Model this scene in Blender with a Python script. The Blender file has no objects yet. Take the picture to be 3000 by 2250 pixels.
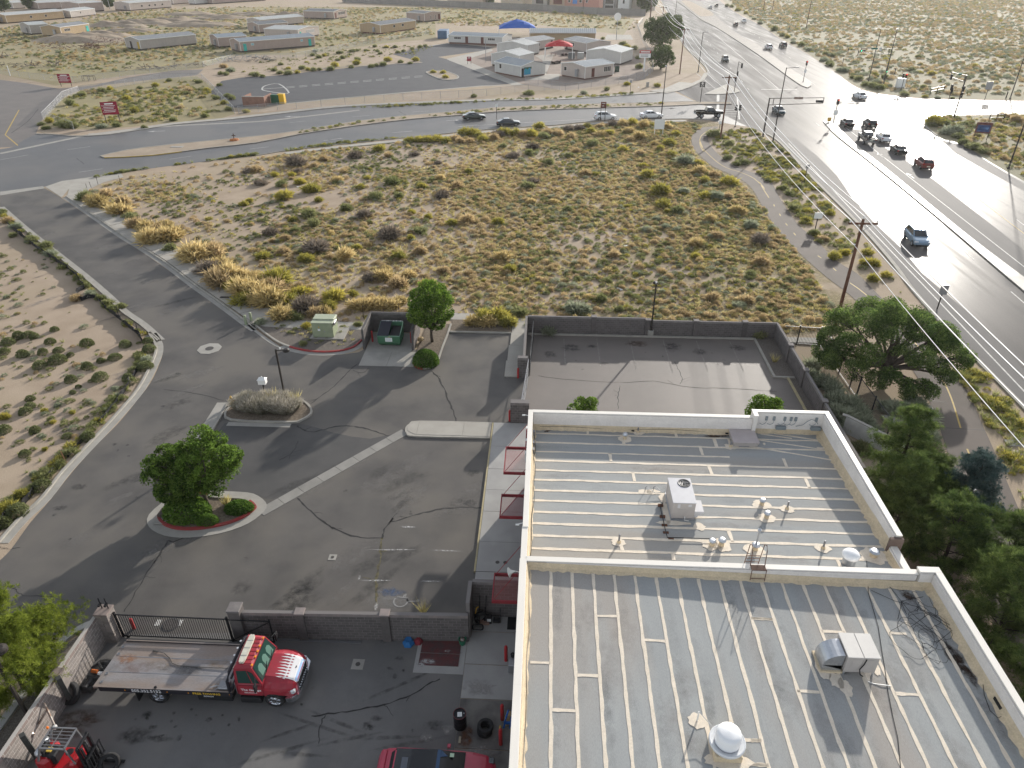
import bpy,bmesh,math,random
import numpy as np
from mathutils import Vector,Matrix,noise as mnoise
from mathutils.geometry import tessellate_polygon
random.seed(7);rng=np.random.default_rng(7)
S=bpy.context.scene
COL=S.collection
PI=math.pi;rad=math.radians

# ---------------------------------------------------------------- camera
FPX=2090.0;PITCH=math.atan(1280/2090);CAMH=30.5
YAW=math.atan(116/(FPX*math.cos(PITCH)+1280*math.sin(PITCH)))
cam=bpy.data.objects.new('camera',bpy.data.cameras.new('camera'));COL.objects.link(cam)
cam.location=(0,0,CAMH);cam.rotation_euler=(PI/2-PITCH,0,YAW)
cam.data.sensor_width=36;cam.data.lens=36*FPX/3000
cam.data.clip_start=.5;cam.data.clip_end=6000
S.camera=cam
# ---------------------------------------------------------------- sky, sun, exposure
SUN_AZ,SUN_EL=rad(26.5),rad(16.0)
W=bpy.data.worlds.new('World');S.world=W;W.use_nodes=True
nt=W.node_tree;bg=nt.nodes['Background']
sky=nt.nodes.new('ShaderNodeTexSky');sky.sky_type='NISHITA';sky.sun_disc=False
sky.sun_elevation=SUN_EL;sky.sun_rotation=SUN_AZ;sky.altitude=1500
sky.air_density=1.0;sky.dust_density=2.0;sky.ozone_density=1.0
hs=nt.nodes.new('ShaderNodeHueSaturation');hs.inputs['Saturation'].default_value=.38  # hazy, pale sky
nt.links.new(sky.outputs[0],hs.inputs['Color']);nt.links.new(hs.outputs[0],bg.inputs[0]);bg.inputs[1].default_value=0.15
sun=bpy.data.objects.new('sun',bpy.data.lights.new('sun','SUN'));COL.objects.link(sun)
sun.data.energy=3.6;sun.data.angle=rad(0.9);sun.data.color=(1.0,.945,.86)
SUN_D=Vector((-math.sin(SUN_AZ)*math.cos(SUN_EL),-math.cos(SUN_AZ)*math.cos(SUN_EL),-math.sin(SUN_EL)))
sun.rotation_euler=SUN_D.to_track_quat('-Z','Y').to_euler()
sun.location=(40,120,60)
S.view_settings.view_transform='Standard';S.view_settings.look='None'
S.view_settings.exposure=0.8;S.view_settings.gamma=1;S.view_settings.use_curve_mapping=False
S.cycles.max_bounces=5;S.cycles.diffuse_bounces=2;S.cycles.glossy_bounces=3
S.cycles.transparent_max_bounces=12;S.cycles.use_denoising=True

# ---------------------------------------------------------------- survey: photo pixel -> point on a level plane
_R=Vector((math.cos(YAW),math.sin(YAW),0));_H=Vector((-math.sin(YAW),math.cos(YAW),0))
_F=_H*math.cos(PITCH)-Vector((0,0,math.sin(PITCH)));_U=_H*math.sin(PITCH)+Vector((0,0,math.cos(PITCH)))
FR={1:(0,0,2.9493),2:(700,0,2.9493),3:(1250,0,2.9493),4:(1900,0,3.687),5:(2400,0,3.687),6:(0,400,2.7653),7:(700,350,2.765),
 8:(1450,350,2.765),9:(2200,350,2.765),10:(0,950,2.37),11:(700,850,2.3694),12:(1450,850,2.6024),13:(2200,850,2.37),
 14:(0,1600,2.5525),15:(700,1600,2.5518),16:(1450,1550,2.3694),17:(2200,1550,2.37),0:(0,0,1),22:(0,0,.73733)}
def at(k,x,y,z=0.0):
    o=FR[k];x=o[0]+x/o[2];y=o[1]+y/o[2]
    d=_F*FPX+_R*(x-1500)-_U*(y-1125)
    t=(z-CAMH)/d.z
    return Vector((d.x*t,d.y*t,z))
def ats(k,*pts,z=0.0):return[at(k,x,y,z).to_2d()for x,y in pts]
def pix(p):
    v=Vector(p)-Vector((0,0,CAMH));dz=v.dot(_F)
    return 1500+FPX*v.dot(_R)/dz,1125-FPX*v.dot(_U)/dz

# ---------------------------------------------------------------- materials
MATS={}
def mat(name,col,col2=None,sc=1.0,rough=.7,bump=0,bsc=None,metal=0,spec=.2,fine=0,fsc=40,lo=.35,hi=.65,col3=None,sc3=.1,obj=False,emit=None,trans=0,alpha=None,coat=0,stretch=None,vary=0,rvar=0):
    """procedural surface: base colour broken by two noises (world or object space) with fine grain and relief"""
    if name in MATS:return MATS[name]
    m=bpy.data.materials.new(name);m.use_nodes=True;n=m.node_tree.nodes;L=m.node_tree.links
    b=n['Principled BSDF'];b.inputs['Roughness'].default_value=rough;b.inputs['Metallic'].default_value=metal
    b.inputs['Specular IOR Level'].default_value=spec;b.inputs['Coat Weight'].default_value=coat
    m.diffuse_color=(*col,1)
    geo=n.new('ShaderNodeTexCoord' if obj else 'ShaderNodeNewGeometry');P=geo.outputs['Object' if obj else 'Position']
    if stretch:
        mp=n.new('ShaderNodeMapping');mp.inputs['Scale'].default_value=stretch;L.new(P,mp.inputs[0]);P=mp.outputs[0]
    cur=None
    def nz(s,det=4,ro=.55):
        x=n.new('ShaderNodeTexNoise');x.inputs['Scale'].default_value=s;x.inputs['Detail'].default_value=det
        x.inputs['Roughness'].default_value=ro;L.new(P,x.inputs['Vector']);return x.outputs['Fac']
    def mr(f,a,c,t0=0,t1=1):
        x=n.new('ShaderNodeMapRange');x.inputs[1].default_value=a;x.inputs[2].default_value=c
        x.inputs[3].default_value=t0;x.inputs[4].default_value=t1;L.new(f,x.inputs[0]);return x.outputs[0]
    def mix(f,A,B,mode='MIX'):
        x=n.new('ShaderNodeMix');x.data_type='RGBA';x.blend_type=mode
        if hasattr(f,'is_linked'):L.new(f,x.inputs[0])
        else:x.inputs[0].default_value=f
        for i,v in((6,A),(7,B)):
            if hasattr(v,'is_linked'):L.new(v,x.inputs[i])
            else:x.inputs[i].default_value=(*v,1)
        return x.outputs[2]
    cur=col
    if col2:cur=mix(mr(nz(sc),lo,hi),cur,col2)
    if col3:cur=mix(mr(nz(sc3,3),.45,.62),cur,col3)
    if fine:
        g=mr(nz(fsc,2,.7),.3,.7,1-fine,1+fine)
        x=n.new('ShaderNodeVectorMath');x.operation='SCALE'
        if hasattr(cur,'is_linked'):L.new(cur,x.inputs[0])
        else:x.inputs[0].default_value=cur
        L.new(g,x.inputs['Scale']);cur=x.outputs[0]
    if vary:  # each piece a little lighter or darker than its neighbours
        oi=n.new('ShaderNodeObjectInfo');g=mr(oi.outputs['Random'],0,1,1-vary,1+vary);x=n.new('ShaderNodeVectorMath');x.operation='SCALE'
        if hasattr(cur,'is_linked'):L.new(cur,x.inputs[0])
        else:x.inputs[0].default_value=cur
        L.new(g,x.inputs['Scale']);cur=x.outputs[0]
    if hasattr(cur,'is_linked'):L.new(cur,b.inputs['Base Color'])
    else:b.inputs['Base Color'].default_value=(*cur,1)
    if bump:
        bp=n.new('ShaderNodeBump');bp.inputs['Strength'].default_value=bump;bp.inputs['Distance'].default_value=.03
        L.new(nz(bsc or fsc,3,.6),bp.inputs['Height']);L.new(bp.outputs[0],b.inputs['Normal'])
    if emit:b.inputs['Emission Color'].default_value=(*emit[:3],1);b.inputs['Emission Strength'].default_value=emit[3]
    if rvar:  # polished and dull streaks
        L.new(mr(nz(.5,3),.35,.65,rough-rvar,rough+rvar),b.inputs['Roughness'])
    if trans:b.inputs['Transmission Weight'].default_value=trans
    if alpha is not None:b.inputs['Alpha'].default_value=alpha
    MATS[name]=m;return m
def foliage(name,a,b,c=None,tr=.35,var=.25,k=1.4):
    """leaf surface: colour varies per leaf (attribute tint) and per plant; some light passes through"""
    if name in MATS:return MATS[name]
    a,b=[v*k for v in a],[v*k for v in b];c=c and[v*k for v in c]
    m=bpy.data.materials.new(name);m.use_nodes=True;n=m.node_tree.nodes;L=m.node_tree.links
    n.remove(n['Principled BSDF']);out=n['Material Output']
    at_=n.new('ShaderNodeAttribute');at_.attribute_name='tint'
    oi=n.new('ShaderNodeObjectInfo')
    rmp=n.new('ShaderNodeValToRGB');e=rmp.color_ramp.elements
    e[0].color=(*a,1);e[1].color=(*b,1)
    if c:x=e.new(.5);x.color=(*c,1)
    ad=n.new('ShaderNodeMath');ad.operation='MULTIPLY_ADD';L.new(oi.outputs['Random'],ad.inputs[0]);ad.inputs[1].default_value=var*2;ad.inputs[2].default_value=-var
    a2=n.new('ShaderNodeMath');a2.operation='ADD';L.new(at_.outputs['Fac'],a2.inputs[0]);L.new(ad.outputs[0],a2.inputs[1]);L.new(a2.outputs[0],rmp.inputs[0])
    d=n.new('ShaderNodeBsdfDiffuse');t=n.new('ShaderNodeBsdfTranslucent');mx=n.new('ShaderNodeMixShader');mx.inputs[0].default_value=tr
    L.new(rmp.outputs[0],d.inputs[0]);L.new(rmp.outputs[0],t.inputs[0]);L.new(d.outputs[0],mx.inputs[1]);L.new(t.outputs[0],mx.inputs[2]);L.new(mx.outputs[0],out.inputs[0])
    m.diffuse_color=(*a,1);MATS[name]=m;return m
def patchmat(name,col,rough=.8,sc=3.0,amt=1.0):
    """worn mark: opacity falls from the attribute 'fade' and is broken by noise"""
    if name in MATS:return MATS[name]
    m=bpy.data.materials.new(name);m.use_nodes=True;n=m.node_tree.nodes;L=m.node_tree.links;b=n['Principled BSDF']
    b.inputs['Base Color'].default_value=(*col,1);b.inputs['Roughness'].default_value=rough
    at_=n.new('ShaderNodeAttribute');at_.attribute_name='fade'
    g=n.new('ShaderNodeNewGeometry');x=n.new('ShaderNodeTexNoise');x.inputs['Scale'].default_value=sc;x.inputs['Detail'].default_value=6;x.inputs['Roughness'].default_value=.65
    L.new(g.outputs['Position'],x.inputs['Vector'])
    mr=n.new('ShaderNodeMapRange');mr.inputs[1].default_value=.35;mr.inputs[2].default_value=.65;L.new(x.outputs['Fac'],mr.inputs[0])
    mu=n.new('ShaderNodeMath');mu.operation='MULTIPLY';L.new(at_.outputs['Fac'],mu.inputs[0]);L.new(mr.outputs[0],mu.inputs[1])
    m2=n.new('ShaderNodeMath');m2.operation='MULTIPLY';L.new(mu.outputs[0],m2.inputs[0]);m2.inputs[1].default_value=amt;m2.use_clamp=True
    L.new(m2.outputs[0],b.inputs['Alpha']);MATS[name]=m;return m
def meshmat(name,col,cell=.06,wire=.16,diag=True):
    """woven wire: thin wires on an open grid"""
    if name in MATS:return MATS[name]
    m=bpy.data.materials.new(name);m.use_nodes=True;n=m.node_tree.nodes;L=m.node_tree.links;b=n['Principled BSDF']
    b.inputs['Base Color'].default_value=(*col,1);b.inputs['Metallic'].default_value=.5;b.inputs['Roughness'].default_value=.5
    uv=n.new('ShaderNodeUVMap');mp=n.new('ShaderNodeMapping');L.new(uv.outputs[0],mp.inputs[0])
    if diag:mp.inputs['Rotation'].default_value=(0,0,PI/4)
    mp.inputs['Scale'].default_value=(1/cell,)*3
    sp=n.new('ShaderNodeSeparateXYZ');L.new(mp.outputs[0],sp.inputs[0]);outs=[]
    for i in range(2):
        fr=n.new('ShaderNodeMath');fr.operation='FRACT';L.new(sp.outputs[i],fr.inputs[0])
        lt=n.new('ShaderNodeMath');lt.operation='LESS_THAN';L.new(fr.outputs[0],lt.inputs[0]);lt.inputs[1].default_value=wire;outs.append(lt)
    mx=n.new('ShaderNodeMath');mx.operation='MAXIMUM';L.new(outs[0].outputs[0],mx.inputs[0]);L.new(outs[1].outputs[0],mx.inputs[1])
    L.new(mx.outputs[0],b.inputs['Alpha']);MATS[name]=m;return m

# ---------------------------------------------------------------- mesh collector
class MB:
    def __init__(s,o=(0,0,0)):s.v=[];s.f=[];s.o=Vector(o)
    def add(s,vs,fs,M=None):
        b=len(s.v)
        for v in vs:
            v=Vector(v)
            if M is not None:v=M@v
            s.v.append(v-s.o)
        s.f+=[tuple(i+b for i in f)for f in fs];return s
    def b(s,x0,x1,y0,y1,z0,z1,M=None):
        return s.add([(x0,y0,z0),(x1,y0,z0),(x1,y1,z0),(x0,y1,z0),(x0,y0,z1),(x1,y0,z1),(x1,y1,z1),(x0,y1,z1)],
                     [(0,3,2,1),(4,5,6,7),(0,1,5,4),(1,2,6,5),(2,3,7,6),(3,0,4,7)],M)
    def bb(s,x0,x1,y0,y1,z0,z1,c=.02,M=None):  # box with chamfered edges
        t=bmesh.new();bmesh.ops.create_cube(t,size=1)
        for v in t.verts:v.co=Vector(((x0+x1)/2+v.co.x*(x1-x0),(y0+y1)/2+v.co.y*(y1-y0),(z0+z1)/2+v.co.z*(z1-z0)))
        bmesh.ops.bevel(t,geom=t.edges[:],offset=c,segments=1,affect='EDGES')
        t.verts.index_update();s.add([v.co for v in t.verts],[[v.index for v in f.verts]for f in t.faces],M);t.free();return s
    def bar(s,p,q,w,h=None,up=(0,0,1)):
        p,q=Vector(p),Vector(q);h=h or w;d=(q-p);L=d.length
        if L<1e-6:return s
        x=d/L;u=Vector(up);y=u.cross(x)
        if y.length<1e-4:y=Vector((0,1,0)).cross(x)
        if y.length<1e-4:y=Vector((1,0,0)).cross(x)
        y.normalize();z=x.cross(y)
        M=Matrix(((x.x,y.x,z.x,p.x),(x.y,y.y,z.y,p.y),(x.z,y.z,z.z,p.z),(0,0,0,1)))
        return s.b(0,L,-w/2,w/2,-h/2,h/2,M)
    def tube(s,pts,r,n=6,closed=False,cap=True):
        pts=[Vector(p)for p in pts];rs=r if isinstance(r,(list,tuple))else[r]*len(pts);vs=[];fs=[];N=len(pts)
        for i,p in enumerate(pts):
            d=(pts[(i+1)%N]-pts[i-1])if closed else(pts[min(i+1,N-1)]-pts[max(i-1,0)])
            if d.length<1e-9:d=Vector((0,0,1))
            d.normalize();a=Vector((0,0,1))if abs(d.z)<.9 else Vector((0,1,0))
            x=d.cross(a).normalized();y=d.cross(x)
            vs+=[p+(x*math.cos(2*PI*k/n)+y*math.sin(2*PI*k/n))*rs[i]for k in range(n)]
        for i in range(N if closed else N-1):
            for k in range(n):
                a,b2=i*n+k,i*n+(k+1)%n;c=((i+1)%N)*n
                fs.append((a,b2,c+(k+1)%n,c+k))
        if cap and not closed:fs+=[tuple(range(n))[::-1],tuple((N-1)*n+k for k in range(n))]
        return s.add(vs,fs)
    def lathe(s,prof,c=(0,0,0),n=16,M=None,ax='z',cap=True):
        vs=[];fs=[];R=len(prof)
        for k in range(n):
            a=2*PI*k/n
            for r,z in prof:
                v=Vector((r*math.cos(a),r*math.sin(a),z))
                if ax=='y':v=Vector((v.x,v.z,v.y))
                if ax=='x':v=Vector((v.z,v.x,v.y))
                vs.append(v+Vector(c))
        for k in range(n):
            for i in range(R-1):
                a,b2=k*R+i,((k+1)%n)*R+i
                q=(a,b2,b2+1,a+1);fs.append(q if ax!='y' else q[::-1])
        if prof[0]==prof[-1]:cap=False
        if cap and prof[0][0]>1e-6:fs.append(tuple(k*R for k in range(n))[::-1])
        if cap and prof[-1][0]>1e-6:fs.append(tuple(k*R+R-1 for k in range(n)))
        return s.add(vs,fs,M)
    def prism(s,poly,z0,z1,M=None,bottom=False):
        poly=[Vector((p[0],p[1]))for p in poly];n=len(poly)
        area=sum(poly[i].x*poly[(i+1)%n].y-poly[(i+1)%n].x*poly[i].y for i in range(n))
        if area<0:poly=poly[::-1]
        tr=tessellate_polygon([[Vector((p.x,p.y,0))for p in poly]]);top=[]
        for t in tr:
            a,b2,c=(poly[i]for i in t)
            top.append(t if(b2-a).cross(c-a)>0 else t[::-1])
        if z1==z0:return s.add([(p.x,p.y,z1)for p in poly],top,M)
        fs=[tuple(i+n for i in t)for t in top]+[(i,(i+1)%n,n+(i+1)%n,n+i)for i in range(n)]
        if bottom:fs+=[tuple(t[::-1])for t in top]
        return s.add([(p.x,p.y,z0)for p in poly]+[(p.x,p.y,z1)for p in poly],fs,M)
    def ribbon(s,pts,a,b2,z0,z1,closed=False):
        """strip between two offsets of a plan curve, with sides when z1>z0"""
        A,B=offset(pts,a,closed),offset(pts,b2,closed);n=len(pts);vs=[];fs=[]
        for p,q in zip(A,B):vs+=[(p.x,p.y,z0),(p.x,p.y,z1),(q.x,q.y,z1),(q.x,q.y,z0)]
        fl=a<b2
        for i in range(n if closed else n-1):
            j=((i+1)%n)*4;i4=i*4
            for e in([(1,2)]if z1==z0 else[(0,1),(1,2),(2,3)]):
                q=(i4+e[0],i4+e[1],j+e[1],j+e[0]);fs.append(q if fl else q[::-1])
        if z1!=z0 and not closed:fs+=[(0,1,2,3),tuple((n-1)*4+k for k in(3,2,1,0))]
        return s.add(vs,fs)
    def mesh(s,name='mesh',smooth=False):
        me=bpy.data.meshes.new(name);me.from_pydata([tuple(v)for v in s.v],[],s.f);me.update()
        if smooth:me.shade_smooth()
        return me
    def build(s,name,m=None,parent=None,smooth=False,loc=None,**kw):
        return obj(name,s.mesh(name,smooth),m,parent,loc,**kw)
def smooth_curve(p,n=4,closed=False):
    p=[Vector((q[0],q[1]))for q in p];out=[];N=len(p)
    for i in range(N if closed else N-1):
        g=(lambda k:p[k%N])if closed else(lambda k:p[min(max(k,0),N-1)])
        a,b2,c,d=g(i-1),g(i),g(i+1),g(i+2)
        for k in range(n):
            t=k/n;out.append(.5*((2*b2)+(c-a)*t+(2*a-5*b2+4*c-d)*t*t+(3*b2-a-3*c+d)*t**3))
    if not closed:out.append(p[-1])
    return out
def offset(pts,d,closed=False):
    n=len(pts);out=[]
    for i,p in enumerate(pts):
        a=pts[i-1]if(i or closed)else p;b2=pts[(i+1)%n]if(i<n-1 or closed)else p
        t=(Vector(b2)-Vector(a)).to_2d()
        t=t.normalized()if t.length>1e-9 else Vector((1,0));out.append(Vector((p[0],p[1]))+Vector((-t.y,t.x))*d)
    return out
def obj(name,me,m=None,parent=None,loc=None,rz=None,**kw):
    o=bpy.data.objects.new(name,me);COL.objects.link(o)
    if m is not None and len(me.materials)==0:me.materials.append(m)
    elif m is not None and me.materials[0]!=m:
        o.material_slots[0].link='OBJECT';o.material_slots[0].material=m
    if parent:o.parent=parent
    if loc is not None:o.location=loc
    if rz:o.rotation_euler.z=rz
    for k,v in kw.items():o[k]=v
    return o
def tag(o,label,cat,group=None):
    o['label']=label;o['category']=cat
    if group:o['group']=group
    return o
def thing(name,label,cat,loc=(0,0,0),rz=0,group=None):
    o=bpy.data.objects.new(name,None);COL.objects.link(o);o.location=loc;o.rotation_euler.z=rz
    o.empty_display_size=.2
    return tag(o,label,cat,group)
def dup(r,loc,rz=0,label=None,group=None,sc=None,recol=None):
    """copy of a thing with its parts and sub-parts; meshes are shared"""
    c=r.copy();COL.objects.link(c);c.location=loc;c.rotation_euler.z=rz
    if sc:c.scale=sc if isinstance(sc,(tuple,list))else(sc,)*3
    if label:c['label']=label
    if group:c['group']=group
    def kids(a,b2):
        for ch in list(a.children):
            d=ch.copy();COL.objects.link(d);d.parent=b2
            if recol:
                for s_ in d.material_slots:
                    if s_.material and s_.material.name in recol:mm=recol[s_.material.name];s_.link='OBJECT';s_.material=mm
            kids(ch,d)
    kids(r,c);return c
def struct(name,mb,m,parent=None,**kw):
    o=mb.build(name,m,parent,**kw)
    if not parent:o['kind']='structure'
    return o
def txt(body,size,M,m,parent,name='lettering',ext=.003):
    cu=bpy.data.curves.new(name,'FONT');cu.body=body;cu.size=size;cu.align_x='CENTER';cu.align_y='CENTER';cu.extrude=ext;cu.resolution_u=2;cu.offset=size*.012
    o=bpy.data.objects.new(name,cu);COL.objects.link(o);me=bpy.data.meshes.new_from_object(o);bpy.data.objects.remove(o);o=obj(name,me,m,parent);o.matrix_local=M;return o
def patch(name,c,rx,ry,z,m,rz=0,parent=None,n=20,jit=.25):
    """irregular flat mark whose edge fades"""
    vs=[(c[0],c[1],z)];fd=[1.0];fs=[]
    for ring,(q,f)in enumerate(((.55,.85),(1.0,0))):
        for k in range(n):
            a=2*PI*k/n;r=q*(1+random.uniform(-jit,jit));x,y=rx*r*math.cos(a),ry*r*math.sin(a)
            vs.append((c[0]+x*math.cos(rz)-y*math.sin(rz),c[1]+x*math.sin(rz)+y*math.cos(rz),z));fd.append(f)
    for k in range(n):
        a,b2=1+k,1+(k+1)%n;fs+=[(0,a,b2),(a,a+n,b2+n,b2)]
    me=bpy.data.meshes.new(name);me.from_pydata(vs,[],fs);at_=me.attributes.new('fade','FLOAT','POINT');at_.data.foreach_set('value',fd)
    o=obj(name,me,m,parent)
    if not parent:o['kind']='structure'
    return o
# ---------------------------------------------------------------- palette
SAND=mat('sand',(.40,.315,.235),(.33,.255,.185),.35,.95,.5,9,fine=.18,fsc=14,col3=(.35,.28,.19),sc3=.05)
DUST=mat('dusty_ground',(.37,.30,.225),(.30,.24,.18),.3,.95,.4,8,fine=.15,fsc=10)
DRYG=mat('dry_grass_ground',(.26,.222,.12),(.315,.262,.155),.12,.95,.5,6,fine=.2,fsc=6,col3=(.28,.245,.13),sc3=.03)
ASPH=mat('asphalt_lot',(.135,.125,.115),(.097,.091,.086),.3,.62,.25,60,fine=.16,fsc=60,col3=(.15,.137,.121),sc3=.16,spec=.1)
ASPB=mat('asphalt_brown',(.165,.142,.125),(.14,.122,.108),.3,.62,.25,60,fine=.12,fsc=60,spec=.35)
ASPD=mat('asphalt_road',(.108,.104,.102),(.088,.086,.086),.2,.55,.2,40,fine=.1,fsc=40,spec=.4,col3=(.125,.116,.108),sc3=.06)
ASPA=mat('asphalt_arterial',(.125,.115,.108),(.10,.094,.09),.3,.38,.1,40,fine=.1,fsc=40,spec=.013,rvar=.1,stretch=(1.2,.06,1))
ASPN=mat('asphalt_dark_new',(.085,.083,.085),(.07,.069,.072),.3,.7,.2,30,fine=.08,fsc=30)
YARD=mat('asphalt_yard',(.165,.16,.155),(.13,.127,.124),.5,.75,.25,60,fine=.14,fsc=60,col3=(.185,.175,.165),sc3=.25,spec=.08)
CONC=mat('concrete',(.36,.34,.305),(.30,.285,.255),.9,.85,.15,40,fine=.07,fsc=50)
CONW=mat('concrete_walk',(.40,.375,.33),(.35,.325,.285),.7,.85,.15,40,fine=.06,fsc=50)
CONG=mat('concrete_grey',(.38,.37,.35),(.33,.32,.305),.8,.8,.12,40,fine=.07,fsc=50)
CONO=mat('concrete_oily',(.19,.18,.165),(.10,.095,.09),.8,.7,.12,40,fine=.12,fsc=40,lo=.4,hi=.6)
CURB=mat('concrete_curb',(.38,.355,.31),(.31,.29,.255),1.3,.85,.1,40,fine=.08,fsc=40)
REDP=mat('red_curb_paint',(.34,.045,.045),(.25,.06,.055),3,.7,fine=.1,fsc=30)
YELP=mat('yellow_line_paint',(.52,.36,.09),(.40,.29,.11),3,.7,fine=.15,fsc=25)
WHTP=mat('white_line_paint',(.55,.54,.51),(.36,.35,.33),3,.7,fine=.15,fsc=25)
TANP=mat('faded_yellow_edge',(.45,.38,.22),(.36,.31,.2),3,.8,fine=.1,fsc=25)
TAR=mat('crack_sealant',(.035,.033,.032),rough=.6)
GRAV=mat('gravel',(.19,.165,.14),(.115,.10,.088),14,.95,.9,22,fine=.4,fsc=24)
MULCH=mat('planting_soil',(.20,.16,.12),(.13,.105,.08),6,.95,.8,14,fine=.3,fsc=16)
BLKI=mat('black_iron',(.018,.018,.02),rough=.45)
BRNZ=mat('dark_bronze_pole',(.04,.034,.03),rough=.45)
CMU=mat('split_face_block',(.135,.12,.115),(.108,.097,.093),2.2,.9,.4,30,fine=.12,fsc=25,vary=.12)
CMUL=mat('block_light',(.27,.235,.215),(.22,.195,.18),2.2,.9,.4,30,fine=.12,fsc=25,vary=.16)
MORT=mat('mortar',(.19,.175,.168),rough=.95)
MORTL=mat('mortar_light',(.42,.39,.36),rough=.95)
CAPB=mat('block_cap',(.22,.20,.19),(.17,.155,.15),2,.9,fine=.1,fsc=20,vary=.12)
WHT=mat('white_metal',(.78,.77,.74),rough=.45)
GALV=mat('galvanized',(.55,.57,.60),(.45,.47,.50),3,.38,metal=.85,fine=.05,fsc=20)
CHROME=mat('chrome',(.75,.76,.78),rough=.12,metal=1)
STEEL=mat('grey_steel',(.30,.30,.31),rough=.45,metal=.7)
RUBBER=mat('tyre_rubber',(.022,.022,.023),(.035,.034,.034),5,.85,fine=.1)
GLASS=mat('dark_glass',(.012,.014,.016),rough=.06,spec=.7)
BLKP=mat('black_plastic',(.02,.02,.022),rough=.6)
BOLR=mat('red_bollard_paint',(.42,.03,.035),(.33,.03,.03),4,.5)
WOODP=mat('pole_wood',(.16,.075,.045),(.10,.05,.035),3,.85,fine=.2,fsc=30,stretch=(4,4,.4))
SIGW=mat('sign_white',(.75,.75,.73),rough=.5)
SIGB=mat('sign_back_grey',(.35,.35,.36),rough=.4,metal=.6)
MARN=mat('maroon_sign',(.30,.02,.045),(.25,.02,.04),3,.5)
RED_ON=mat('red_signal_lens',(.5,.01,.01),emit=(1,.05,.03,2.5));GRN_ON=mat('green_signal_lens',(.02,.5,.2),emit=(.1,1,.45,3))
OFF_L=mat('unlit_lens',(.05,.04,.03),rough=.3)

# ---------------------------------------------------------------- ground sheet
gm=MB()
gm.b(-1600,1600,-120,3000,-1.0,0.0)
struct('ground',gm,SAND)
def slab(name,poly,z,m,parent=None,base=0.0):return struct(name,MB().prism(poly,z if z<.05 else base,z),m,parent)
def sheet(name,poly,z,m,parent=None):return struct(name,MB().prism(poly,z,z),m,parent)
def line(name,pts,w,z,m,parent=None):return struct(name,MB().ribbon(pts,-w/2,w/2,z,z),m,parent)
def L2(*p):return[Vector(q)for q in p]

# scrubland beyond the big road: pale grass litter over sand
SCRB=mat('scrub_ground',(.235,.21,.125),(.30,.262,.17),.25,.95,.5,5,fine=.2,fsc=4,col3=(.25,.23,.145),sc3=.04)
sheet('scrubland',ats(0,(2000,-25),(2100,-15),(2155,34),(2220,67),(2285,110),(2361,153),(2404,181),(2451,211),(2498,246),(2538,264),(2590,274),(2700,287),(3000,293),(3600,290),(4200,-25)),.004,SCRB)
sheet('southeast_scrubland',ats(0,(3400,338),(2807,339),(2765,341),(2735,347),(2716,356),(2718,372),(2763,409),(2822,426),(2887,468),(2945,502),(3000,533),(3400,760)),.004,SCRB)
# side street + parking lot asphalt (one pour)
west=smooth_curve(ats(10,(0,1640),(80,1560),(210,1380),(350,1220),(500,1030),(660,850),(830,680),(960,520),(1050,400),(1110,270),(1130,180),(1075,70))+ats(6,(1230,1600),(1000,1440),(900,1330),(680,1120),(460,945),(190,730),(0,565)),3)
lot=[Vector((-28,22)),Vector((-33,14))]+west+ats(6,(0,472),(365,420),(500,500),(780,690),(1100,900),(1400,1110),(1700,1320),(2074,1590))+ats(11,(60,220),(160,310),(280,395),(420,440),(560,455),(700,450),(830,432))+L2((-15.6,55.2),(-10.9,55.2),(-10.6,60.2),(-1.3,60.2),(-1.3,44.2),(-3.45,44.0),(-3.45,24.3),(-15,24.3),(-21.9,23.8),(-23.2,24.4))
sheet('parking_lot',lot,.012,ASPH)
# yard asphalt behind the near wall, back lot asphalt
sheet('yard_pavement',L2((-22.3,0),(-3.45,0),(-3.45,24.3),(-22.3,24.3)),.010,YARD)
sheet('back_lot_pavement',L2((-1.3,37),(21,37),(21,51.5),(19.2,51.8),(19.3,58.4),(-1.3,58.5)),.014,ASPB)
# curbs along the street: west side, rolled curb with gutter
wcurb=smooth_curve(ats(10,(0,1520),(140,1360),(300,1210),(440,1030),(620,840),(790,660),(930,500),(1000,395),(1062,270),(1090,190),(1083,130),(1040,62))+ats(6,(1290,1659),(1150,1530),(1000,1425),(870,1300),(680,1135),(460,960),(190,742),(0,575)),4)
struct('west_curb',MB().ribbon(wcurb,-.02,.16,0,.14),CURB)
struct('west_gutter',MB().ribbon(wcurb,-.52,-.025,0,.022),CONC)
# north-east side of the street: gutter, curb, sidewalk behind
ecurb=smooth_curve(ats(6,(540,492),(720,618),(980,800),(1110,880),(1330,1020),(1560,1195),(1800,1365),(2074,1565))+ats(11,(60,205),(160,290),(280,372),(420,418),(560,435),(700,428),(800,400),(858,352)),4)
nred=len(ecurb)-19
struct('east_curb',MB().ribbon(ecurb[:nred+1],0,.16,0,.14),CURB)
struct('east_curb_red',MB().ribbon(ecurb[nred:],0,.16,0,.141),REDP)
struct('east_gutter',MB().ribbon(ecurb,-.5,-.01,0,.021),CONC)
dirt=smooth_curve(ats(11,(0,160),(70,230),(170,310),(290,392)),3)
line('gutter_silt',[p for p in offset(dirt,.1)],.3,.026,mat('silt',(.23,.17,.12),(.17,.13,.09),2,.95))
walk=smooth_curve(ats(6,(520,490),(720,615),(980,800),(1110,875),(1330,1012),(1560,1188),(1800,1355),(2074,1545)),3)
jn=26
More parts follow.
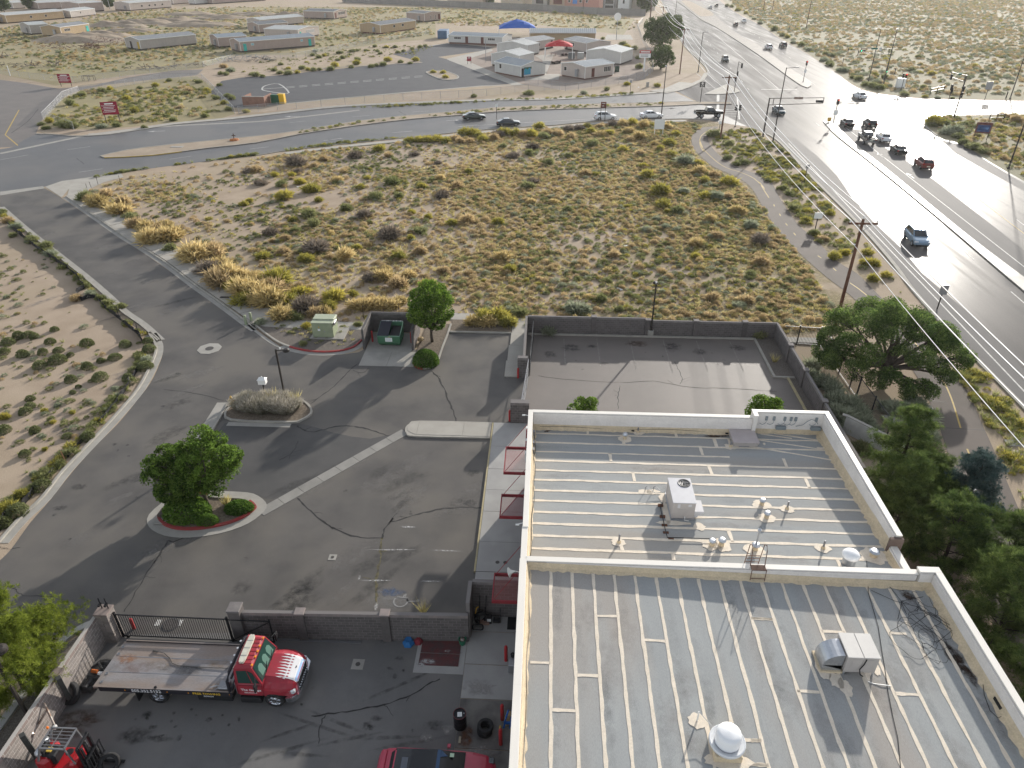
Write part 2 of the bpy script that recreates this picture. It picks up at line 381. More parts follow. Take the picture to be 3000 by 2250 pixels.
for k in range(jn):  # street sidewalk: one concrete slab after another
    n=len(walk)-1;a,b2=k*n/jn,(k+1)*n/jn
    pl=lambda t:walk[min(int(t),n-1)].lerp(walk[min(int(t),n-1)+1],t-min(int(t),n-1))
    seg=[pl(a+.015),pl((a+b2)/2),pl(b2-.015)]
    o=MB().ribbon(seg,.17,2.9,0,.13).build('slab',CONW)
    if k==0:
        swk=bpy.data.objects.new('street_sidewalk',None);COL.objects.link(swk);swk['kind']='structure'
    o.parent=swk
# corner apron at the main street, valley gutter
slab('corner_ramp',smooth_curve(ats(6,(365,408),(500,362),(700,335),(980,292),(1000,330),(840,372),(740,420),(680,470),(720,600),(600,540),(545,480),(560,425),(500,495)),1),.03,CONW)
sheet('valley_gutter',ats(6,(0,478),(360,420),(350,402),(0,448)),.02,CONC)
# main cross street
crossN=smooth_curve(ats(1,(-400,1400),(0,1290),(120,1268))+ats(1,(310,1160),(600,1178),(950,1165),(1500,1080),(2000,1035))+ats(2,(700,945),(1100,915),(1622,893),(2212,872))+ats(3,(1100,865),(1500,842),(1800,820),(2000,808),(2130,790)),2)
crossS=smooth_curve(ats(6,(-400,545),(0,470),(370,405),(760,325),(1200,262),(1600,210),(2074,155))+ats(7,(350,258),(800,203),(1350,148),(1700,113),(2090,75))+ats(3,(1100,1083),(1500,1043),(1900,1036),(2212,1028))+ats(4,(640,1298),(900,1345),(1100,1370)),2)
sheet('cross_street',crossN+crossS[::-1],.013,ASPD)
struct('cross_street_south_walk',MB().ribbon(crossS[14:-6],-3.0,-1.5,0,.12),CONW)
struct('cross_street_south_curb',MB().ribbon(crossS[12:-4],-.17,0,0,.13),CURB)
struct('cross_street_north_walk',MB().ribbon(crossN[9:-2],.25,2.0,0,.12),CONW)
struct('cross_street_north_curb',MB().ribbon(crossN[6:],0,.2,0,.13),CURB)
# school drive mouth, west
sheet('school_drive',ats(1,(-700,1400),(0,1275),(120,1268),(310,1160),(350,1060),(380,1010),(480,910),(560,830),(690,780),(900,735),(1300,690),(1700,650),(1760,600),(1500,610),(1100,670),(800,740),(500,765),(200,715),(0,690),(-700,640)),.011,ASPB)
# median of the cross street
medN=smooth_curve(ats(6,(810,162),(1030,112),(1400,66),(2074,0))+ats(2,(520,1132),(1000,1052),(1400,1006),(1900,962))+ats(3,(600,930),(1200,905),(1900,890),(2212,880))+ats(4,(550,1102),(880,1110)),2)
medS=smooth_curve(ats(6,(845,176),(1240,156),(1700,96),(2074,55))+ats(2,(520,1165),(1000,1092),(1500,1032),(1900,1000))+ats(3,(600,970),(1200,945),(1900,925),(2212,914))+ats(4,(550,1130),(900,1128)),2)
md=medN+medS[::-1]
slab('median',md,.12,DUST)
struct('median_curb',MB().ribbon(md,0,-.25,0,.15,True),CURB)
struct('median_nose_paint',MB().ribbon(medS[:4],-.03,.1,.0,.155),YELP)
# arterial
artL=smooth_curve(ats(0,(3140,1352),(3000,1204),(2875,1076),(2766,962),(2666.5,849),(2620,784),(2547,697),(2475,621),(2417,563),(2363,509),(2316,455),(2274,412),(2230,386),(2190,371)),3)
artLN=smooth_curve(ats(0,(1975,264),(2000,262),(2036,248),(2058,233),(2071,217),(2066,198),(2041,172),(2008,140),(1988,108),(1974,72),(1955,36),(1940,9),(1932,-8)),3)
artR=smooth_curve(ats(0,(2095,-8),(2106,0),(2155,37),(2220,70),(2285,113),(2361,156),(2404,184),(2451,214),(2498,249),(2538,267),(2590,277),(2640,283)),3)
artRS=smooth_curve(ats(0,(2765,339),(2735,345),(2718,352),(2711,361),(2716,372),(2730,385),(2763,407),(2822,424),(2887,466),(2945,500),(3000,531),(3120,598)),3)
sheet('arterial_road',artL+artLN+artR+artRS,.016,ASPA)
sheet('east_street',ats(0,(2600,280),(2698,290),(3000,296),(3200,297),(3200,336),(3000,336),(2807,337),(2740,345)),.014,ASPA)
MATT=mat('asphalt_matte_lane',(.135,.128,.124),(.115,.11,.107),.3,.75,.2,40,fine=.1,fsc=40,spec=.08,stretch=(1.2,.06,1))
sheet('turn_lane',ats(9,(690,60),(840,200),(1130,430),(1700,900),(2212,1290),(2500,1520),(2500,1270),(2212,1060),(1900,815),(1480,490),(1250,330),(1010,180),(900,90)),.020,MATT)
sheet('west_shoulder',ats(0,(3140,1345),(3000,1197),(2875,1069),(2766,955),(2666,842),(2620,777),(2547,690),(2475,614),(2417,556),(2363,502),(2316,448),(2274,405),(2240,388),(2330,405),(2395,458),(2450,513),(2500,585),(2560,652),(2648,735),(2700,800),(2800,885),(2890,965),(3040,1130),(3160,1270)),.020,MATT)
sheet('east_shoulder',ats(0,(2740,395),(2763,411),(2822,428),(2887,470),(2945,506),(3000,537),(3120,602),(3140,640),(3000,560),(2900,505),(2800,450)),.020,MATT)
struct('arterial_west_curb',MB().ribbon(artL[:-4],-.42,0,0,.12),CURB)
struct('north_corner_curb',MB().ribbon(artLN[3:],-.3,0,0,.13),CURB)
struct('east_corner_curb',MB().ribbon(artRS[2:18],-.3,0,0,.13),CURB)
sheet('northwest_corner_walk',ats(4,(0,985),(170,960),(330,890),(470,900),(560,860),(600,790),(640,800),(600,870),(500,920),(370,975),(200,1010)),.1,CONW)
# arterial medians
s1=ats(0,(2411,357),(2417,364),(2453,401),(2562,487),(2742,636),(2923,791),(3000,856),(3160,992));s2=ats(0,(2420,352),(2446,364),(2504,422),(2609,505.5),(2815,675.5),(3000,816),(3160,938))
sm=smooth_curve(s1,3)+smooth_curve(s2,3)[::-1]
slab('arterial_median_south',sm,.15,mat('median_concrete',(.40,.375,.33),(.35,.325,.285),.7,.45,.1,40,fine=.06,fsc=50,spec=.06))
struct('south_median_yellow_edge',MB().ribbon(smooth_curve(s1,3),.25,.37,.0,.02),YELP)
n1=ats(0,(2377,252),(2345,251),(2239,174),(2171,127.5),(2095,79),(2052,57),(2005,20),(1981,3));n2=ats(0,(2378,246),(2370,238),(2301,190),(2220,131),(2150,92),(2088,38),(2060,12),(2045,-5))
nm=smooth_curve(n1,3)+smooth_curve(n2,3)[::-1]
slab('arterial_median_north',nm,.1,mat('median_paving',(.17,.15,.13),(.13,.118,.105),.4,.7,fine=.15,fsc=10))
slab('median_dirt',smooth_curve(ats(0,(2036,38),(2055,48),(2088,46),(2085,36),(2050,18),(2020,4),(1996,3)),2,True),.12,DUST)
struct('north_median_curb',MB().ribbon(smooth_curve(n1,3),-.25,0,0,.14),mat('dark_curb',(.13,.11,.10),rough=.8))
# lane lines on the arterial
def lanes(name,a,b2,m=WHTP,w=.14,dash=0,gap=0,z=.024):
    a,b2=Vector(a),Vector(b2);d=(b2-a);Ln=d.length;d.normalize();mb=MB();s=0
    while s<Ln:
        e=min(Ln,s+(dash or Ln));mb.ribbon([a+d*s,a+d*e],-w/2,w/2,z,z);s=e+gap
        if not dash:break
    return struct(name,mb,m)
A=lambda x,y:at(0,x,y).to_2d()
lanes('lane_line',A(2390,360),A(3060,940),dash=3,gap=9);lanes('edge_line',A(2310,420),A(3100,1252))
lanes('lane_line',A(2460,360),A(3100,860),m=WHTP);lanes('lane_line',A(2560,330),A(3100,735),dash=3,gap=9);lanes('yellow_edge_line',A(2530,330),A(3100,760),YELP,.12)
lanes('lane_line',A(2300,190),A(2390,250));lanes('lane_line',A(2090,97),A(2280,260));lanes('lane_line',A(2125,45),A(2330,180),dash=3,gap=9);lanes('lane_line',A(1995,30),A(2200,270),dash=3,gap=9)
lanes('edge_line',A(2055,170),A(2080,215));lanes('stop_bar',A(2104,278),A(2103,322),w=.6);lanes('crosswalk_line',A(2160,285),A(2166,350),w=.3)
for i in range(4):lanes('crosswalk_bar',A(2110+i*6,322+i*6),A(2168,320+i*7),w=.25)
lanes('stop_bar',A(2470,362),A(2545,362),w=.5);lanes('stop_bar',A(2230,262),A(2335,262),w=.5)
for p,q in(((2016,250),(2090,258)),((2040,215),(2098,262)),((2062,276),(2130,247))):lanes('turn_lane_line',A(*p),A(*q),w=.15)
slab('traffic_island',smooth_curve(ats(0,(2066,276),(2100,262),(2128,248),(2160,262),(2166,270),(2130,276)),2,True),.13,CONW)
# cross street markings
for a,b2 in((13,-13),):
    lanes('cross_lane_line',at(1,0,1328).to_2d(),at(1,660,1188).to_2d(),CONC,1.1,z=.02)
bike=ats(1,(660,1185),(1000,1132),(1500,1088),(2212,1052))+ats(2,(500,1015),(1040,952));line('gutter_strip',smooth_curve(bike,3),1.0,.02,CONC)
line('turn_lane_line',ats(1,(980,1150),(1500,1075),(2000,1045)),.15,.022,WHTP)
for k,q in((6,[(0,190),(230,150),(545,108),(730,82),(1020,38)]),(2,[(440,1060),(580,1046),(980,1010),(1130,998),(1500,968),(1640,960)]),(6,[(640,290),(830,262),(1370,185),(1550,160)]),(7,[(90,240),(240,222),(690,172),(830,152),(1250,108),(1400,95)]),(2,[(730,1215),(900,1196),(1320,1148),(1500,1132),(1890,1095),(2060,1078)])):
    for i in range(0,len(q)-1,2):lanes('lane_dash',at(k,*q[i]).to_2d(),at(k,*q[i+1]).to_2d(),w=.12)
line('cross_lane_line',ats(3,(280,1095),(700,1068),(1300,1035),(1800,1012),(2200,990)),.14,.022,WHTP)
def arrow(k,x,y,rz,s=1.0):
    p=at(k,x,y);M=Matrix.Translation((p.x,p.y,0))@Matrix.Rotation(rz,4,'Z')@Matrix.Scale(s,4)
    struct('turn_arrow',MB().prism([(-1.6,-.12),(.4,-.12),(.4,-.5),(1.6,0),(.4,.5),(.4,.12),(-1.6,.12)],.024,.024,M),WHTP)
arrow(1,1350,1135,PI+.25);arrow(2,460,1008,PI+.2);arrow(4,215,1175,.2);arrow(3,2090,940,.2);arrow(9,1050,290,PI/2-.05);arrow(9,1290,455,PI/2-.05);arrow(3,235,1040,.15)
line('drive_yellow_line',ats(1,(165,950),(45,1165),(155,1258)),.2,.02,YELP)
# recreation trail
trL=ats(0,(2074,372),(2052,376),(2031,394),(2026,412),(2034,436),(2050,455),(2086.5,487),(2159,520),(2202,552.5),(2236,610),(2272,665),(2337,737),(2417,809),(2500,874),(2600,985),(2690,1110),(2727,1187),(2755,1262),(2782,1348),(2805,1440),(2835,1560),(2890,1740),(2960,1960))
trR=ats(0,(2106,372),(2086,386),(2074,401),(2080,423),(2100,448),(2126,468),(2173,495),(2250,520),(2265,542),(2290,589),(2337,657),(2388,701),(2453,766),(2511,802),(2576,867),(2690,978),(2786,1090),(2833,1145),(2875,1238),(2909,1314),(2951,1415),(2997,1525),(3060,1700),(3130,1920))
tr=smooth_curve(trL,3)+smooth_curve(trR,3)[::-1]
sheet('trail',tr,.03,mat('asphalt_trail',(.15,.125,.107),(.13,.111,.095),.4,.85,.2,60,fine=.1,fsc=60))
tl=smooth_curve([(a+b2)/2 for a,b2 in zip(trL[1:14],[trR[i]for i in range(1,14)])],3)
line('trail_solid_yellow_line',smooth_curve(ats(4,(700,1380),(600,1440),(555,1500),(560,1580),(600,1640))+ats(8,(1660,170),(1680,230),(1780,330),(1870,390),(1990,430),(2100,480),(2190,570))+ats(9,(60,500),(145,635)),3),.11,.034,YELP)
for a in(((185,690),(190,706)),((230,765),(240,783)),((280,843),(295,860)),((345,920),(362,940)),((540,1105),(570,1125)),((665,1205),(690,1228))):lanes('trail_dash',at(9,*a[0]).to_2d(),at(9,*a[1]).to_2d(),YELP,.11,z=.034)
line('trail_solid_yellow_line',smooth_curve(ats(9,(800,1325),(930,1420))+ats(0,(2640,960),(2700,1030))+ats(13,(1300,590),(1350,660),(1400,780),(1455,960)),3),.12,.034,YELP)
for a in(((1500,1105),(1515,1140)),((1610,1370),(1620,1395)),((1725,1595),(1755,1650))):lanes('trail_dash',at(13,*a[0]).to_2d(),at(13,*a[1]).to_2d(),YELP,.12,z=.034)
for k,a,b2 in((9,(20,578),(195,578)),(9,(350,1012),(540,1018)),(13,(1290,955),(1620,975)),(13,(1230,655),(1330,670)),(13,(1240,770),(1360,780)),(8,(1600,157),(1710,157)),(8,(2100,580),(2212,577))):
    line('trail_joint',ats(k,a,b2),.05,.036,TAR)
# school parking
sheet('school_parking',smooth_curve(ats(2,(-250,800),(-150,700),(20,670),(300,655),(700,612),(1100,570),(1590,540),(1330,470),(1650,395),(1800,375),(2000,390),(2212,415),(2100,440),(1720,492),(1810,515),(2212,680))+ats(3,(740,725)),1)+ats(2,(2050,745),(1400,805),(850,850),(0,930),(-80,930)),.012,ASPN)
line('school_lot_curb',ats(2,(20,935),(860,850),(1400,802),(2100,742))+ats(3,(740,735),(840,732)),.9,.02,CONC)
line('school_curb',ats(2,(600,610),(900,580),(1590,542)),.6,.1,CONC)
line('school_walk',ats(2,(1660,395),(1800,375),(2000,388),(2212,408)),1.2,.03,CONW)
sheet('school_walk',ats(3,(560,420),(170,510),(200,525),(740,735),(840,735),(330,520),(570,440)),.03,CONW)
sheet('school_walk',ats(3,(880,690),(960,660),(1040,620),(1100,470),(930,480),(1000,520),(1010,600),(1040,640),(1150,640),(1140,690)),.028,CONW)
sheet('school_yard_ground',ats(3,(200,515),(560,440),(700,330),(1400,300),(1700,420),(1950,600),(1880,690),(1200,780),(850,735)),.008,mat('pink_dirt',(.30,.24,.20),(.26,.21,.175),.3,.95,fine=.1,fsc=5))
for i in range(11):
    x0,y0=410+i*110.5,752-i*9.2
    for dy in(0,11):lanes('stall_dash',at(2,x0,y0+dy*.9).to_2d(),at(2,x0+72,y0-6+dy*.9).to_2d(),WHTP,.35)
oval=smooth_curve(ats(2,(200,770),(230,740),(345,725),(432,800),(350,803),(230,785)),3,True)
struct('painted_oval',MB().ribbon(oval,-.2,.2,.02,.02,True),WHTP);lanes('oval_line',at(2,205,770).to_2d(),at(2,385,757).to_2d(),w=.35)
isl=smooth_curve(ats(2,(1630,622),(1760,615),(1880,655),(1870,685),(1770,690),(1660,650)),3,True)
slab('school_island',isl,.1,DUST);struct('school_island_curb',MB().ribbon(isl,0,.4,0,.15,True),CONC)
# dry grass fields: school field, north strip
sheet('school_field',ats(1,(-600,640),(0,640),(480,740),(1100,650),(1750,590),(2000,480))+ats(2,(600,470),(1300,370),(1700,330),(1700,200),(2212,170))+ats(3,(1700,300),(1800,160),(700,90),(0,60))+ats(1,(2212,60),(1500,80),(900,150),(0,260),(-600,330)),.005,DRYG)
# patches of yard concrete along the building
sheet('sign_corner_ground',smooth_curve(ats(1,(400,1090),(400,1000),(490,900),(560,840),(690,790),(1000,750),(1700,660),(2030,985),(1500,1060),(800,1120)),2,True),.006,DRYG)
# ---------------------------------------------------------------- parking lot details (world metres)
def slabs(name,cells,z,m,gap=.012,base=0.0):
    r=bpy.data.objects.new(name,None);COL.objects.link(r);r['kind']='structure'
    for(x0,x1,y0,y1)in cells:MB().b(x0+gap,x1-gap,y0+gap,y1-gap,base,z+random.uniform(-.003,.003)).build('slab',m,r)
    return r
fw=[29.0,31.4,34.1,36.2,38.4,41.0,43.95]
fcells=[]
for a,b2 in zip(fw[:-1],fw[1:]):fcells+=[(-3.45,-.75,a,b2)]
slabs('front_walk',fcells,.14,CONG)
struct('front_walk_edge',MB().b(-3.56,-3.455,29.0,43.95,0,.142),TANP)
slabs('front_walk',[(-3.45,-.75,26.1,28.98)],.138,CONG)
slabs('loading_walk',[(-3.05,-1.5,50.8,53.4),(-2.95,-1.5,53.4,56.2),(-2.85,-1.5,56.2,58.6),(-2.8,-1.5,58.6,61.6)],.13,CONW)
# long curb island of concrete
ci=smooth_curve(L2((-3.6,43.98),(-9.0,43.95),(-9.75,43.5),(-9.95,42.9),(-9.75,42.3),(-9.0,41.95),(-3.6,42.0)),3)
r_=slab('curb_island',ci,.13,CURB)
for x0,x1 in((-9.0,-5.65),(-5.62,-3.62)):MB().b(x0,x1,42.15,43.8,.1,.146).build('slab',CONW,r_)
MB().prism(smooth_curve(L2((-9.03,43.8),(-9.6,43.4),(-9.75,42.95),(-9.6,42.5),(-9.03,42.15)),3),.1,.146).build('slab',CONW,r_)
# valley gutter slabs running diagonally across the lot
vg=bpy.data.objects.new('lot_valley_gutter',None);COL.objects.link(vg);vg['kind']='structure'
a,b2=Vector((-17.5,33.4)),Vector((-9.9,42.65))
for i in range(8):
    p,q=a.lerp(b2,i/8+.0012),a.lerp(b2,(i+1)/8-.0012);MB().ribbon([p,q],-.4,.4,0,.028).build('slab',mat('gutter_concrete',(.29,.275,.25),(.235,.225,.205),.9,.85,fine=.1,fsc=30,vary=.08),vg)
# planted tree island, red curb inside a wide concrete gutter
i1=smooth_curve(L2((-24.45,32.9),(-23.9,34.6),(-22.9,36.1),(-21.2,35.4),(-20.0,35.35),(-18.6,35.2),(-17.5,34.4),(-17.3,33.6),(-17.9,32.4),(-19.2,31.5),(-21.0,31.0),(-22.6,31.1),(-23.9,31.8)),3,True)
slab('tree_island_gutter',i1,.03,CONC)
i1b=offset(i1,.62 if sum(i1[i].x*i1[(i+1)%len(i1)].y-i1[(i+1)%len(i1)].x*i1[i].y for i in range(len(i1)))>0 else-.62,True)
sgn=1 if sum(i1b[i].x*i1b[(i+1)%len(i1b)].y-i1b[(i+1)%len(i1b)].x*i1b[i].y for i in range(len(i1b)))>0 else-1
nn=len(i1b);lo_=[k for k in range(nn)if(i1b[k].y<33.9 or i1b[k].x<-22.7)]
struct('tree_island_curb',MB().ribbon(i1b,0,sgn*.17,.02,.17,True),REDP)
k0=[k for k in range(nn)if i1b[k].y>34.3 and i1b[k].x>-21.6]
struct('tree_island_pale_curb',MB().ribbon(i1b[min(k0):max(k0)+1],-.006*sgn,sgn*.176,.02,.174),CURB)
slab('tree_island_soil',offset(i1b,sgn*.16,True),.1,MULCH,base=.02)
struct('tree_island_pad',MB().b(-23.75,-22.9,32.0,33.6,.08,.13),CONC)
# lavender island: straight front curb, rounded east end
i2=smooth_curve(L2((-23.3,43.35),(-18.8,43.25),(-17.9,43.6),(-17.4,44.6),(-17.9,45.7),(-19.0,46.6),(-21.0,47.0),(-23.6,46.0),(-24.2,44.7)),3,True)
slab('lavender_island_gutter',offset(i2,-.45,True)if False else i2,.02,CONC)
struct('lavender_island_curb',MB().ribbon(i2,0.02,.18,0,.15,True),CURB)
slab('lavender_island_soil',offset(i2,.17,True),.1,MULCH)
struct('lavender_island_gutter_front',MB().b(-23.4,-18.6,42.75,43.24,0,.024),CONC)
w2=smooth_curve(ats(10,(1575,545),(1530,620),(1480,700),(1435,775),(1400,830)),3)
struct('lavender_island_walk',MB().ribbon(w2,-.75,.1,0,.03),CONC);struct('lavender_island_side_curb',MB().ribbon(w2,.12,.28,0,.14),CURB)
# dumpster pad + planter beside it
slabs('dumpster_pad',[(-15.6,-13.2,52.1,54.7),(-13.2,-10.85,52.1,54.7),(-15.6,-11.5,54.7,58.3)],.03,CONC)
pl=smooth_curve(L2((-10.9,60.2),(-10.95,57.0),(-11.0,54.5),(-11.05,53.0),(-10.7,52.0),(-10.0,51.65),(-9.2,51.95),(-8.85,53.0),(-8.75,55.5),(-8.6,58.2),(-8.55,60.2)),3)
slab('planter_soil',pl,.09,MULCH);struct('planter_curb',MB().ribbon(pl[6:],0,.17,0,.15),CURB)
struct('planter_curb_red',MB().ribbon(pl[9:16],-.004,.174,0,.154),REDP)
struct('lot_north_curb',MB().b(-8.6,-2.85,58.55,58.72,0,.14),CURB)
slab('north_planter_soil',L2((-8.6,58.72),(-2.85,58.72),(-2.85,62.5),(-8.6,62.5)),.06,MULCH)
sheet('field_edge_walk',L2((-28.5,59.3),(-26,58.9),(-21,58.6),(-16,58.7),(-16,60.3),(-21,60.2),(-26,60.5)),.056,CONW)
sheet('field_edge_walk',L2((-9,61.2),(-3,61.2),(-3,62.6),(-9,62.6)),.07,CONW)
tpb=ats(11,(60,205),(160,290),(280,372),(420,418),(560,435),(700,428),(800,400),(858,352),(866,250),(700,215),(200,205))
slab('transformer_bed',tpb,.05,GRAV)
# back lot: concrete curbs and gravel beds
struct('back_lot_north_curb',MB().b(-1.3,19.45,58.45,58.65,0,.14),CURB)
struct('back_lot_east_curb',MB().b(19.25,19.45,51.85,58.44,0,.14),CURB);struct('back_lot_step_curb',MB().b(19.25,21.0,51.65,51.845,0,.14),CURB)
struct('back_lot_south_curb',MB().b(20.35,20.52,37.5,51.64,0,.14),TANP)
slab('back_lot_gravel_bed',L2((-1.3,58.66),(19.45,58.66),(19.45,51.86),(21.1,51.86),(21.1,60),(-1.3,60)),.05,GRAV);slab('east_gravel_bed',L2((20.53,37.5),(21.1,37.5),(21.1,51.64),(20.53,51.64)),.05,GRAV)
for x in(2.0,5.0,8.0,11.0,14.0,17.0):lanes('stall_line',(x,58.0),(x+.05,53.2-random.random()),mat('faint_line',(.26,.24,.22),(.17,.15,.132),4,.8),.09,z=.02)
sheet('seal_coat',smooth_curve(ats(22,(486,914),(560,916),(655,917),(720,935),(800,948),(862,935),(800,975),(700,1025),(600,1078),(560,1070),(505,1062),(470,1010),(458,968)),2,True),.016,mat('seal_coat',(.075,.072,.07),(.092,.087,.083),.5,.6,.2,60,fine=.14,fsc=60))
# cracks: sealed joints and open cracks
def crack(pts,w=.07,n=5,z=.018,m=None):
    q=smooth_curve(pts,n);q=[p+Vector((random.uniform(-.05,.05),random.uniform(-.05,.05)))for p in q]
    vs=[];fs=[]
    L_,R_=offset(q,w/2),offset(q,-w/2)
    for i,(a,b2)in enumerate(zip(L_,R_)):
        j=random.uniform(.35,1.2);c=(a+b2)/2;a=c+(a-c)*j;b2=c+(b2-c)*j;vs+=[(a.x,a.y,z),(b2.x,b2.y,z)]
        if i:fs.append((2*i-2,2*i-1,2*i+1,2*i))
    struct('crack',MB().add(vs,fs),m or TAR)
    if w>.05 and len(pts)>2:  # side branches
        for _ in range(random.randint(1,3)):
            p=random.choice(q[2:-2]);a=random.random()*6.28;crack([p,p+Vector((math.cos(a),math.sin(a)))*random.uniform(.3,.9)],w*.4,4,z,m)
Q=lambda k,*p:ats(k,*p)
crack(Q(11,(400,940),(450,970),(520,985),(600,965),(720,943),(840,955),(930,975),(1040,1015)),.13)
crack(Q(11,(1340,565),(1390,620),(1420,680),(1460,780),(1490,850),(1508,915)),.14)
crack(Q(11,(835,505),(760,565),(700,630),(620,700),(500,790)),.1);crack(Q(11,(790,555),(860,575),(905,540)),.06)
crack(Q(11,(405,1440),(480,1520),(560,1590),(650,1655))+Q(22,(720,1140),(770,1160),(825,1163)),.1)
crack(Q(11,(1690,1515),(1560,1510),(1400,1520),(1250,1555),(1060,1610))+Q(22,(850,1120),(832,1140),(825,1163)),.12)
crack(Q(22,(825,1163),(822,1200),(815,1240),(812,1270),(815,1310)),.16,m=mat('crack_grass',(.16,.14,.07),(.06,.055,.045),4,.9))
crack(Q(10,(1280,1480),(1210,1510),(1165,1500)),.1);crack(Q(10,(1165,1500),(1120,1580),(1070,1659)),.06);crack(Q(14,(1220,10),(1100,200),(1000,370),(930,490)),.06)
crack(Q(10,(0,1545),(60,1560),(140,1550)),.04);crack(Q(14,(0,305),(110,315),(180,370),(420,375)),.05);crack(Q(10,(1140,455),(1350,480),(1550,530)),.06);crack(Q(11,(410,1050),(370,1130),(280,1180)),.07)
crack(Q(12,(330,655),(520,680),(950,705),(1200,695),(1480,740),(1800,752),(2150,775)),.07,m=mat('crack_fine',(.06,.052,.047),rough=.9));crack(Q(12,(1370,545),(1395,600),(1425,680),(1405,720)),.06);crack(Q(12,(955,730),(940,800),(940,910)),.07)
crack(Q(15,(540,1270),(760,1245),(1000,1205),(1200,1150),(1400,1050),(1500,990)),.08);crack(Q(15,(640,1270),(600,1360),(600,1470)),.05);crack(Q(10,(2,1290),(30,1300),(40,1300)),.05)
crack(Q(15,(1890,580),(1880,640)),.03);crack(Q(15,(1750,820),(1800,880),(1900,930)),.03)
crack(Q(6,(620,175),(680,225)),.12);crack(Q(1,(330,940),(250,1040),(100,1150)),.15);crack(Q(9,(1300,1280),(1600,1310)),.05);crack(Q(9,(980,1050),(1240,1070)),.05)
crack(Q(4,(1180,1330),(1300,1340),(1420,1370)),.15);crack(Q(2,(1380,960),(1450,1000)),.12)
# oil marks and worn paint
OIL=patchmat('oil_stain',(.03,.029,.028),.6,3,.7);OILB=patchmat('brown_stain',(.07,.035,.02),.6,3,.9);FADE=patchmat('scuffed_asphalt',(.22,.205,.19),.8,2.2,.5);DARK=patchmat('tyre_scuff',(.05,.048,.046),.7,2,.5);WFADE=patchmat('worn_white_paint',(.6,.59,.57),.8,7,.75);BFADE=patchmat('worn_blue_paint',(.04,.09,.2),.8,6,.7);RUST=patchmat('rust_stain',(.16,.06,.02),.9,4,.9);PALE=patchmat('pale_spill',(.36,.34,.32),.9,4,.8)
for k,x,y,rx,ry in((11,1620,1270,.55,.4),(11,1600,1480,.5,.35),(15,960,1345,.25,.25),(15,1030,1290,.3,.2),(15,990,1355,.2,.2),(12,1350,430,.9,1.0),(12,1560,470,.7,.7),(12,830,560,.5,.3),(12,580,440,.9,.8),(12,420,490,.6,.7),(12,740,430,.5,.4),(12,1850,440,.9,.6),(10,795,835,.2,.2),(10,550,1130,.6,.35),(10,420,1275,.45,.3),(10,1130,570,.2,.15),(10,1240,345,.3,.25),(11,740,1395,.18,.15),(15,1080,715,.2,.15),(14,1100,1260,.3,.25),(14,1010,1420,.9,.5),(14,1130,1355,.15,.12),(15,1200,840,.25,.15),(15,60,90,.2,.1),(15,1460,1340,.5,.3),(14,1200,1440,.6,.2)):
    p=at(k,x,y);patch('oil_stain',p,rx,ry,.022,OIL)
for k,x,y,rx,ry in((12,1080,410,1.1,.7),(14,600,1290,1.2,.5),(14,500,1380,.9,.5)):patch('brown_stain',at(k,x,y),rx,ry,.023,OILB)
for i in range(46):
    k,x,y=random.choice(((15,random.uniform(300,1500),random.uniform(900,1600)),(14,random.uniform(900,1900),random.uniform(1200,1500)),(12,random.uniform(400,1900),random.uniform(420,620)),(10,random.uniform(300,1000),random.uniform(700,1600)),(11,random.uniform(1000,1600),random.uniform(1100,1600))));patch('oil_stain',at(k,x,y),random.uniform(.06,.2),random.uniform(.05,.14),.021,OIL,random.random()*3)
for i in range(60):
    k,x,y=random.choice(((10,random.uniform(200,1400),random.uniform(300,1600)),(11,random.uniform(200,1600),random.uniform(1150,1600)),(15,random.uniform(0,1500),random.uniform(50,460)),(6,random.uniform(300,1500),random.uniform(500,1500))));patch('scuffed_asphalt',at(k,x,y),random.uniform(.6,2.5),random.uniform(.3,.8),.0165,random.choice((FADE,FADE,DARK)),random.uniform(.6,1.1))
for i in range(9):  # long tyre arcs in the yard
    c=at(15,random.uniform(100,1300),random.uniform(1000,1600));patch('tyre_scuff',c,random.uniform(1.2,2.4),.12,.02,DARK,random.uniform(-.4,.6))
for x,y,rx,ry in((1560,780,.9,.35),(1580,1380,.5,.25),(1400,1430,.35,.25),(1800,1060,.8,.5),(1830,1530,.7,.3)):patch('pale_spill',at(15,x,y),rx,ry,.034,PALE)
# worn stall lines and the wheelchair symbol
for a,b2 in(((960,28),(1350,28)),((1430,30),(1680,42)),((895,258),(1160,258)),((1340,262),(1520,266)),((905,215),(895,258))):
    p,q=at(15,*a),at(15,*b2);c=(p+q)/2;patch('worn_line',c,(q-p).length/2,.07,.02,WFADE,math.atan2((q-p).y,(q-p).x),jit=.05)
patch('worn_line',at(11,1175,1645),.55,.1,.02,WFADE);patch('worn_line',at(15,1027,450),.12,.35,.02,WFADE)
patch('blue_field',(-8.0,27.35),.85,.35,.02,BFADE);patch('worn_field',(-7.75,26.8),.95,.7,.0195,patchmat('grey_worn_paint',(.3,.3,.3),.8,5,.45))
wc=MB();c0=(-7.35,26.75)
wc.ribbon([Vector((c0[0]+.38*math.cos(t),c0[1]+.38*math.sin(t)-.02))for t in np.linspace(rad(150),rad(390),20)],-.04,.04,.0235,.0235)
for a,b2 in(((-.25,.28),(.35,.22)),((.3,.22),(.4,-.02)),((.38,-.02),(.85,.02)),((.1,.28),(.12,.45)),((.2,.3),(.2,.5))):wc.ribbon([Vector(c0)+Vector(a),Vector(c0)+Vector(b2)],-.035,.035,.0235,.0235)
wc.prism([(c0[0]+.92+.1*math.cos(t),c0[1]+.05+.1*math.sin(t))for t in np.linspace(0,2*PI,10)[:-1]],.0235,.0235)
struct('wheelchair_symbol',wc,mat('worn_symbol',(.3,.295,.29),(.2,.195,.19),6,.8))
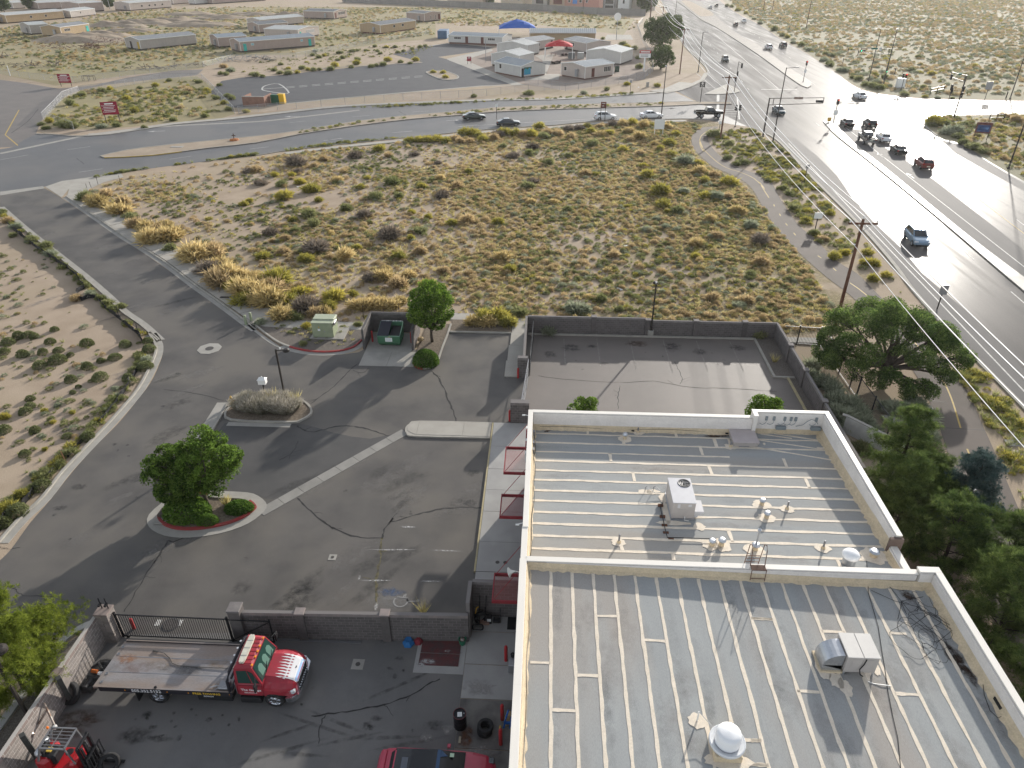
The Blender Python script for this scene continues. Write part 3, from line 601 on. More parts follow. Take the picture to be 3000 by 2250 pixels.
# manholes, drains, vault lids
def lid(name,label,c,pad,r=.3,padn=8,rz=0,pm=CONC):
    t=thing(name,label,'manhole cover',(c[0],c[1],0),rz)
    MB().prism([(pad*math.cos(2*PI*(k+.5)/padn),pad*math.sin(2*PI*(k+.5)/padn))for k in range(padn)],0,.03).build('collar',pm,t)
    MB().lathe([(0,.028),(r,.028),(r,.04),(r*.9,.042),(r*.85,.036),(0,.04)][1:],n=20).build('lid',mat('cast_iron',(.10,.09,.085),(.07,.065,.06),8,.7),t);return t
lid('manhole','round iron manhole in an octagonal concrete collar on the side street',at(10,1455,170),1.05,.36)
lid('drain_cover','small square drain cover in the asphalt lot near the valley gutter',at(15,700,85),.32,.1,4,0)
lid('drain_cover','square concrete cleanout cover in the yard ahead of the red truck',at(15,890,885),.42,.12,4)
lid('manhole','dark round manhole just outside the sliding yard gate',at(14,1275,590),.45,.38,12,0,ASPN)
for x in(1185,1345):
    p=at(14,x,575);struct('white_paint_spot',MB().b(p.x-.15,p.x+.12,p.y-.2,p.y+.2,.02,.022),WHTP)
gv=thing('sidewalk_grate','dark rectangular grate set in the side street sidewalk','grate',at(6,1828,1312))
MB().b(-.55,.55,-.22,.22,.1,.135).build('frame',mat('cast_iron',(.1,.09,.085)),gv)
for i in range(9):MB().b(-.5+i*.115,-.45+i*.115,-.2,.2,.1,.145).build('bar',BLKI,gv)
for i,(x,y)in enumerate(((-3.0+.75,29.75),(-2.55+.75,29.75))):tag(MB((x,y,.14)).lathe([(.12,0),(.12,.006),(0,.007)],(x,y,.14),14).build('cleanout_cap',mat('cast_iron',(.1,.09,.085)),loc=(x,y,.14)),'small round cleanout cap on the front walk, '+('west of its twin' if i==0 else 'nearer the building wall'),'cleanout cap','paired cleanout caps in the front walk')
# yard: concrete strip and red pit cover
slabs('yard_concrete',[(-3.45,-.75,21.0,22.9),(-3.45,-.75,22.92,24.9),(-3.45,-.75,24.92,25.95)],.03,CONG)
slabs('yard_concrete',[(-3.45,-.75,12,15.4),(-3.45,-.75,15.42,18.5),(-3.45,-.75,18.52,20.98)],.03,CONO)
struct('pit_surround',MB().b(-5.95,-3.46,22.3,24.3,0,.026),CONG)
pc=thing('pit_cover','rusty red steel pit cover set in concrete beside the near block wall','steel plate',(-4.75,23.45,.026))
RPL=mat('worn_red_plate',(.13,.045,.045),(.09,.055,.055),3,.6,fine=.2,fsc=20)
MB().b(-1.0,1.0,-.72,-.02,0,.03).build('plate',RPL,pc);MB().b(-1.0,1.0,.02,.82,0,.028).build('plate',RPL,pc)
for x,y,rx,ry in((-5.3,22.95,.5,.2),(-5.6,22.75,.25,.15),(-4.4,23.6,.2,.1)):patch('worn_paint',(x,y),rx,ry,.06,WFADE)
patch('rust_stain',(-3.0,18.95),.4,.5,.036,RUST);patch('rust_stain',(-2.85,19.3),.2,.3,.036,RUST)
struct('gate_track',MB().b(-15.4,-8.9,23.86,23.98,.012,.05),STEEL)
# near-left planting strip outside the yard wall
slab('wall_gravel_strip',L2((-22.25,5),(-22.25,23.3),(-23.0,24.0),(-23.5,23.8),(-24.05,23.0),(-24.1,20.3),(-24.1,5)),.05,GRAV)
struct('wall_strip_curb',MB().ribbon(smooth_curve(L2((-22.2,24.3),(-23.0,24.5),(-23.6,24.25),(-24.2,23.4),(-24.35,22),(-24.35,18),(-24.35,8)),3),-.18,.18,0,.14),CONG)
# ---------------------------------------------------------------- block walls: every block that can be picked out is a part
_blk={}
def block_mesh(l,h,t):
    k=(round(l,3),round(h,3),round(t,3))
    if k not in _blk:_blk[k]=MB().bb(-l/2,l/2,-t/2,t/2,-h/2,h/2,.008).mesh('block')
    return _blk[k]
def cmu_wall(label,A_,B_,h,parent=None,thick=.2,m=None,mm=None,cap=None,pil=(),pilh=.1,limit=300,z0=0.0,t_face=None,capn=True,name='block_wall'):
    """running-bond wall from A_ to B_: mortar core, proud blocks, cap blocks and pilasters"""
    m=m or CMU;mm=mm or MORT;cap=cap or CAPB
    A_,B_=Vector(A_),Vector(B_);d=B_-A_;Ln=d.length;rz=math.atan2(d.y,d.x)
    t=parent or thing(name,label,'wall',(A_.x,A_.y,z0),rz)
    off=Matrix.Identity(4)if not parent else Matrix.Rotation(-parent.rotation_euler.z,4,'Z')@Matrix.Translation((A_.x-parent.location.x,A_.y-parent.location.y,0))@Matrix.Rotation(rz,4,'Z')
    rows=max(1,round(h/.2));rh=h/rows;n=max(1,round(Ln/.4));bl=Ln/n
    MB().b(.005,Ln-.005,-thick/2+.006,thick/2-.006,0,h-.008,off).build('mortar_core',mm,t)
    bm_=block_mesh(bl-.018,rh-.018,thick);hm=block_mesh(bl/2-.018,rh-.018,thick);cnt=0;rest=MB()
    for r in range(rows-1,-1,-1):
        xs=[(i+.5)*bl for i in range(n)]if r%2==0 else[bl/4]+[(i+1)*bl for i in range(n-1)]+[Ln-bl/4]
        top=r==rows-1
        for i,x in enumerate(xs):
            half=r%2==1 and i in(0,len(xs)-1)
            M=off@Matrix.Translation((x,random.uniform(-.003,.003),(r+.5)*rh))
            if cnt<limit:
                o=bpy.data.objects.new('block',hm if half else bm_);COL.objects.link(o);o.parent=t;o.matrix_local=M
                if len(o.data.materials)==0:o.data.materials.append(m)
                mt_=cap if(top and capn)else m
                if o.data.materials[0]!=mt_:o.material_slots[0].link='OBJECT';o.material_slots[0].material=mt_
                cnt+=1
            else:
                w=(bl/2 if half else bl)/2-.006;rest.b(-w,w,-thick/2,thick/2,-rh/2+.006,rh/2-.006,M)
    if rest.v:o=rest.build('block_courses',m,t);o['kind']='stuff'
    for s_ in pil:
        MB().bb(s_-.22,s_+.22,-thick/2-.1,thick/2+.1,0,h+pilh-.1,.01,off).build('pilaster',m,t)
        MB().bb(s_-.25,s_+.25,-thick/2-.13,thick/2+.13,h+pilh-.1,h+pilh,.012,off).build('pilaster_cap',cap,t)
    return t
NW=cmu_wall('dark grey block wall with two pilasters behind the red tow truck',(-15.45,24.0),(-3.35,24.35),1.95,pil=(3.6,7.9),cap=mat('wall_top_worn',(.27,.225,.21),(.2,.18,.17),2,.9),pilh=.08)
for x in(.35,):MB().bb(x-.3,x+.3,-.3,.3,0,2.15,.015).build('gate_pillar',CMU,NW);MB().bb(x-.33,x+.33,-.33,.33,2.15,2.27,.02).build('pillar_cap',CAPB,NW)
al=cmu_wall('tall dark block alcove wall at the end of the near yard wall',(-3.38,24.5),(-3.38,26.0),2.6)
cmu_wall('',(-3.28,26.02),(-.78,26.02),2.6,parent=al)
LW=cmu_wall('long tan block wall along the left side of the yard',(-22.05,23.4),(-22.05,9.5),1.9,m=CMUL,mm=MORTL,cap=mat('block_light_top',(.25,.20,.18),(.2,.165,.15),2,.9),pil=(3.25,7.6),pilh=.03)
gp=thing('gate_pillar','square block gate pillar carrying two iron guide rollers','pillar',(-21.7,23.65,0))
for r in range(10):
    for sx in(-1,1):
        o=obj('block',block_mesh(.31,.19,.66),CMUL,gp,(sx*.165,0,.1+r*.2));
MB().bb(-.36,.36,-.36,.36,2.0,2.1,.02).build('pillar_cap',mat('block_light_top',(.25,.2,.18)),gp)
for sx in(-.1,.22):
    b_=MB().bar((sx,.1,2.1),(sx-.05,.15,2.75),.05).bar((sx-.05,-.02,2.35),(sx-.05,.2,2.35),.1).build('guide_roller',BLKI,gp)
# sliding gate of the yard
def picket_gate(label,A_,B_,h,n,name='sliding_gate',cat='gate',mid=False,pw=.022,z0=.08,posts=()):
    A_,B_=Vector(A_),Vector(B_);d=B_-A_;t=thing(name,label,cat,(A_.x,A_.y,0),math.atan2(d.y,d.x));Ln=d.length
    for z in((z0,h)if not mid else(z0,h*.5,h)):MB().b(0,Ln,-.025,.025,z-.025,z+.025).build('rail',BLKI,t)
    pm=MB().b(-pw/2,pw/2,-pw/2,pw/2,z0,h).mesh('picket')
    for i in range(n):obj('picket',pm,BLKI,t,((i+.5)*Ln/n,0,0))
    for x in posts:MB().b(x-.045,x+.045,-.045,.045,0,h+.12).b(x-.055,x+.055,-.055,.055,h+.12,h+.15).build('post',BLKI,t)
    return t
YG=picket_gate('black iron sliding gate of close upright bars behind the flatbed',(-21.3,23.75),(-15.5,23.72),1.65,48,posts=(0.0,5.8))
MB().b(5.8,8.0,-.02,.02,.06,.12).b(5.8,8.0,-.02,.02,1.6,1.66).bar((5.8,0,.1),(8,0,1.6),.04).b(7.95,8.0,-.03,.03,0,1.75).build('counterweight_frame',BLKI,YG)
for x in(.3,):MB().lathe([(.1,-.03),(.1,.03)],(x,-.05,.1),12,ax='y').build('wheel',RUBBER,YG)
# back-lot walls
cmu_wall('dark block wall along the north side of the back lot, stepping down at the lamp',(-1.35,58.95),(9.35,58.95),1.75,pil=(6.05,),name='block_wall')
cmu_wall('lower dark block wall between the back lot lamp and its north-east corner',(9.37,58.95),(21.3,58.95),1.55,pil=(.25,4.6,9.0))
cmu_wall('dark block wall between the back lot and the grey shrubs by the iron fence',(21.2,58.8),(21.2,37.8),1.6,pil=(4.2,8.4,13.0),cap=CAPB)
cmu_wall('short dark block wall on the left of the back lot gate, north of the opening',(-1.45,58.9),(-1.45,51.1),1.75,pil=())
sp=cmu_wall('squat dark block pier at the building end of the back lot gate',(-2.2,44.25),(-.8,44.25),1.9,thick=.5)
np_=cmu_wall('dark block pier at the far end of the back lot gate',(-1.95,50.95),(-1.1,50.95),1.9,thick=.4)
bg_=thing('swing_gate','open dark metal gate frame with wire mesh at the back lot entrance','gate',(-1.05,50.7,0))
g2=MB()
for z in(.15,1.0,1.8):g2.bar((0,0,z),(-.35,-6.2,z),.05)
for y in(0,-2.1,-4.2,-6.2):g2.bar((-.35*y/-6.2,y,.1),(-.35*y/-6.2,y,1.85),.05)
g2.build('frame',STEEL,bg_)
def netting(name,A_,B_,z0,z1,m,parent=None,loc=(0,0,0)):
    A_,B_=Vector(A_),Vector(B_);L_=(B_-A_).length
    me=bpy.data.meshes.new(name);me.from_pydata([(A_.x,A_.y,z0),(B_.x,B_.y,z0),(B_.x,B_.y,z1),(A_.x,A_.y,z1)],[],[(0,1,2,3)])
    uv=me.uv_layers.new(name='uv');
    for i,c in enumerate(((0,z0),(L_,z0),(L_,z1),(0,z1))):uv.data[i].uv=c
    return obj(name,me,m,parent,loc)
CHAIN=meshmat('chain_link',(.42,.43,.44),.07,.13)
netting('wire_mesh',(0,0),(-.35,-6.2),.15,1.8,CHAIN,bg_)
b3=thing('swing_gate','folded back dark gate leaf against the north wall pier','gate',(-.95,51.2,0));g3=MB()
for z in(.1,.95,1.8):g3.bar((0,0,z),(.15,6.6,z),.05)
for y in(0,3.3,6.6):g3.bar((.02*y,y,0),(.02*y,y,2.0),.06)
g3.build('frame',BLKI,b3);netting('wire_mesh',(0,0),(.15,6.6),.1,1.8,CHAIN,b3)
# dumpster enclosure
de=cmu_wall('three-sided dark block enclosure around the green dumpster',(-15.75,58.55),(-11.3,58.55),2.0,name='dumpster_enclosure',mm=mat('mortar_dark',(.10,.093,.09),rough=.95),cap=CAPB)
cmu_wall('',(-15.75,55.0),(-15.75,58.45),2.0,parent=de,mm=MATS['mortar_dark']);cmu_wall('',(-11.4,55.1),(-11.4,58.45),2.0,parent=de,mm=MATS['mortar_dark'])
# white retaining wall and iron fences on the right
rw=thing('retaining_wall','low white retaining wall beside the pines with dark stain marks','wall',(22.3,44.2,0),0)
MB().prism([(0,0),(2.9,-3.6),(3.1,-3.45),(.2,.15)],0,1.3).build('wall',mat('white_stucco',(.62,.62,.60),(.5,.5,.49),1.5,.9,fine=.06),rw)
MB().prism([(-.25,.1),(.02,.02),(2.9,-3.55),(3.12,-3.42),(.22,.2),(-.1,.4)],1.3,1.36).build('coping',CONC,rw)
rw2=thing('retaining_wall','pale curved concrete wall half hidden between the pine and the blue spruce','wall',(26.2,38.5,0));MB().prism(smooth_curve(L2((0,0),(1.2,-1.6),(1.7,-3.6),(1.9,-3.6),(1.5,-1.4),(.2,.15)),2),0,1.1).build('wall',MATS['white_stucco'],rw2)
rw3=thing('concrete_slab','pale flat concrete slab behind the iron fence near the grey shrubs','slab',at(13,1010,930));MB().b(-.9,.9,-.8,.8,0,.25).build('slab',CONC,rw3)
picket_gate('black iron fence panel beyond the back lot wall, above a concrete footing',(21.6,57.9),(24.75,57.65),1.75,26,'iron_fence','fence',posts=(1.3,3.15))
struct('fence_footing',MB().b(21.6,25.6,57.9,58.9,0,.14),CONC)
picket_gate('black iron fence running past the elm towards the retaining wall',(24.9,57.6),(25.1,43.2),1.75,96,'iron_fence','fence',posts=(0,2.4,4.8,7.2,8.6,11.4,14.3))
# ---------------------------------------------------------------- the garage building in front, seen from above its flat roofs
PAR=mat('parapet_white',(.80,.755,.685),(.74,.70,.645),.8,.55,fine=.04,fsc=12)
PARI=mat('parapet_inner',(.80,.75,.70),(.73,.68,.63),1.2,.6,fine=.05,fsc=10)
FLASH=mat('flashing_mastic',(.66,.54,.37),(.56,.46,.32),2.5,.8,.3,12,fine=.1,fsc=12)
SEAM=mat('seam_mastic',(.76,.67,.55),(.68,.595,.48),2.5,.75,.3,14,fine=.08,fsc=14)
ROOFN=mat('roof_felt_near',(.36,.368,.36),(.33,.338,.332),.9,.9,.15,40,fine=.1,fsc=30,spec=.03,stretch=(1.6,.35,1),col3=(.365,.34,.31),sc3=.16)
ROOFF=mat('roof_felt_far',(.36,.368,.36),(.33,.338,.332),.9,.9,.15,40,fine=.09,fsc=30,spec=.03,stretch=(.35,1.6,1),col3=(.36,.335,.30),sc3=.16)
BRKW=mat('brown_block_wall',(.17,.125,.105),(.14,.10,.085),2,.9,fine=.1,fsc=20)
CANR=mat('red_canopy_steel',(.28,.035,.045),(.22,.035,.04),4,.5,fine=.1)
CANM=meshmat('canopy_mesh',(.30,.075,.07),.05,.2,diag=False)
TANU=mat('tan_unit',(.47,.43,.40),(.43,.395,.37),2,.5);LGRY=mat('pale_unit_top',(.60,.59,.60),(.55,.54,.55),2,.45)
fF=lambda p:4.8+(36.7-p.y)/12.2*.55
fN=lambda p:5.65-(p.x+.45)/18.7*.40
def atr(k,x,y,f,dz=0):
    z=5.2
    for _ in range(6):p=at(k,x,y,z);z=f(p)+dz
    return at(k,x,y,z)
B=thing('garage_building','long flat-roofed garage with white parapets and red steel canopies over its doors','building',(9,20,0))
bp=lambda:MB((9,20,0))
bp().b(-.70,17.55,24.3,36.98,0,4.78).b(-.72,18.48,6,24.28,0,5.2).build('wall',BRKW,B)
rf=bp();rf.add([(-.45,24.4,fF(Vector((0,24.4)))),(17.4,24.4,fF(Vector((0,24.4)))),(17.4,37.1,fF(Vector((0,37.1)))),(-.45,37.1,fF(Vector((0,37.1))))],[(0,1,2,3)]);rf.build('roof_membrane',ROOFF,B)
rf=bp();rf.add([(-.47,6,fN(Vector((-.47,0)))),(18.3,6,fN(Vector((18.3,0)))),(18.3,24.3,fN(Vector((18.3,0)))),(-.47,24.3,fN(Vector((-.47,0))))],[(0,1,2,3)]);rf.build('roof_membrane',ROOFN,B)
def parapet(x0,x1,y0,y1,zt,zb=4.5,cap=.05,ov=.03,inner=None):
    bp().b(x0,x1,y0,y1,zb,zt-.06).build('parapet',PAR,B)
    bp().bb(x0-ov,x1+ov,y0-ov,y1+ov,zt-.06,zt,.012).build('parapet_cap',WHT if not inner else inner,B)
CAPW=mat('cap_metal',(.82,.775,.70),(.78,.735,.665),.7,.4)
for a in((-.70,-.47,31.0,36.96,6.0),(-.70,-.47,26.5,30.97,6.0),(-.73,-.49,24.35,26.48,5.96),(-.76,-.49,17.6,24.3,6.0),(-.76,-.49,6,17.56,6.0)):parapet(*a,inner=CAPW)
parapet(-.44,13.0,36.74,36.98,6.0,inner=CAPW);parapet(13.0,13.22,36.5,37.2,6.3,inner=CAPW);parapet(13.26,17.6,36.98,37.2,6.3,inner=CAPW)
parapet(17.36,17.6,26.4,36.93,6.3,inner=CAPW);parapet(17.15,17.42,24.5,26.36,5.75,inner=CAPW)
parapet(-.45,17.5,24.2,24.46,6.0,inner=CAPW);parapet(17.56,18.5,24.2,24.5,6.15,inner=CAPW);parapet(18.24,18.5,6,24.15,6.15,inner=CAPW)
bp().b(17.02,17.66,26.2,26.36,4.4,6.2).build('end_pier',BRKW,B)
# inner faces: ribbed metal skirts above a mastic-coated upstand
def skirt(x0,x1,y0,y1,z0,z1,n,nm='metal_skirt',m=None):
    o=bp()
    for i in range(n):
        a,b2=z0+(z1-z0)*i/n,z0+(z1-z0)*(i+1)/n;e=.008*(i%2)
        if abs(x1-x0)>abs(y1-y0):o.b(x0,x1,y0+e,y1,a,b2)
        else:o.b(x0+e,x1-e,y0,y1,a,b2)
    o.build(nm,m or PARI,B)
skirt(-.42,12.99,36.66,36.735,5.1,5.93,4);skirt(13.24,17.3,36.9,36.975,5.05,6.22,4);skirt(17.27,17.355,26.45,36.9,5.35,6.22,3)
skirt(-.42,17.45,24.13,24.195,5.62,5.93,4);skirt(17.58,18.2,24.12,24.195,5.55,6.05,2);skirt(18.15,18.235,6,24.1,5.5,6.07,3);skirt(17.07,17.145,24.55,26.2,5.3,5.68,2)
def flash(pts,hgt,w):
    """mastic-coated cant strip along the foot of a parapet"""
    o=bp();n=len(pts)
    vs=[];fs=[]
    for i,(x,y,z,nx,ny)in enumerate(pts):
        j=random.uniform(.75,1.25);vs+=[(x,y,z+hgt),(x+nx*.04,y+ny*.04,z+hgt),(x+nx*w*.5,y+ny*w*.5,z+.07),(x+nx*w*j,y+ny*w*j,z+.012),(x+nx*w*j,y+ny*w*j,z-.02)]
        if i:fs+=[((i-1)*5+k,i*5+k,i*5+k+1,(i-1)*5+k+1)for k in range(4)]
    o.add(vs,fs).build('flashing',FLASH,B)
def run(a,b2,n,f,nx,ny):return[(a[0]+(b2[0]-a[0])*t,a[1]+(b2[1]-a[1])*t,f(Vector((a[0]+(b2[0]-a[0])*t,a[1]+(b2[1]-a[1])*t))),nx,ny)for t in np.linspace(0,1,n)]
flash(run((-.45,36.7),(13.0,36.7),60,fF,0,-1),.34,.22);flash(run((13.2,36.93),(17.3,36.93),20,fF,0,-1),.3,.15)
flash(run((-.46,24.5),(-.46,36.7),60,fF,1,0),.5,.22);flash(run((17.32,36.9),(17.32,26.3),50,fF,-1,0),.5,.3);flash(run((17.12,26.3),(17.12,24.5),10,fF,-1,0),.3,.22)
flash(run((-.4,24.16),(18.2,24.16),80,fN,0,-1),.3,.26);flash(run((-.47,6),(-.47,24.1),80,fN,1,0),.3,.26);flash(run((18.2,24.1),(18.2,6),80,fN,-1,0),.35,.3)
def seam(p,q,w,f,n=None,wob=.03,nm='roof_seam',m=None):
    p,q=Vector(p).to_2d(),Vector(q).to_2d();d=q-p;L_=d.length;n=n or max(3,int(L_/.35));d.normalize();t=Vector((-d.y,d.x));vs=[];fs=[];o=random.random()*50
    for i in range(n+1):
        c=p.lerp(q,i/n)+t*wob*(mnoise.noise((i*.35,o,0))*1.6);ww=w*(1+.55*mnoise.noise((i*.55,o+9,3)))+random.uniform(-.012,.012)
        a,b2=c+t*ww/2,c-t*ww/2;za,zb=f(a),f(b2);vs+=[(a.x,a.y,za-.01),(a.x,a.y,za+.014),(b2.x,b2.y,zb+.014),(b2.x,b2.y,zb-.01)]
        if i:j=(i-1)*4;fs+=[(j+1,j+2,j+6,j+5),(j,j+1,j+5,j+4),(j+2,j+3,j+7,j+6)]
    bp().add(vs,[x[::-1]for x in fs]).build(nm,m or SEAM,B)
ys=[atr(0,1570,1200+y/2.767,fF).y for y in(192,265,340,412,490,567,652,737,828,922,1020,1125)]
for i,y in enumerate(ys):
    if i in(0,2):seam((-.3,y),(11.2 if i==2 else 17.1,y),.12,fF)
    else:seam((-.3,y),(17.05,y-.0),.14 if i<3 else .17,fF)
for(k,a,b2)in((12,(705,1060),(708,1100)),(12,(1370,1075),(1385,1118)),(12,(980,1160),(985,1178)),(12,(875,1243),(885,1305)),(12,(1565,1200),(1585,1260)),(12,(1630,1342),(1655,1405)),(12,(1050,1390),(1065,1458)),(12,(1670,1130),(1690,1195)),(13,(225,1170),(250,1232)),(13,(375,1305),(410,1380)),(16,(860,70),(885,150)),(16,(1620,10),(1650,90)),(16,(1235,175),(1240,215)),(12,(1780,1130),(1800,1205)),(17,(600,215),(620,262)),(12,(1840,1110),(1850,1200))):seam(atr(k,*a,fF),atr(k,*b2,fF),.17,fF,3,.01)
nz=lambda x,y:(2150+x/5.53,1150+y/5.53)
for a,b2,w in(((430,670),(940,745),.1),((650,665),(1500,795),.11),((380,765),(1570,945),.1),((250,870),(1650,1105),.12),((980,560),(1430,620),.1),((1390,805),(1530,825),.1),((1350,905),(1540,905),.25),((80,830),(400,830),.15),((470,830),(510,835),.18),((430,550),(900,550),.08)):seam(atr(0,*nz(*a),fF),atr(0,*nz(*b2),fF),w,fF,None,.01)
# near roof: seams run away from the camera
xs_t=[at(16,x,300,5.6)for x in(388,535,680,825,968,1115,1260,1405,1550,1695,1840)];xs=[p.x for p in xs_t]+[at(17,x,400,5.35).x for x in(218,365,512,655,805,960,1120)]
for i,x in enumerate(xs):seam((x,23.9),(x+.02,6),.14,fN,60,.022)
for k,a,b2 in((16,(705,605),(850,605)),(16,(245,925),(385,930)),(16,(570,1015),(720,1020)),(16,(1040,770),(1185,780)),(16,(395,1255),(560,1262)),(16,(1785,620),(1925,625)),(17,(0,620),(150,628)),(17,(490,710),(650,718)),(17,(965,722),(1080,728)),(17,(320,1125),(475,1133)),(17,(1000,1142),(1170,1152)),(16,(1725,1465),(1850,1470)),(16,(1760,1635),(1900,1640)),(17,(0,1470),(70,1470)),(17,(0,1635),(110,1640))):seam(atr(k,*a,fN),atr(k,*b2,fN),.13,fN,4,.01)
# mastic collars, stains, ponding marks
def blot(name,c,rx,ry,m,f,rz=0,dz=.018,n=18):
    vs=[(0,0,0)]+[(rx*math.cos(a)*random.uniform(.8,1.2),ry*math.sin(a)*random.uniform(.8,1.2),0)for a in np.linspace(0,2*PI,n+1)[:-1]];M=Matrix.Rotation(rz,3,'Z');out=[]
    for v in vs:w=M@Vector(v)+Vector((c.x,c.y,0));out.append((w.x,w.y,f(w)+dz))
    bp().add(out,[(0,1+i,1+(i+1)%n)for i in range(n)]).build(name,m,B)
def rpatch(c,rx,ry,f,m,rz=0,name='roof_stain',dz=.006):
    o=patch(name,(0,0),rx,ry,0,m,rz);o.parent=B;del o['kind']
    zx=(f(c+Vector((1,0,0)))-f(c));zy=(f(c+Vector((0,1,0)))-f(c))
    o.location=(c.x-9,c.y-20,f(c)+dz);o.rotation_euler=(math.atan(zy),-math.atan(zx),0)
RUSTR=patchmat('roof_ponding_stain',(.05,.028,.018),.7,2.5,1.5);GRIME=patchmat('roof_grime',(.25,.25,.245),.85,2.0,.13);WARM=patchmat('roof_pink_dirt',(.31,.265,.235),.85,1.6,.22);GRIMED=patchmat('roof_dark_grime',(.15,.13,.135),.85,2.2,.33)
for k,x,y,rx,ry,f,m,rz in((12,310,1045,.45,.28,fF,RUSTR,.3),(12,500,1048,.5,.12,fF,RUSTR,0),(12,400,1075,.3,.12,fF,RUSTR,.6),(12,760,1050,.8,.1,fF,GRIMED,0),(12,1690,1110,1.0,.38,fF,RUSTR,.25),(12,1060,1050,.25,.12,fF,RUSTR,0),(12,960,1085,1.3,.3,fF,WARM,.1),(12,1350,1100,1.4,.3,fF,WARM,0),(17,1430,900,.36,1.45,fN,RUSTR,.22),(17,1440,930,.3,1.3,fN,RUSTR,.22),(17,1070,440,.32,.7,fN,RUSTR,.2),(17,1150,600,.8,1.7,fN,GRIMED,.25),(17,1350,760,.6,1.2,fN,WARM,.2),(17,1650,1250,.5,1.8,fN,GRIMED,.25),(17,1720,1400,.45,1.2,fN,WARM,.2),(17,1000,1000,.9,1.5,fN,WARM,.2),(17,900,1150,.8,1.0,fN,WARM,.1),(17,1250,1000,.7,1.4,fN,GRIME,.2),(17,300,830,.35,1.6,fN,WARM,.3),(13,450,950,.5,.15,fF,RUSTR,0),(13,510,960,.3,.2,fF,RUSTR,0)):rpatch(atr(k,x,y,f),rx,ry,f,m,rz)
for x in xs:
    for j in range(5):rpatch(Vector((x+random.uniform(.1,.35),random.uniform(12.5,23),0)),.3,random.uniform(.7,2.2),fN,GRIME,0)
for i in range(26):rpatch(Vector((random.uniform(0,17),random.uniform(25,36),0)),random.uniform(.6,2.2),.28,fF,random.choice((GRIME,GRIME,WARM)),0)
for i in range(16):rpatch(Vector((random.uniform(1,17),random.uniform(13,23),0)),.6,random.uniform(.7,1.8),fN,WARM,0)
# scuppers, hatch, sign wiring on the raised corner
for k,x,y in((12,1045,1047),(12,1755,1070)):p=atr(k,x,y,fF);bp().b(p.x-.09,p.x+.09,36.55,36.7,p.z-.02,p.z+.14).build('scupper',BLKP,B)
p=atr(17,1715,1225,fN);bp().b(18.05,18.2,p.y-.25,p.y+.25,p.z,p.z+.2).build('scupper',BLKP,B)
h=atr(0,2150+200/5.53,1150+800/5.53,fF,.3);bp().bb(h.x-.72,h.x+.72,h.y-.05,36.6,h.z-.5,h.z-.02,.02).build('roof_hatch',TANU,B);bp().bb(h.x-.78,h.x+.78,h.y-.12,36.62,h.z-.02,h.z+.03,.012).build('hatch_lid',mat('hatch_pinkish',(.50,.44,.42),(.46,.4,.385),2,.6),B)
SGN=mat('sign_transformer_grey',(.23,.26,.27),rough=.5)
for zx in(715,1265):q=at(0,*nz(zx,480),5.3);bp().bb(q.x-.3,q.x+.3,36.62,36.84,5.2,5.42,.02).build('transformer_box',SGN,B)
for zx in(510,630,800,900,975,1300):
    q=at(0,*nz(zx,350),5.95);bp().b(q.x-.07,q.x+.07,36.82,36.89,5.75,6.02).build('junction_box',SGN,B)
    bp().tube([(q.x,36.8,5.75),(q.x-.05,36.76,5.6),(q.x-.22,36.74,5.5),(q.x-.4,36.78,5.56)],.018,5).build('sign_cable',SGN,B)
bp().tube([(17.0,36.8,5.6),(16.8,36.7,5.9),(16.5,36.7,6.0),(16.3,36.75,5.8),(16.1,36.75,5.55),(15.7,36.78,5.4)],.02,5).build('sign_cable',SGN,B)
cb=[(-.3,36.3),(-.28,35.2),(-.22,34.2),(-.3,33.4),(-.18,32.3),(-.25,30.8),(-.2,29.4),(-.3,27.9),(-.25,26),(-.3,24.9)]
bp().tube([(x,y,fF(Vector((x,y)))+.08)for x,y in smooth_curve(cb,4)],.018,5).build('roof_cable',BLKP,B)
bp().tube([(x,y,fN(Vector((x,y)))+.06)for x,y in smooth_curve([(-.3,23.8),(-.28,22),(-.2,20.5),(-.3,19),(-.22,17),(-.3,14),(-.25,10)],4)],.018,5).build('roof_cable',mat('roof_cable_pale',(.38,.34,.29)),B)
bp().tube([(x,36.62,4.98+.05*math.sin(x))for x in np.linspace(0,12.6,30)],.012,5).build('roof_cable',BLKP,B)
for y in(35.7,34.6,33.9):bp().b(-.42,-.28,y-.12,y+.12,5.0,5.3).build('junction_box',STEEL,B)
# three red steel canopies on rods, wire mesh infill, along the west wall
def canopy(y0,y1,z):
    c=bpy.data.objects.new('canopy',None);COL.objects.link(c);c.parent=B;c.location=(-.7-9,y0-20,z);d=y1-y0;w=1.47
    MB().b(-w,0,0,.06,-.14,.06).b(-w,0,d-.06,d,-.14,.06).b(-w,-w+.06,.061,d-.061,-.14,.06).b(-.12,-.06,.061,d-.061,-.1,.04).build('frame',CANR,c)
    me=bpy.data.meshes.new('mesh_panel');me.from_pydata([(-w+.05,.05,-.02),(-.1,.05,-.02),(-.1,d-.05,-.02),(-w+.05,d-.05,-.02)],[],[(0,1,2,3)]);uv=me.uv_layers.new(name='uv')
    for i,q in enumerate(((0,0),(w,0),(w,d),(0,d))):uv.data[i].uv=q
    obj('mesh_panel',me,CANM,c)
    MB().tube([(-w+.1,.1,.05),(.0,.9,1.5)],.018,5).build('tie_rod',CANR,c);MB().tube([(-w+.1,d-.1,.05),(.0,d+.7,1.5)],.018,5).build('tie_rod',CANR,c)
canopy(34.6,37.25,2.85);canopy(30.6,32.55,2.85);canopy(24.45,26.3,2.85)
for i in range(9):bp().b(-.85,-.72,34.3+i*.33,34.3+i*.33+(.24 if i%3 else .3),4.0,4.6).build('sign_letter',CANR if i%4 else WHT,B)
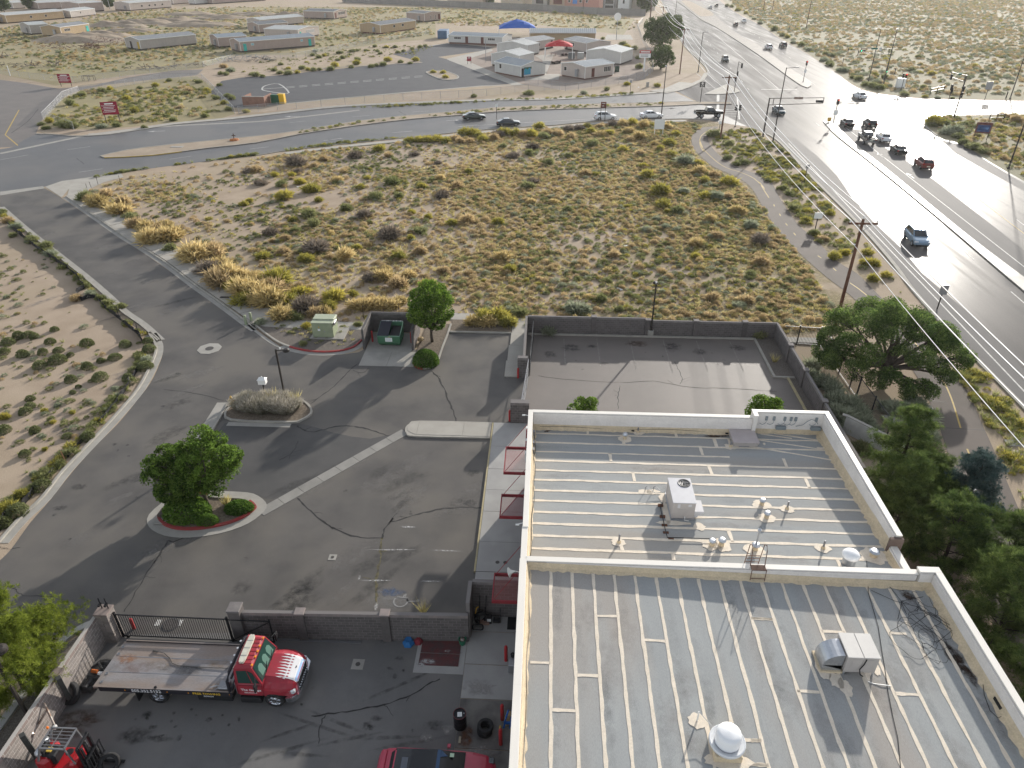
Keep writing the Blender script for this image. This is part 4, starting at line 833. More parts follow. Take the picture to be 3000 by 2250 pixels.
hs=at(0,1509,1673,4.6);bp().lathe([(.03,0),(.06,.1),(.12,.22),(.24,.3),(.25,.32),(.2,.31)],(0,0,0),14,Matrix.Translation(hs)@Matrix.Rotation(-1.9,4,'Y')).bar(hs,(-.72,hs.y,hs.z-.1),.03).build('horn_speaker',WHT,B)
bp().tube([(-.74,27.0,5.75),(-.95,26.95,5.72)],.025,6).lathe([(.045,-.1),(.05,.08),(.02,.1)],(-1.0,26.92,5.7),10,ax='x').build('security_camera',WHT,B)
bp().tube([(-.74,36.6,5.8),(-.98,36.62,5.85)],.025,6).lathe([(.05,-.1),(.05,.08)],(-1.0,36.6,5.82),10,ax='x').build('security_camera',WHT,B)
bp().b(17.6,18.05,24.5,26.3,0,3.2).build('red_side_panel',mat('dark_red_metal',(.10,.015,.02),rough=.5),B)
# ---------------------------------------------------------------- plant on the roofs
def mushroom_vent(p,r,h,label,group,f,m=GALV):
    t=thing('roof_vent',label,'vent',p,0,group)
    MB().lathe([(r*.72,0),(r*.7,h*.6)],n=10).build('stack',FLASH,t)
    MB().lathe([(r*.75,h*.55),(r,h*.68),(r*1.08,h*.8),(r*.7,h),(0,h*1.03)],n=8).build('cowl',m,t);return t
zz=lambda x,y:(1850+x/5.53,1350+y/5.53)
vents=[(atr(12,990,1135,fF),.16,.45,'small blue-grey cowl vent near the far parapet of the roof'),(atr(0,*zz(2110,715),fF),.17,.42,'northern of two square cowl vents right of the rooftop air conditioner'),(atr(0,*zz(2185,925),fF),.17,.42,'southern of two square cowl vents right of the rooftop air conditioner'),(atr(0,*zz(1300,1370),fF),.17,.4,'cowl vent at the end of the gas pipe, left of its twin'),(atr(0,*zz(1455,1370),fF),.19,.45,'cowl vent beside the roof ladder, right of its twin'),(atr(0,*zz(2000,1440),fF),.2,.42,'cowl vent carrying a tall thin flue by the middle parapet'),(atr(0,2350+1150/5.53,1550+440/5.53,fF),.24,.4,'wide cowl vent in the roof corner near the brick pier')]
for p,r,h,lab in vents:
    blot('mastic_collar',p,r*2.6,r*2.3,SEAM,fF);t=mushroom_vent(p,r,h,lab,None,fF)
    if 'flue' in lab:MB().lathe([(.05,.4),(.05,1.25)],n=8).lathe([(.09,1.25),(.1,1.32),(0,1.42)],n=10).build('flue',GALV,t)
for(k,x,y),h,lab in(((16,860,95),.55,'thin pipe vent with a mastic collar at the left of the upper roof'),((13,250,1520),.5,'short pipe vent right of the paired cowl vents'),((12,1090,1085),.35,'short pipe stub beside the far parapet'),((12,1795,1195),.35,'short pipe stub below the tan roof hatch'),((17,500,135),.5,'thin pipe vent with a slack wire left of the white dome')):
    p=atr(k,x,y,fF);blot('mastic_collar',p,.38,.3,SEAM,fF);t=thing('pipe_vent',lab,'pipe vent',p);MB().lathe([(.05,0),(.05,h),(.03,h+.02)],n=8).build('pipe',STEEL,t);MB().lathe([(.12,0),(.07,.16)],n=8).build('boot',FLASH,t)
p=atr(17,1405+0,0,fF)if False else atr(0,*(1950+510/5.53,2030+450/5.53),fN);blot('mastic_collar',p,.36,.34,SEAM,fN);t=thing('pipe_vent','thin pipe with a guy wire beside the white exhaust fan','pipe vent',p);MB().lathe([(.035,0),(.035,.55)],n=8).build('pipe',WHT,t);MB().tube([(0,0,.55),(.3,-.3,.4),(.62,-.78,.35)],.012,5).build('wire',STEEL,t)
# air conditioner
ac=thing('rooftop_air_conditioner','boxy tan rooftop air conditioner with a round black fan on top','air conditioner',(7.5,29.3,5.1))
MB().b(-.62,.62,-1.08,1.05,.0,.14).build('curb',GALV,ac)
MB().bb(-.58,.58,-1.02,.98,.14,1.16,.02).build('cabinet',TANU,ac)
MB().bb(-.6,.6,-1.04,1.0,1.16,1.2,.012).build('top_panel',LGRY,ac)
MB().lathe([(.33,1.2),(.33,1.225),(.29,1.225),(.28,1.205),(0,1.205)],(.2,.55,0),24).build('fan_ring',BLKP,ac)
fb=MB()
for k in range(4):fb.b(-.03,.26,-.05,.05,1.212,1.222,Matrix.Translation((.2,.55,0))@Matrix.Rotation(k*PI/2+.3,4,'Z'))
fb.lathe([(.08,1.21),(.08,1.235)],(.2,.55,0),10).build('fan_blades',mat('fan_dark',(.05,.055,.06),rough=.4),ac)
for k in range(3):MB().lathe([(.1+k*.09,1.226),(.112+k*.09,1.23)],(.2,.55,0),20,cap=False).build('fan_grille',STEEL,ac)
MB().b(-.34,-.2,-1.032,-1.02,.85,1.1).b(.2,.38,-1.03,-1.02,.95,1.08).build('label_plate',LGRY,ac)
for x in(-.28,.27):MB().b(x-.23,x+.23,-1.034,-1.022,.22,.75).build('access_panel',TANU,ac)
MB().b(.585,1.05,-1.0,-.1,.5,.62).b(.585,1.0,-.95,-.15,.34,.5).b(.585,.8,-.9,-.2,.14,.34).build('air_hood',LGRY,ac)
MB().tube([(.1,-1.05,.3),(.1,-1.12,.12),(.32,-1.14,.1)],.025,6).build('drain_pipe',WHT,ac)
for c_,rx,ry in(((7.0,27.95),.8,.18),((6.75,28.7),.16,1.0),((8.3,27.75),.3,.3),((6.75,30.0),.22,.4)):blot('mastic_collar',Vector((*c_,0)),rx,ry,SEAM,fF)
for i,x in enumerate((215,345)):
    p=atr(0,*zz(x,505),fF);t=thing('conduit_stub',('left' if i==0 else 'right')+'-hand bent conduit stub feeding the rooftop air conditioner','conduit',p);MB().tube([(0,0,0),(.02,0,.35),(.1,-.03,.42)],.02,6).tube([(.1,-.03,.4),(.5,-.3,.2),(1.0-.25*i,-.2,.22),(1.35-.3*i,.1,.35)],.013,5).build('conduit',STEEL,t);blot('mastic_collar',p,.4,.22,SEAM,fF)
gp_=thing('gas_pipe','dark bent gas pipe on wooden blocks below the rooftop air conditioner','pipe',atr(0,*zz(490,880),fF))
o_=gp_.location;pts=[atr(0,*zz(*q),fF,.12)-o_ for q in((510,680),(465,740),(495,880),(520,980),(545,1100),(580,1240),(640,1243),(900,1250),(1290,1262))]
MB().tube(pts,.022,6).build('pipe',BLKI,gp_)
for q in((468,740),(500,912),(535,1050),(557,1165),(640,1262)):c_=atr(0,*zz(*q),fF)-o_;MB().b(c_.x-.14,c_.x+.14,c_.y-.07,c_.y+.07,0,.1).build('wood_block',WOODP,gp_)
# roof ladder over the middle parapet
ld=thing('roof_ladder','rusty crossover ladder with hoop handrails and grate step on the middle parapet','ladder',(10.25,24.3,5.6));RST=mat('rusty_steel',(.20,.12,.09),(.13,.08,.06),6,.7)
for x in(-.33,.33):MB().tube([(x,-.35,-.25),(x,-.3,.35),(x,-.28,.5)],.02,6).tube([(x,.02,.42),(x,.15,1.25),(x,.35,1.42),(x,.6,1.2),(x,.75,.1),(x,.8,-.3)],.022,6).build('handrail',RST,ld)
MB().b(-.34,.34,-.28,.05,.42,.45).build('step_frame',RST,ld)
for i in range(8):MB().b(-.33,.33,-.26+i*.04,-.24+i*.04,.45,.47).build('grate_bar',RST,ld)
for z in(-.1,.12,.3):MB().b(-.33,.33,.78,.8,z,z+.03).build('rung',RST,ld)
MB().b(-.33,.33,-.34,-.32,-.05,-.02).build('rung',RST,ld)
# white dome fan on the upper roof and its slack wire
dm=thing('dome_vent','glossy white dome-capped exhaust vent behind the middle parapet','vent',atr(0,2350+775/5.53,1550+620/5.53,fF)+Vector((0,.25,0)))
MB().lathe([(.3,0),(.3,.45)],n=16).build('base',GALV,dm);MB().lathe([(.36,.45),(.4,.5),(.4,.62),(.33,.72),(.15,.78),(0,.79)],n=20).build('dome',mat('glossy_white',(.85,.85,.85),rough=.18),dm,smooth=True)
# exhaust fan on the near roof
ef=thing('exhaust_fan','big white mushroom exhaust fan on a square curb at the bottom of the photo','exhaust fan',Vector((7.05,15.6,fN(Vector((7.05,15.6))))))
MB().bb(-.5,.5,-.5,.5,0,.32,.03).build('curb',FLASH,ef);MB().b(-.34,.34,-.34,.34,.32,.42).build('neck',GALV,ef)
MB().lathe([(.52,.40),(.62,.42),(.655,.48),(.655,.56),(.63,.6),(.58,.56),(.45,.5)],n=32).build('rim',mat('fan_white',(.74,.75,.76),rough=.3,metal=.3),ef,smooth=True)
MB().lathe([(.44,.5),(.45,.56),(.45,.95),(.42,1.05),(.3,1.1),(0,1.12)],n=32).build('hood',mat('glossy_white',(.85,.85,.85),rough=.18),ef,smooth=True)
blot('mastic_collar',Vector((ef.location.x,ef.location.y-.45,0)),.85,.3,SEAM,fN)
# evaporative cooler with duct elbow
ev=thing('evaporative_cooler','square tan evaporative cooler with a big galvanized duct elbow','evaporative cooler',(13.1,19.65,5.33))
MB().bb(-.62,.62,-.55,.62,.22,1.12,.015).build('cabinet',TANU,ev);MB().bb(-.64,-.02,-.58,.64,1.12,1.15,.01).bb(.0,.64,-.58,.64,1.12,1.15,.01).build('top_panel',mat('cooler_top',(.66,.63,.585),(.62,.59,.55),2,.5),ev)
for x,y in((-.58,-.5),(.58,-.5),(-.58,.57),(.58,.57)):MB().b(x-.03,x+.03,y-.03,y+.03,0,.22).build('leg',GALV,ev)
for x in(-.22,.2):MB().b(x-.2,x+.2,-.563,-.552,.3,1.0).build('side_panel',TANU,ev)
MB().tube([(.1,-.58,1.05),(.06,-.6,.8),(-.06,-.62,.5),(.0,-.66,.25),(.12,-.7,.18)],.022,6).build('power_cable',BLKP,ev)
el=MB();prof=[]
for a in np.linspace(0,PI/2,9):prof.append((-.66-.78*math.sin(a),.42+.62*math.cos(a)-.0))
for i in range(8):
    (x0,z0_),(x1,z1_)=prof[i],prof[i+1];el.add([(x0,-.42,z0_),(x1,-.42,z1_),(x1,.42,z1_),(x0,.42,z0_)],[(0,1,2,3)][::1])
el.add([(x,-.42,z_)for x,z_ in prof]+[(-.66,-.42,.2)],[tuple(range(10))]);el.add([(x,.42,z_)for x,z_ in prof]+[(-.66,.42,.2)],[tuple(range(10))[::-1]]);el.b(-1.44,-.66,-.42,.42,.12,.43)
el.build('duct_elbow',GALV,ev);MB().b(-1.52,-.6,-.5,.5,-.03,.14).build('curb',FLASH,ev)
MB().b(-.5,.3,-.95,-.6,-.01,.02).build('drip_tray',GALV,ev);MB().tube([(.3,-.8,.03),(.5,-.9,.03),(.8,-.95,.05),(1.15,-.98,.04)],.016,5).build('water_tube',WHT,ev)
for c_,rx,ry in(((11.8,19.4),.3,.6),((12.15,18.8),.3,.35),((13.95,19.65),.18,.5),((12.4,18.5),.25,.4)):blot('mastic_collar',Vector((*c_,0)),rx,ry,SEAM,fN)
# loose cable tangle and one long black cable
lc=thing('roof_cable_line','long thin black cable lying across the near roof beside the cooler','cable',atr(17,790,270,fN));o_=lc.location
MB().tube([Vector((0,.05,.42))]+[atr(17,*q,fN,.03)-o_ for q in((812,345),(815,440),(850,560),(885,680),(910,850),(935,1000),(950,1120),(985,1300),(1020,1450),(1040,1659))],.013,5).build('cable',BLKP,lc)
tg=thing('cable_tangle','tangle of discarded black cable loops in the stained roof corner','cable',atr(17,1150,700,fN));o_=tg.location;tm=MB()
for i in range(11):
    cx,cy=random.uniform(1060,1320),random.uniform(520,900);r0=random.uniform(.25,.8);ph=random.random()*6;c_=atr(17,cx,cy,fN)-o_;N_=26;t1=random.uniform(3.5,7.5)
    tm.tube([Vector((c_.x+r0*(1+.3*math.sin(2*t+ph))*math.cos(t+ph),c_.y+r0*1.3*math.sin(t+ph)+.1*math.sin(3*t),.02+random.uniform(0,.10)-(c_.x)*.021))for t in np.linspace(0,t1,N_)],.008,4)
for q in(((835,425),(1000,500),(1160,540),(1380,665)),((960,395),(1100,570),(1350,790)),((1195,470),(1040,500),(1080,590)),((1150,540),(1400,700),(1290,790)),((1040,640),(1110,680),(1230,590)),((1020,625),(1050,500),(1100,520))):tm.tube([atr(17,*p,fN,random.uniform(.03,.1))-o_ for p in q],.012,4)
tm.build('loops',BLKP,tg)
pc_=thing('cable_loop','narrow black cable loop by the scupper on the east roof edge','cable',atr(17,1670,1180,fN));o_=pc_.location
MB().tube([atr(17,*q,fN,.04)-o_ for q in((1610,1065),(1620,1150),(1660,1260),(1715,1312),(1740,1300),(1700,1210),(1640,1110))],.012,5,True).build('loop',BLKP,pc_)
# ---------------------------------------------------------------- plants
GOLD=foliage('golden_brush_leaf',(.19,.15,.06),(.48,.38,.19),(.34,.265,.12),0.5,.3,k=1.45)
YGRN=foliage('yellow_green_leaf',(.10,.105,.03),(.33,.28,.06),(.20,.185,.045),0.5,.2,k=1.6)
SAGE=foliage('sage_leaf',(.10,.115,.075),(.25,.26,.19),(.165,.18,.12),0.45,.2,k=1.7)
GRNG=foliage('round_bush_leaf',(.085,.095,.04),(.21,.22,.11),(.14,.155,.07),.35,.2,k=1.3)
GRNS=foliage('green_shrub_leaf',(.075,.085,.032),(.2,.2,.095),(.125,.135,.055),0.45,.2,k=1.7)
DRYB=foliage('dead_brush_twig',(.075,.062,.05),(.24,.2,.16),(.14,.115,.09),.2,.2)
TANB=foliage('dry_brush_leaf',(.20,.155,.09),(.40,.31,.17),(.31,.235,.13),0.55,.2,k=1.5)
STRAW=foliage('straw_grass',(.22,.19,.08),(.42,.36,.17),(.31,.27,.115),0.6,.25,k=1.6)
GGRS=foliage('green_grass',(.09,.11,.035),(.26,.25,.10),(.16,.175,.06),0.55,.25,k=1.6)
TREEG=foliage('ash_leaf',(.022,.045,.010),(.10,.16,.03),(.062,.092,.02),.5,.15,k=1.95)
BRGT=foliage('bright_tree_leaf',(.035,.07,.012),(.14,.21,.035),(.075,.12,.022),.5,.15,k=1.75)
ELMG=foliage('elm_leaf',(.025,.042,.014),(.11,.145,.04),(.055,.085,.024),.5,.1,k=2.2)
PINEG=foliage('pine_needle',(.022,.038,.014),(.11,.14,.04),(.055,.08,.025),.35,.12,k=2.0)
PINEY=foliage('yellow_pine_needle',(.045,.068,.012),(.20,.23,.04),(.11,.14,.022),.4,.12)
SPRU=foliage('blue_spruce_needle',(.022,.04,.036),(.095,.125,.12),(.05,.078,.072),.2,.1,k=1.7)
HEDG=foliage('hedge_leaf',(.022,.045,.010),(.10,.155,.03),(.05,.09,.018),.4,.1,k=1.9)
LAVN=foliage('lavender_stalk',(.12,.115,.085),(.33,.30,.27),(.22,.205,.16),.35,.15,k=1.8)
FART=foliage('far_tree_leaf',(.03,.05,.018),(.11,.14,.05),(.06,.085,.03),.4,.1)
BARK=mat('bark',(.12,.095,.075),(.075,.06,.048),5,.95,.5,20,obj=True);BARKD=mat('dark_bark',(.06,.048,.04),(.04,.032,.028),5,.95,obj=True)
def np_mesh(name,V,k,tint,m):
    """n faces of k corners each; tint is one value per face"""
    n=len(V)//k;me=bpy.data.meshes.new(name);me.vertices.add(n*k);me.vertices.foreach_set('co',np.ascontiguousarray(V,np.float32).ravel())
    me.loops.add(n*k);me.loops.foreach_set('vertex_index',np.arange(n*k,dtype=np.int32));me.polygons.add(n)
    me.polygons.foreach_set('loop_start',np.arange(0,n*k,k,dtype=np.int32));me.polygons.foreach_set('loop_total',np.full(n,k,np.int32))
    a=me.attributes.new('tint','FLOAT','POINT');a.data.foreach_set('value',np.repeat(np.asarray(tint,np.float32),k));me.update();me.validate();me.materials.append(m);return me
def unit(v):return v/np.maximum(np.linalg.norm(v,axis=-1,keepdims=True),1e-6)
def leafV(P,size,r,aspect=.5,up=.4):
    """rhombic leaves at points P with loose random facing"""
    n=len(P);d=unit(r.normal(size=(n,3))+np.array([0,0,-.15]));nr=unit(r.normal(size=(n,3))+np.array([0,0,up*2]));b=unit(np.cross(nr,d));s=(size*r.uniform(.6,1.3,n))[:,None]
    return np.stack([P-d*s*.5,P+b*s*aspect*.5,P+d*s*.5,P-b*s*aspect*.5],1).reshape(-1,3)
def bladeV(A_,B_,w,r):
    n=len(A_);d=B_-A_;s=unit(np.cross(d,unit(r.normal(size=(n,3)))))*np.asarray(w).reshape(-1,1)
    return np.stack([A_-s,A_+s,B_],1).reshape(-1,3)
def shrub_mesh(seed,m,rx=1.,rz=.75,n=620,blade=.35,twig=True,leaf=.16,open_=.2,lumps=5,name='shrub'):
    """rounded desert shrub: stems fan out from the crown, leaf sprays at the lumpy surface"""
    r=np.random.default_rng(seed);ang=r.uniform(0,2*PI,lumps);C=np.stack([np.cos(ang)*rx*.45*r.uniform(.3,1,lumps),np.sin(ang)*rx*.45*r.uniform(.3,1,lumps),r.uniform(.15,.45,lumps)*rz],1);R_=r.uniform(.5,.75,lumps)
    which=r.integers(0,lumps,n);dirs=unit(r.normal(size=(n,3))+np.array([0,0,.45]));dirs[:,2]=np.abs(dirs[:,2])*1.0-.12;rad_=R_[which]*r.uniform(.72,1.05,n)
    tip=C[which]+dirs*rad_[:,None]*np.array([rx,rx,rz]);tip[:,2]=np.maximum(tip[:,2],.02)
    base=C[which]*np.array([.5,.5,.1])+dirs*rad_[:,None]*r.uniform(.35,.7,n)[:,None]*np.array([rx,rx,rz*.8]);base[:,2]=np.maximum(base[:,2],0)
    t0=r.uniform(.1,.9,lumps)[which]*.5+r.uniform(0,.5,n)
    V1=bladeV(base,tip+r.normal(size=(n,3))*.05,.02+.035*r.random(n),r);P=tip+r.normal(size=(n,3))*.07;P[:,2]=np.maximum(P[:,2],.03)
    V2=bladeV(P-dirs*leaf,P+dirs*leaf+r.normal(size=(n,3))*leaf*.6,leaf*.28*np.ones(n),r)
    return np_mesh(name,np.concatenate([V1,V2]),3,np.concatenate([t0*.7,np.clip(t0+.15,0,1)]),m)
def tuft_mesh(seed,m,n=26,h=.5,spread=.35,w=.014,name='tuft'):
    r=np.random.default_rng(seed);a=r.uniform(0,2*PI,n);rr=r.uniform(0,.12,n);A_=np.stack([np.cos(a)*rr,np.sin(a)*rr,np.zeros(n)],1);l=r.uniform(.45,1,n)
    B_=A_+np.stack([np.cos(a)*spread*l*r.uniform(.3,1.2,n),np.sin(a)*spread*l*r.uniform(.3,1.2,n),h*l],1);return np_mesh(name,bladeV(A_,B_,w*(1+r.random(n)),r),3,r.uniform(0,1,n),m)
def mound_mesh(seed,m,n=340,h=.42,rx=.5,leaf=.085,name='mound'):
    r=np.random.default_rng(seed);d=unit(r.normal(size=(n,3)));d[:,2]=np.abs(d[:,2]);q=r.uniform(.5,1,n)[:,None];P=d*q*np.array([rx,rx,h]);return np_mesh(name,bladeV(P*.88,P+d*leaf+r.normal(size=(n,3))*leaf*.4,leaf*.3*np.ones(n),r),3,r.uniform(0,1,n),m)
def leaf_mound(seed,m,n,h,rx,leaf,name):
    r=np.random.default_rng(seed);sd=unit(r.normal(size=(14,3)));w=r.integers(0,14,n);d=unit(sd[w]+r.normal(size=(n,3))*.5);d[:,2]=np.abs(d[:,2]);P=d*r.uniform(.78,1.02,n)[:,None]*np.array([rx,rx,h]);return np_mesh(name,leafV(P,leaf,r,.5),4,np.clip(.5+.22*r.normal(size=n)+.2*r.normal(size=14)[w],0,1),m)
# density of the field: bare sand in the west, closer cover in the east
def inpoly(P,poly):
    x,y=P[:,0],P[:,1];c=np.zeros(len(P),bool);n=len(poly);j=n-1
    for i in range(n):
        xi,yi=poly[i][0],poly[i][1];xj,yj=poly[j][0],poly[j][1]
        c^=((yi>y)!=(yj>y))&(x<(xj-xi)*(y-yi)/(yj-yi+1e-12)+xi);j=i
    return c
def fbm(P,s,o=0.0):return np.array([mnoise.fractal((p[0]*s+o,p[1]*s-o,o),1.0,2.0,3)for p in P])
def sample(poly,n,dens=None):
    p=np.array([(q[0],q[1])for q in poly]);lo_,hi_=p.min(0),p.max(0);out=[];tot=0
    while tot<n:
        P=rng.uniform(lo_,hi_,(max(n,500)*2,2));P=P[inpoly(P,p)]
        if dens is not None:P=P[rng.random(len(P))<dens(P)]
        out.append(P);tot+=len(P)
        if len(out)>40:break
    return np.concatenate(out)[:n]
SRC=bpy.data.collections.new('plant_sources')
def scatter(name,P,scale,meshes,tilt=.1,z=None):
    """one stuff object: plants instanced on surveyed points"""
    col=bpy.data.collections.new(name+'_sources')
    for i,me in enumerate(meshes):o=bpy.data.objects.new('%s_plant_%02d'%(name,i),me);col.objects.link(o)
    n=len(P);me=bpy.data.meshes.new(name);me.vertices.add(n);me.vertices.foreach_set('co',np.column_stack([P[:,0],P[:,1],np.zeros(n)if z is None else z]).astype(np.float32).ravel())
    def att(nm,ty,v):a=me.attributes.new(nm,ty,'POINT');a.data.foreach_set('vector' if ty=='FLOAT_VECTOR' else 'value',np.ascontiguousarray(v).ravel())
    sc=np.asarray(scale,np.float32);att('sc','FLOAT_VECTOR',np.column_stack([sc*rng.uniform(.8,1.25,n),sc*rng.uniform(.8,1.25,n),sc*rng.uniform(.75,1.2,n)]).astype(np.float32))
    att('ro','FLOAT_VECTOR',np.column_stack([rng.normal(0,tilt,n),rng.normal(0,tilt,n),rng.uniform(0,2*PI,n)]).astype(np.float32));att('pk','INT',rng.integers(0,len(meshes),n).astype(np.int32))
    g=bpy.data.node_groups.new(name,'GeometryNodeTree');g.interface.new_socket('Geometry',in_out='INPUT',socket_type='NodeSocketGeometry');g.interface.new_socket('Geometry',in_out='OUTPUT',socket_type='NodeSocketGeometry');N=g.nodes;L=g.links
    gi,go=N.new('NodeGroupInput'),N.new('NodeGroupOutput');ip=N.new('GeometryNodeInstanceOnPoints');ci_=N.new('GeometryNodeCollectionInfo');ci_.inputs[0].default_value=col;ci_.inputs['Separate Children'].default_value=True;ci_.inputs['Reset Children'].default_value=True
    def na(nm,ty):x=N.new('GeometryNodeInputNamedAttribute');x.data_type=ty;x.inputs['Name'].default_value=nm;return x.outputs[0]
    L.new(gi.outputs[0],ip.inputs['Points']);L.new(ci_.outputs[0],ip.inputs['Instance']);ip.inputs['Pick Instance'].default_value=True
    L.new(na('pk','INT'),ip.inputs['Instance Index']);L.new(na('ro','FLOAT_VECTOR'),ip.inputs['Rotation']);L.new(na('sc','FLOAT_VECTOR'),ip.inputs['Scale']);L.new(ip.outputs[0],go.inputs[0])
    o=obj(name,me);o['kind']='stuff';md=o.modifiers.new('plants','NODES');md.node_group=g;return o
tufts_straw=[tuft_mesh(10+i,STRAW,36,.45,.4,.011)for i in range(3)];tufts_green=[tuft_mesh(20+i,GGRS,36,.45,.4,.011)for i in range(3)]
mnd_s=[mound_mesh(30+i,SAGE)for i in range(2)];mnd_g=[mound_mesh(34+i,GRNS)for i in range(3)];mnd_t=[mound_mesh(38+i,TANB)for i in range(3)];mnd_y=[mound_mesh(42+i,YGRN)for i in range(2)];mnd_o=[mound_mesh(46+i,GOLD)for i in range(2)]
field=ats(6,(640,500),(720,590),(870,650),(1120,770),(1340,900),(1660,1130),(1850,1270),(1970,1400))+L2((-27,60.5),(-16,60.5),(-16,62),(-9,62.7),(-2.9,62.8),(-1.5,60),(21.5,59.5),(26,60.5))+ats(9,(690,1590),(440,1160),(250,930),(110,780))+ats(8,(2212,760),(2100,640),(2000,530),(1760,400),(1640,300),(1580,200),(1585,130),(1680,60))+ats(4,(480,1330),(200,1320),(0,1310))+ats(7,(2100,100),(1700,140),(1350,180),(800,235),(350,290),(0,340))+ats(6,(1600,235),(1000,340),(780,400))
LITT=patchmat('dry_grass_litter',(.36,.295,.15),.95,.9,.9)
for i in range(120):
    q=sample(field,40);q=q[np.argmax(q[:,0]+rng.uniform(-25,25,len(q)))];patch('grass_litter',(q[0],q[1]),random.uniform(3,9),random.uniform(2,5),.004+.00005*i,LITT,random.uniform(-.5,.5))
east=lambda P:np.clip((P[:,0]+30)/38,0,1)*np.clip((P[:,1]-40)/40,.75,1)
d_all=lambda P:np.clip(.15+.75*east(P)+1.0*fbm(P,.07,3),.03,1)
d_gr=lambda P:np.clip(.05+.5*east(P)+1.3*fbm(P,.05,8),.0,1);d_st=lambda P:np.clip(.12+.7*east(P)+1.1*fbm(P,.06,14),.02,1)
P=sample(field,23000,d_st);scatter('field_dry_grass',P,rng.uniform(.3,.95,len(P)),tufts_straw+mnd_t[:1])
P=sample(field,6000,d_gr);scatter('field_green_growth',P,rng.uniform(.25,.9,len(P)),tufts_green+mnd_g+mnd_y[:1]+mnd_s[:1])
P=sample(field,2300,d_all);scatter('field_low_brush',P,rng.uniform(.35,1.2,len(P)),mnd_t+mnd_g[:2]+mnd_s+mnd_o[:1])
verge=ats(9,(0,75),(230,215),(440,440),(700,720),(980,1030),(1190,1290),(1290,1430),(1100,1440),(860,1230),(560,1020),(400,840),(220,590),(100,490));verge=verge+ats(8,(2090,400),(1880,320),(1760,190),(1740,110))
P=sample(verge,900,lambda P:np.clip(.35+1.4*fbm(P,.12,5),.05,1));scatter('verge_grass',P,rng.uniform(.4,1.3,len(P)),tufts_green+mnd_g+mnd_y+tufts_straw[:1])
vg2=ats(13,(1390,560),(1590,560),(1896,900),(1896,1500),(1700,1100),(1600,880),(1500,690))
P=sample(vg2,260,lambda P:np.clip(.4+1.4*fbm(P,.2,5),.05,1));scatter('verge_grass_south',P,rng.uniform(.5,1.3,len(P)),tufts_green+tufts_straw[:1]+mnd_y[:1])
wlot=ats(6,(0,590),(190,760),(460,980),(680,1150),(900,1340),(1150,1560),(1270,1659))+ats(10,(1040,90),(1070,190),(980,380),(780,650),(430,1020),(0,1500))+L2((-75,25),(-95,60),(-92,80))
P=sample(wlot,1500,lambda P:np.clip(.3+1.2*fbm(P,.08,2),.04,1));scatter('west_lot_weeds',P,rng.uniform(.25,.8,len(P)),mnd_g+mnd_s+tufts_green+mnd_t[:1])
ne=ats(0,(2115,-20),(2175,37),(2240,70),(2305,113),(2385,160),(2425,190),(2470,214),(2515,248),(2600,268),(2700,280),(3050,285),(3400,250),(3500,-30))
P=sample(ne,26000,lambda P:np.clip(.6+.7*fbm(P,.03,6),.2,1));scatter('desert_scrub',P,rng.uniform(.5,1.9,len(P)),mnd_s+mnd_g[:1]+mnd_t+mnd_y[:1]+mnd_s+mnd_t)
se=ats(0,(2770,342),(2750,350),(2735,362),(2750,382),(2790,405),(2850,424),(2910,466),(3000,520),(3120,580),(3300,560),(3300,340))
P=sample(se,1500,lambda P:np.clip(.6+fbm(P,.08,6),.2,1));scatter('southeast_scrub',P,rng.uniform(.5,1.6,len(P)),mnd_t+mnd_g+mnd_y+tufts_straw)
sf=ats(1,(-600,620),(0,610),(480,700),(1100,620),(1750,560),(2000,470))+ats(2,(600,450),(1300,350),(1690,300),(1690,220))+ats(3,(1000,230),(1400,240),(1780,260),(1840,170),(1300,120),(700,95),(0,70))+ats(1,(2212,60),(1500,70),(900,120),(0,240),(-600,330))
P=sample(sf,9000,lambda P:np.clip(.45+1.0*fbm(P,.025,6),.08,1));scatter('school_field_grass',P,rng.uniform(.5,1.6,len(P)),tufts_straw+mnd_t+mnd_g[:2]+mnd_s[:1])
sgn_l=ats(1,(480,1090),(420,1010),(500,910),(580,830),(720,790),(1050,745),(1700,690),(1980,960),(1500,1040),(800,1095))
P=sample(sgn_l,900,lambda P:np.clip(.45+1.2*fbm(P,.07,6),.05,1));scatter('sign_corner_grass',P,rng.uniform(.5,1.5,len(P)),tufts_straw+mnd_g+mnd_t[:1]+mnd_y[:1])
for k,pts,n,nm in((6,((780,330),(1000,285),(1300,245),(1700,195),(2074,140),(2074,152),(1600,208),(1200,258)),120,'kerb_weeds'),(7,((350,245),(800,190),(1250,150),(1350,146),(800,205),(350,262)),90,'kerb_weeds'),(3,((600,862),(1100,845),(1500,820),(1800,800),(1800,818),(1500,838),(1000,864),(600,872)),130,'kerb_weeds'),(2,((900,930),(1200,915),(2200,868),(2200,880),(1200,930)),90,'kerb_weeds'),(3,((0,1000),(600,945),(1200,915),(1900,895),(2100,895),(1900,915),(600,962),(0,1018)),150,'median_weeds'),(2,((500,1135),(1000,1060),(1500,1010),(1500,1022),(1000,1080),(500,1160)),40,'median_weeds'),(10,((1000,110),(980,300),(840,520),(640,760),(420,1000),(100,1280),(0,1400),(0,1300),(300,1040),(600,740),(900,380)),90,'fence_line_weeds'),(6,((0,600),(300,840),(500,1000),(650,1150),(900,1400),(1200,1620),(1150,1640),(800,1350),(600,1160),(300,900),(0,650)),90,'fence_line_weeds'),(2,((0,640),(500,590),(1000,500),(1500,480),(1700,400),(1300,390),(700,440),(100,560)),260,'school_verge_shrubs')):
    P=sample(ats(k,*pts),n);scatter(nm,P,rng.uniform(.45,1.2,len(P)),mnd_g+tufts_green+mnd_y[:1])
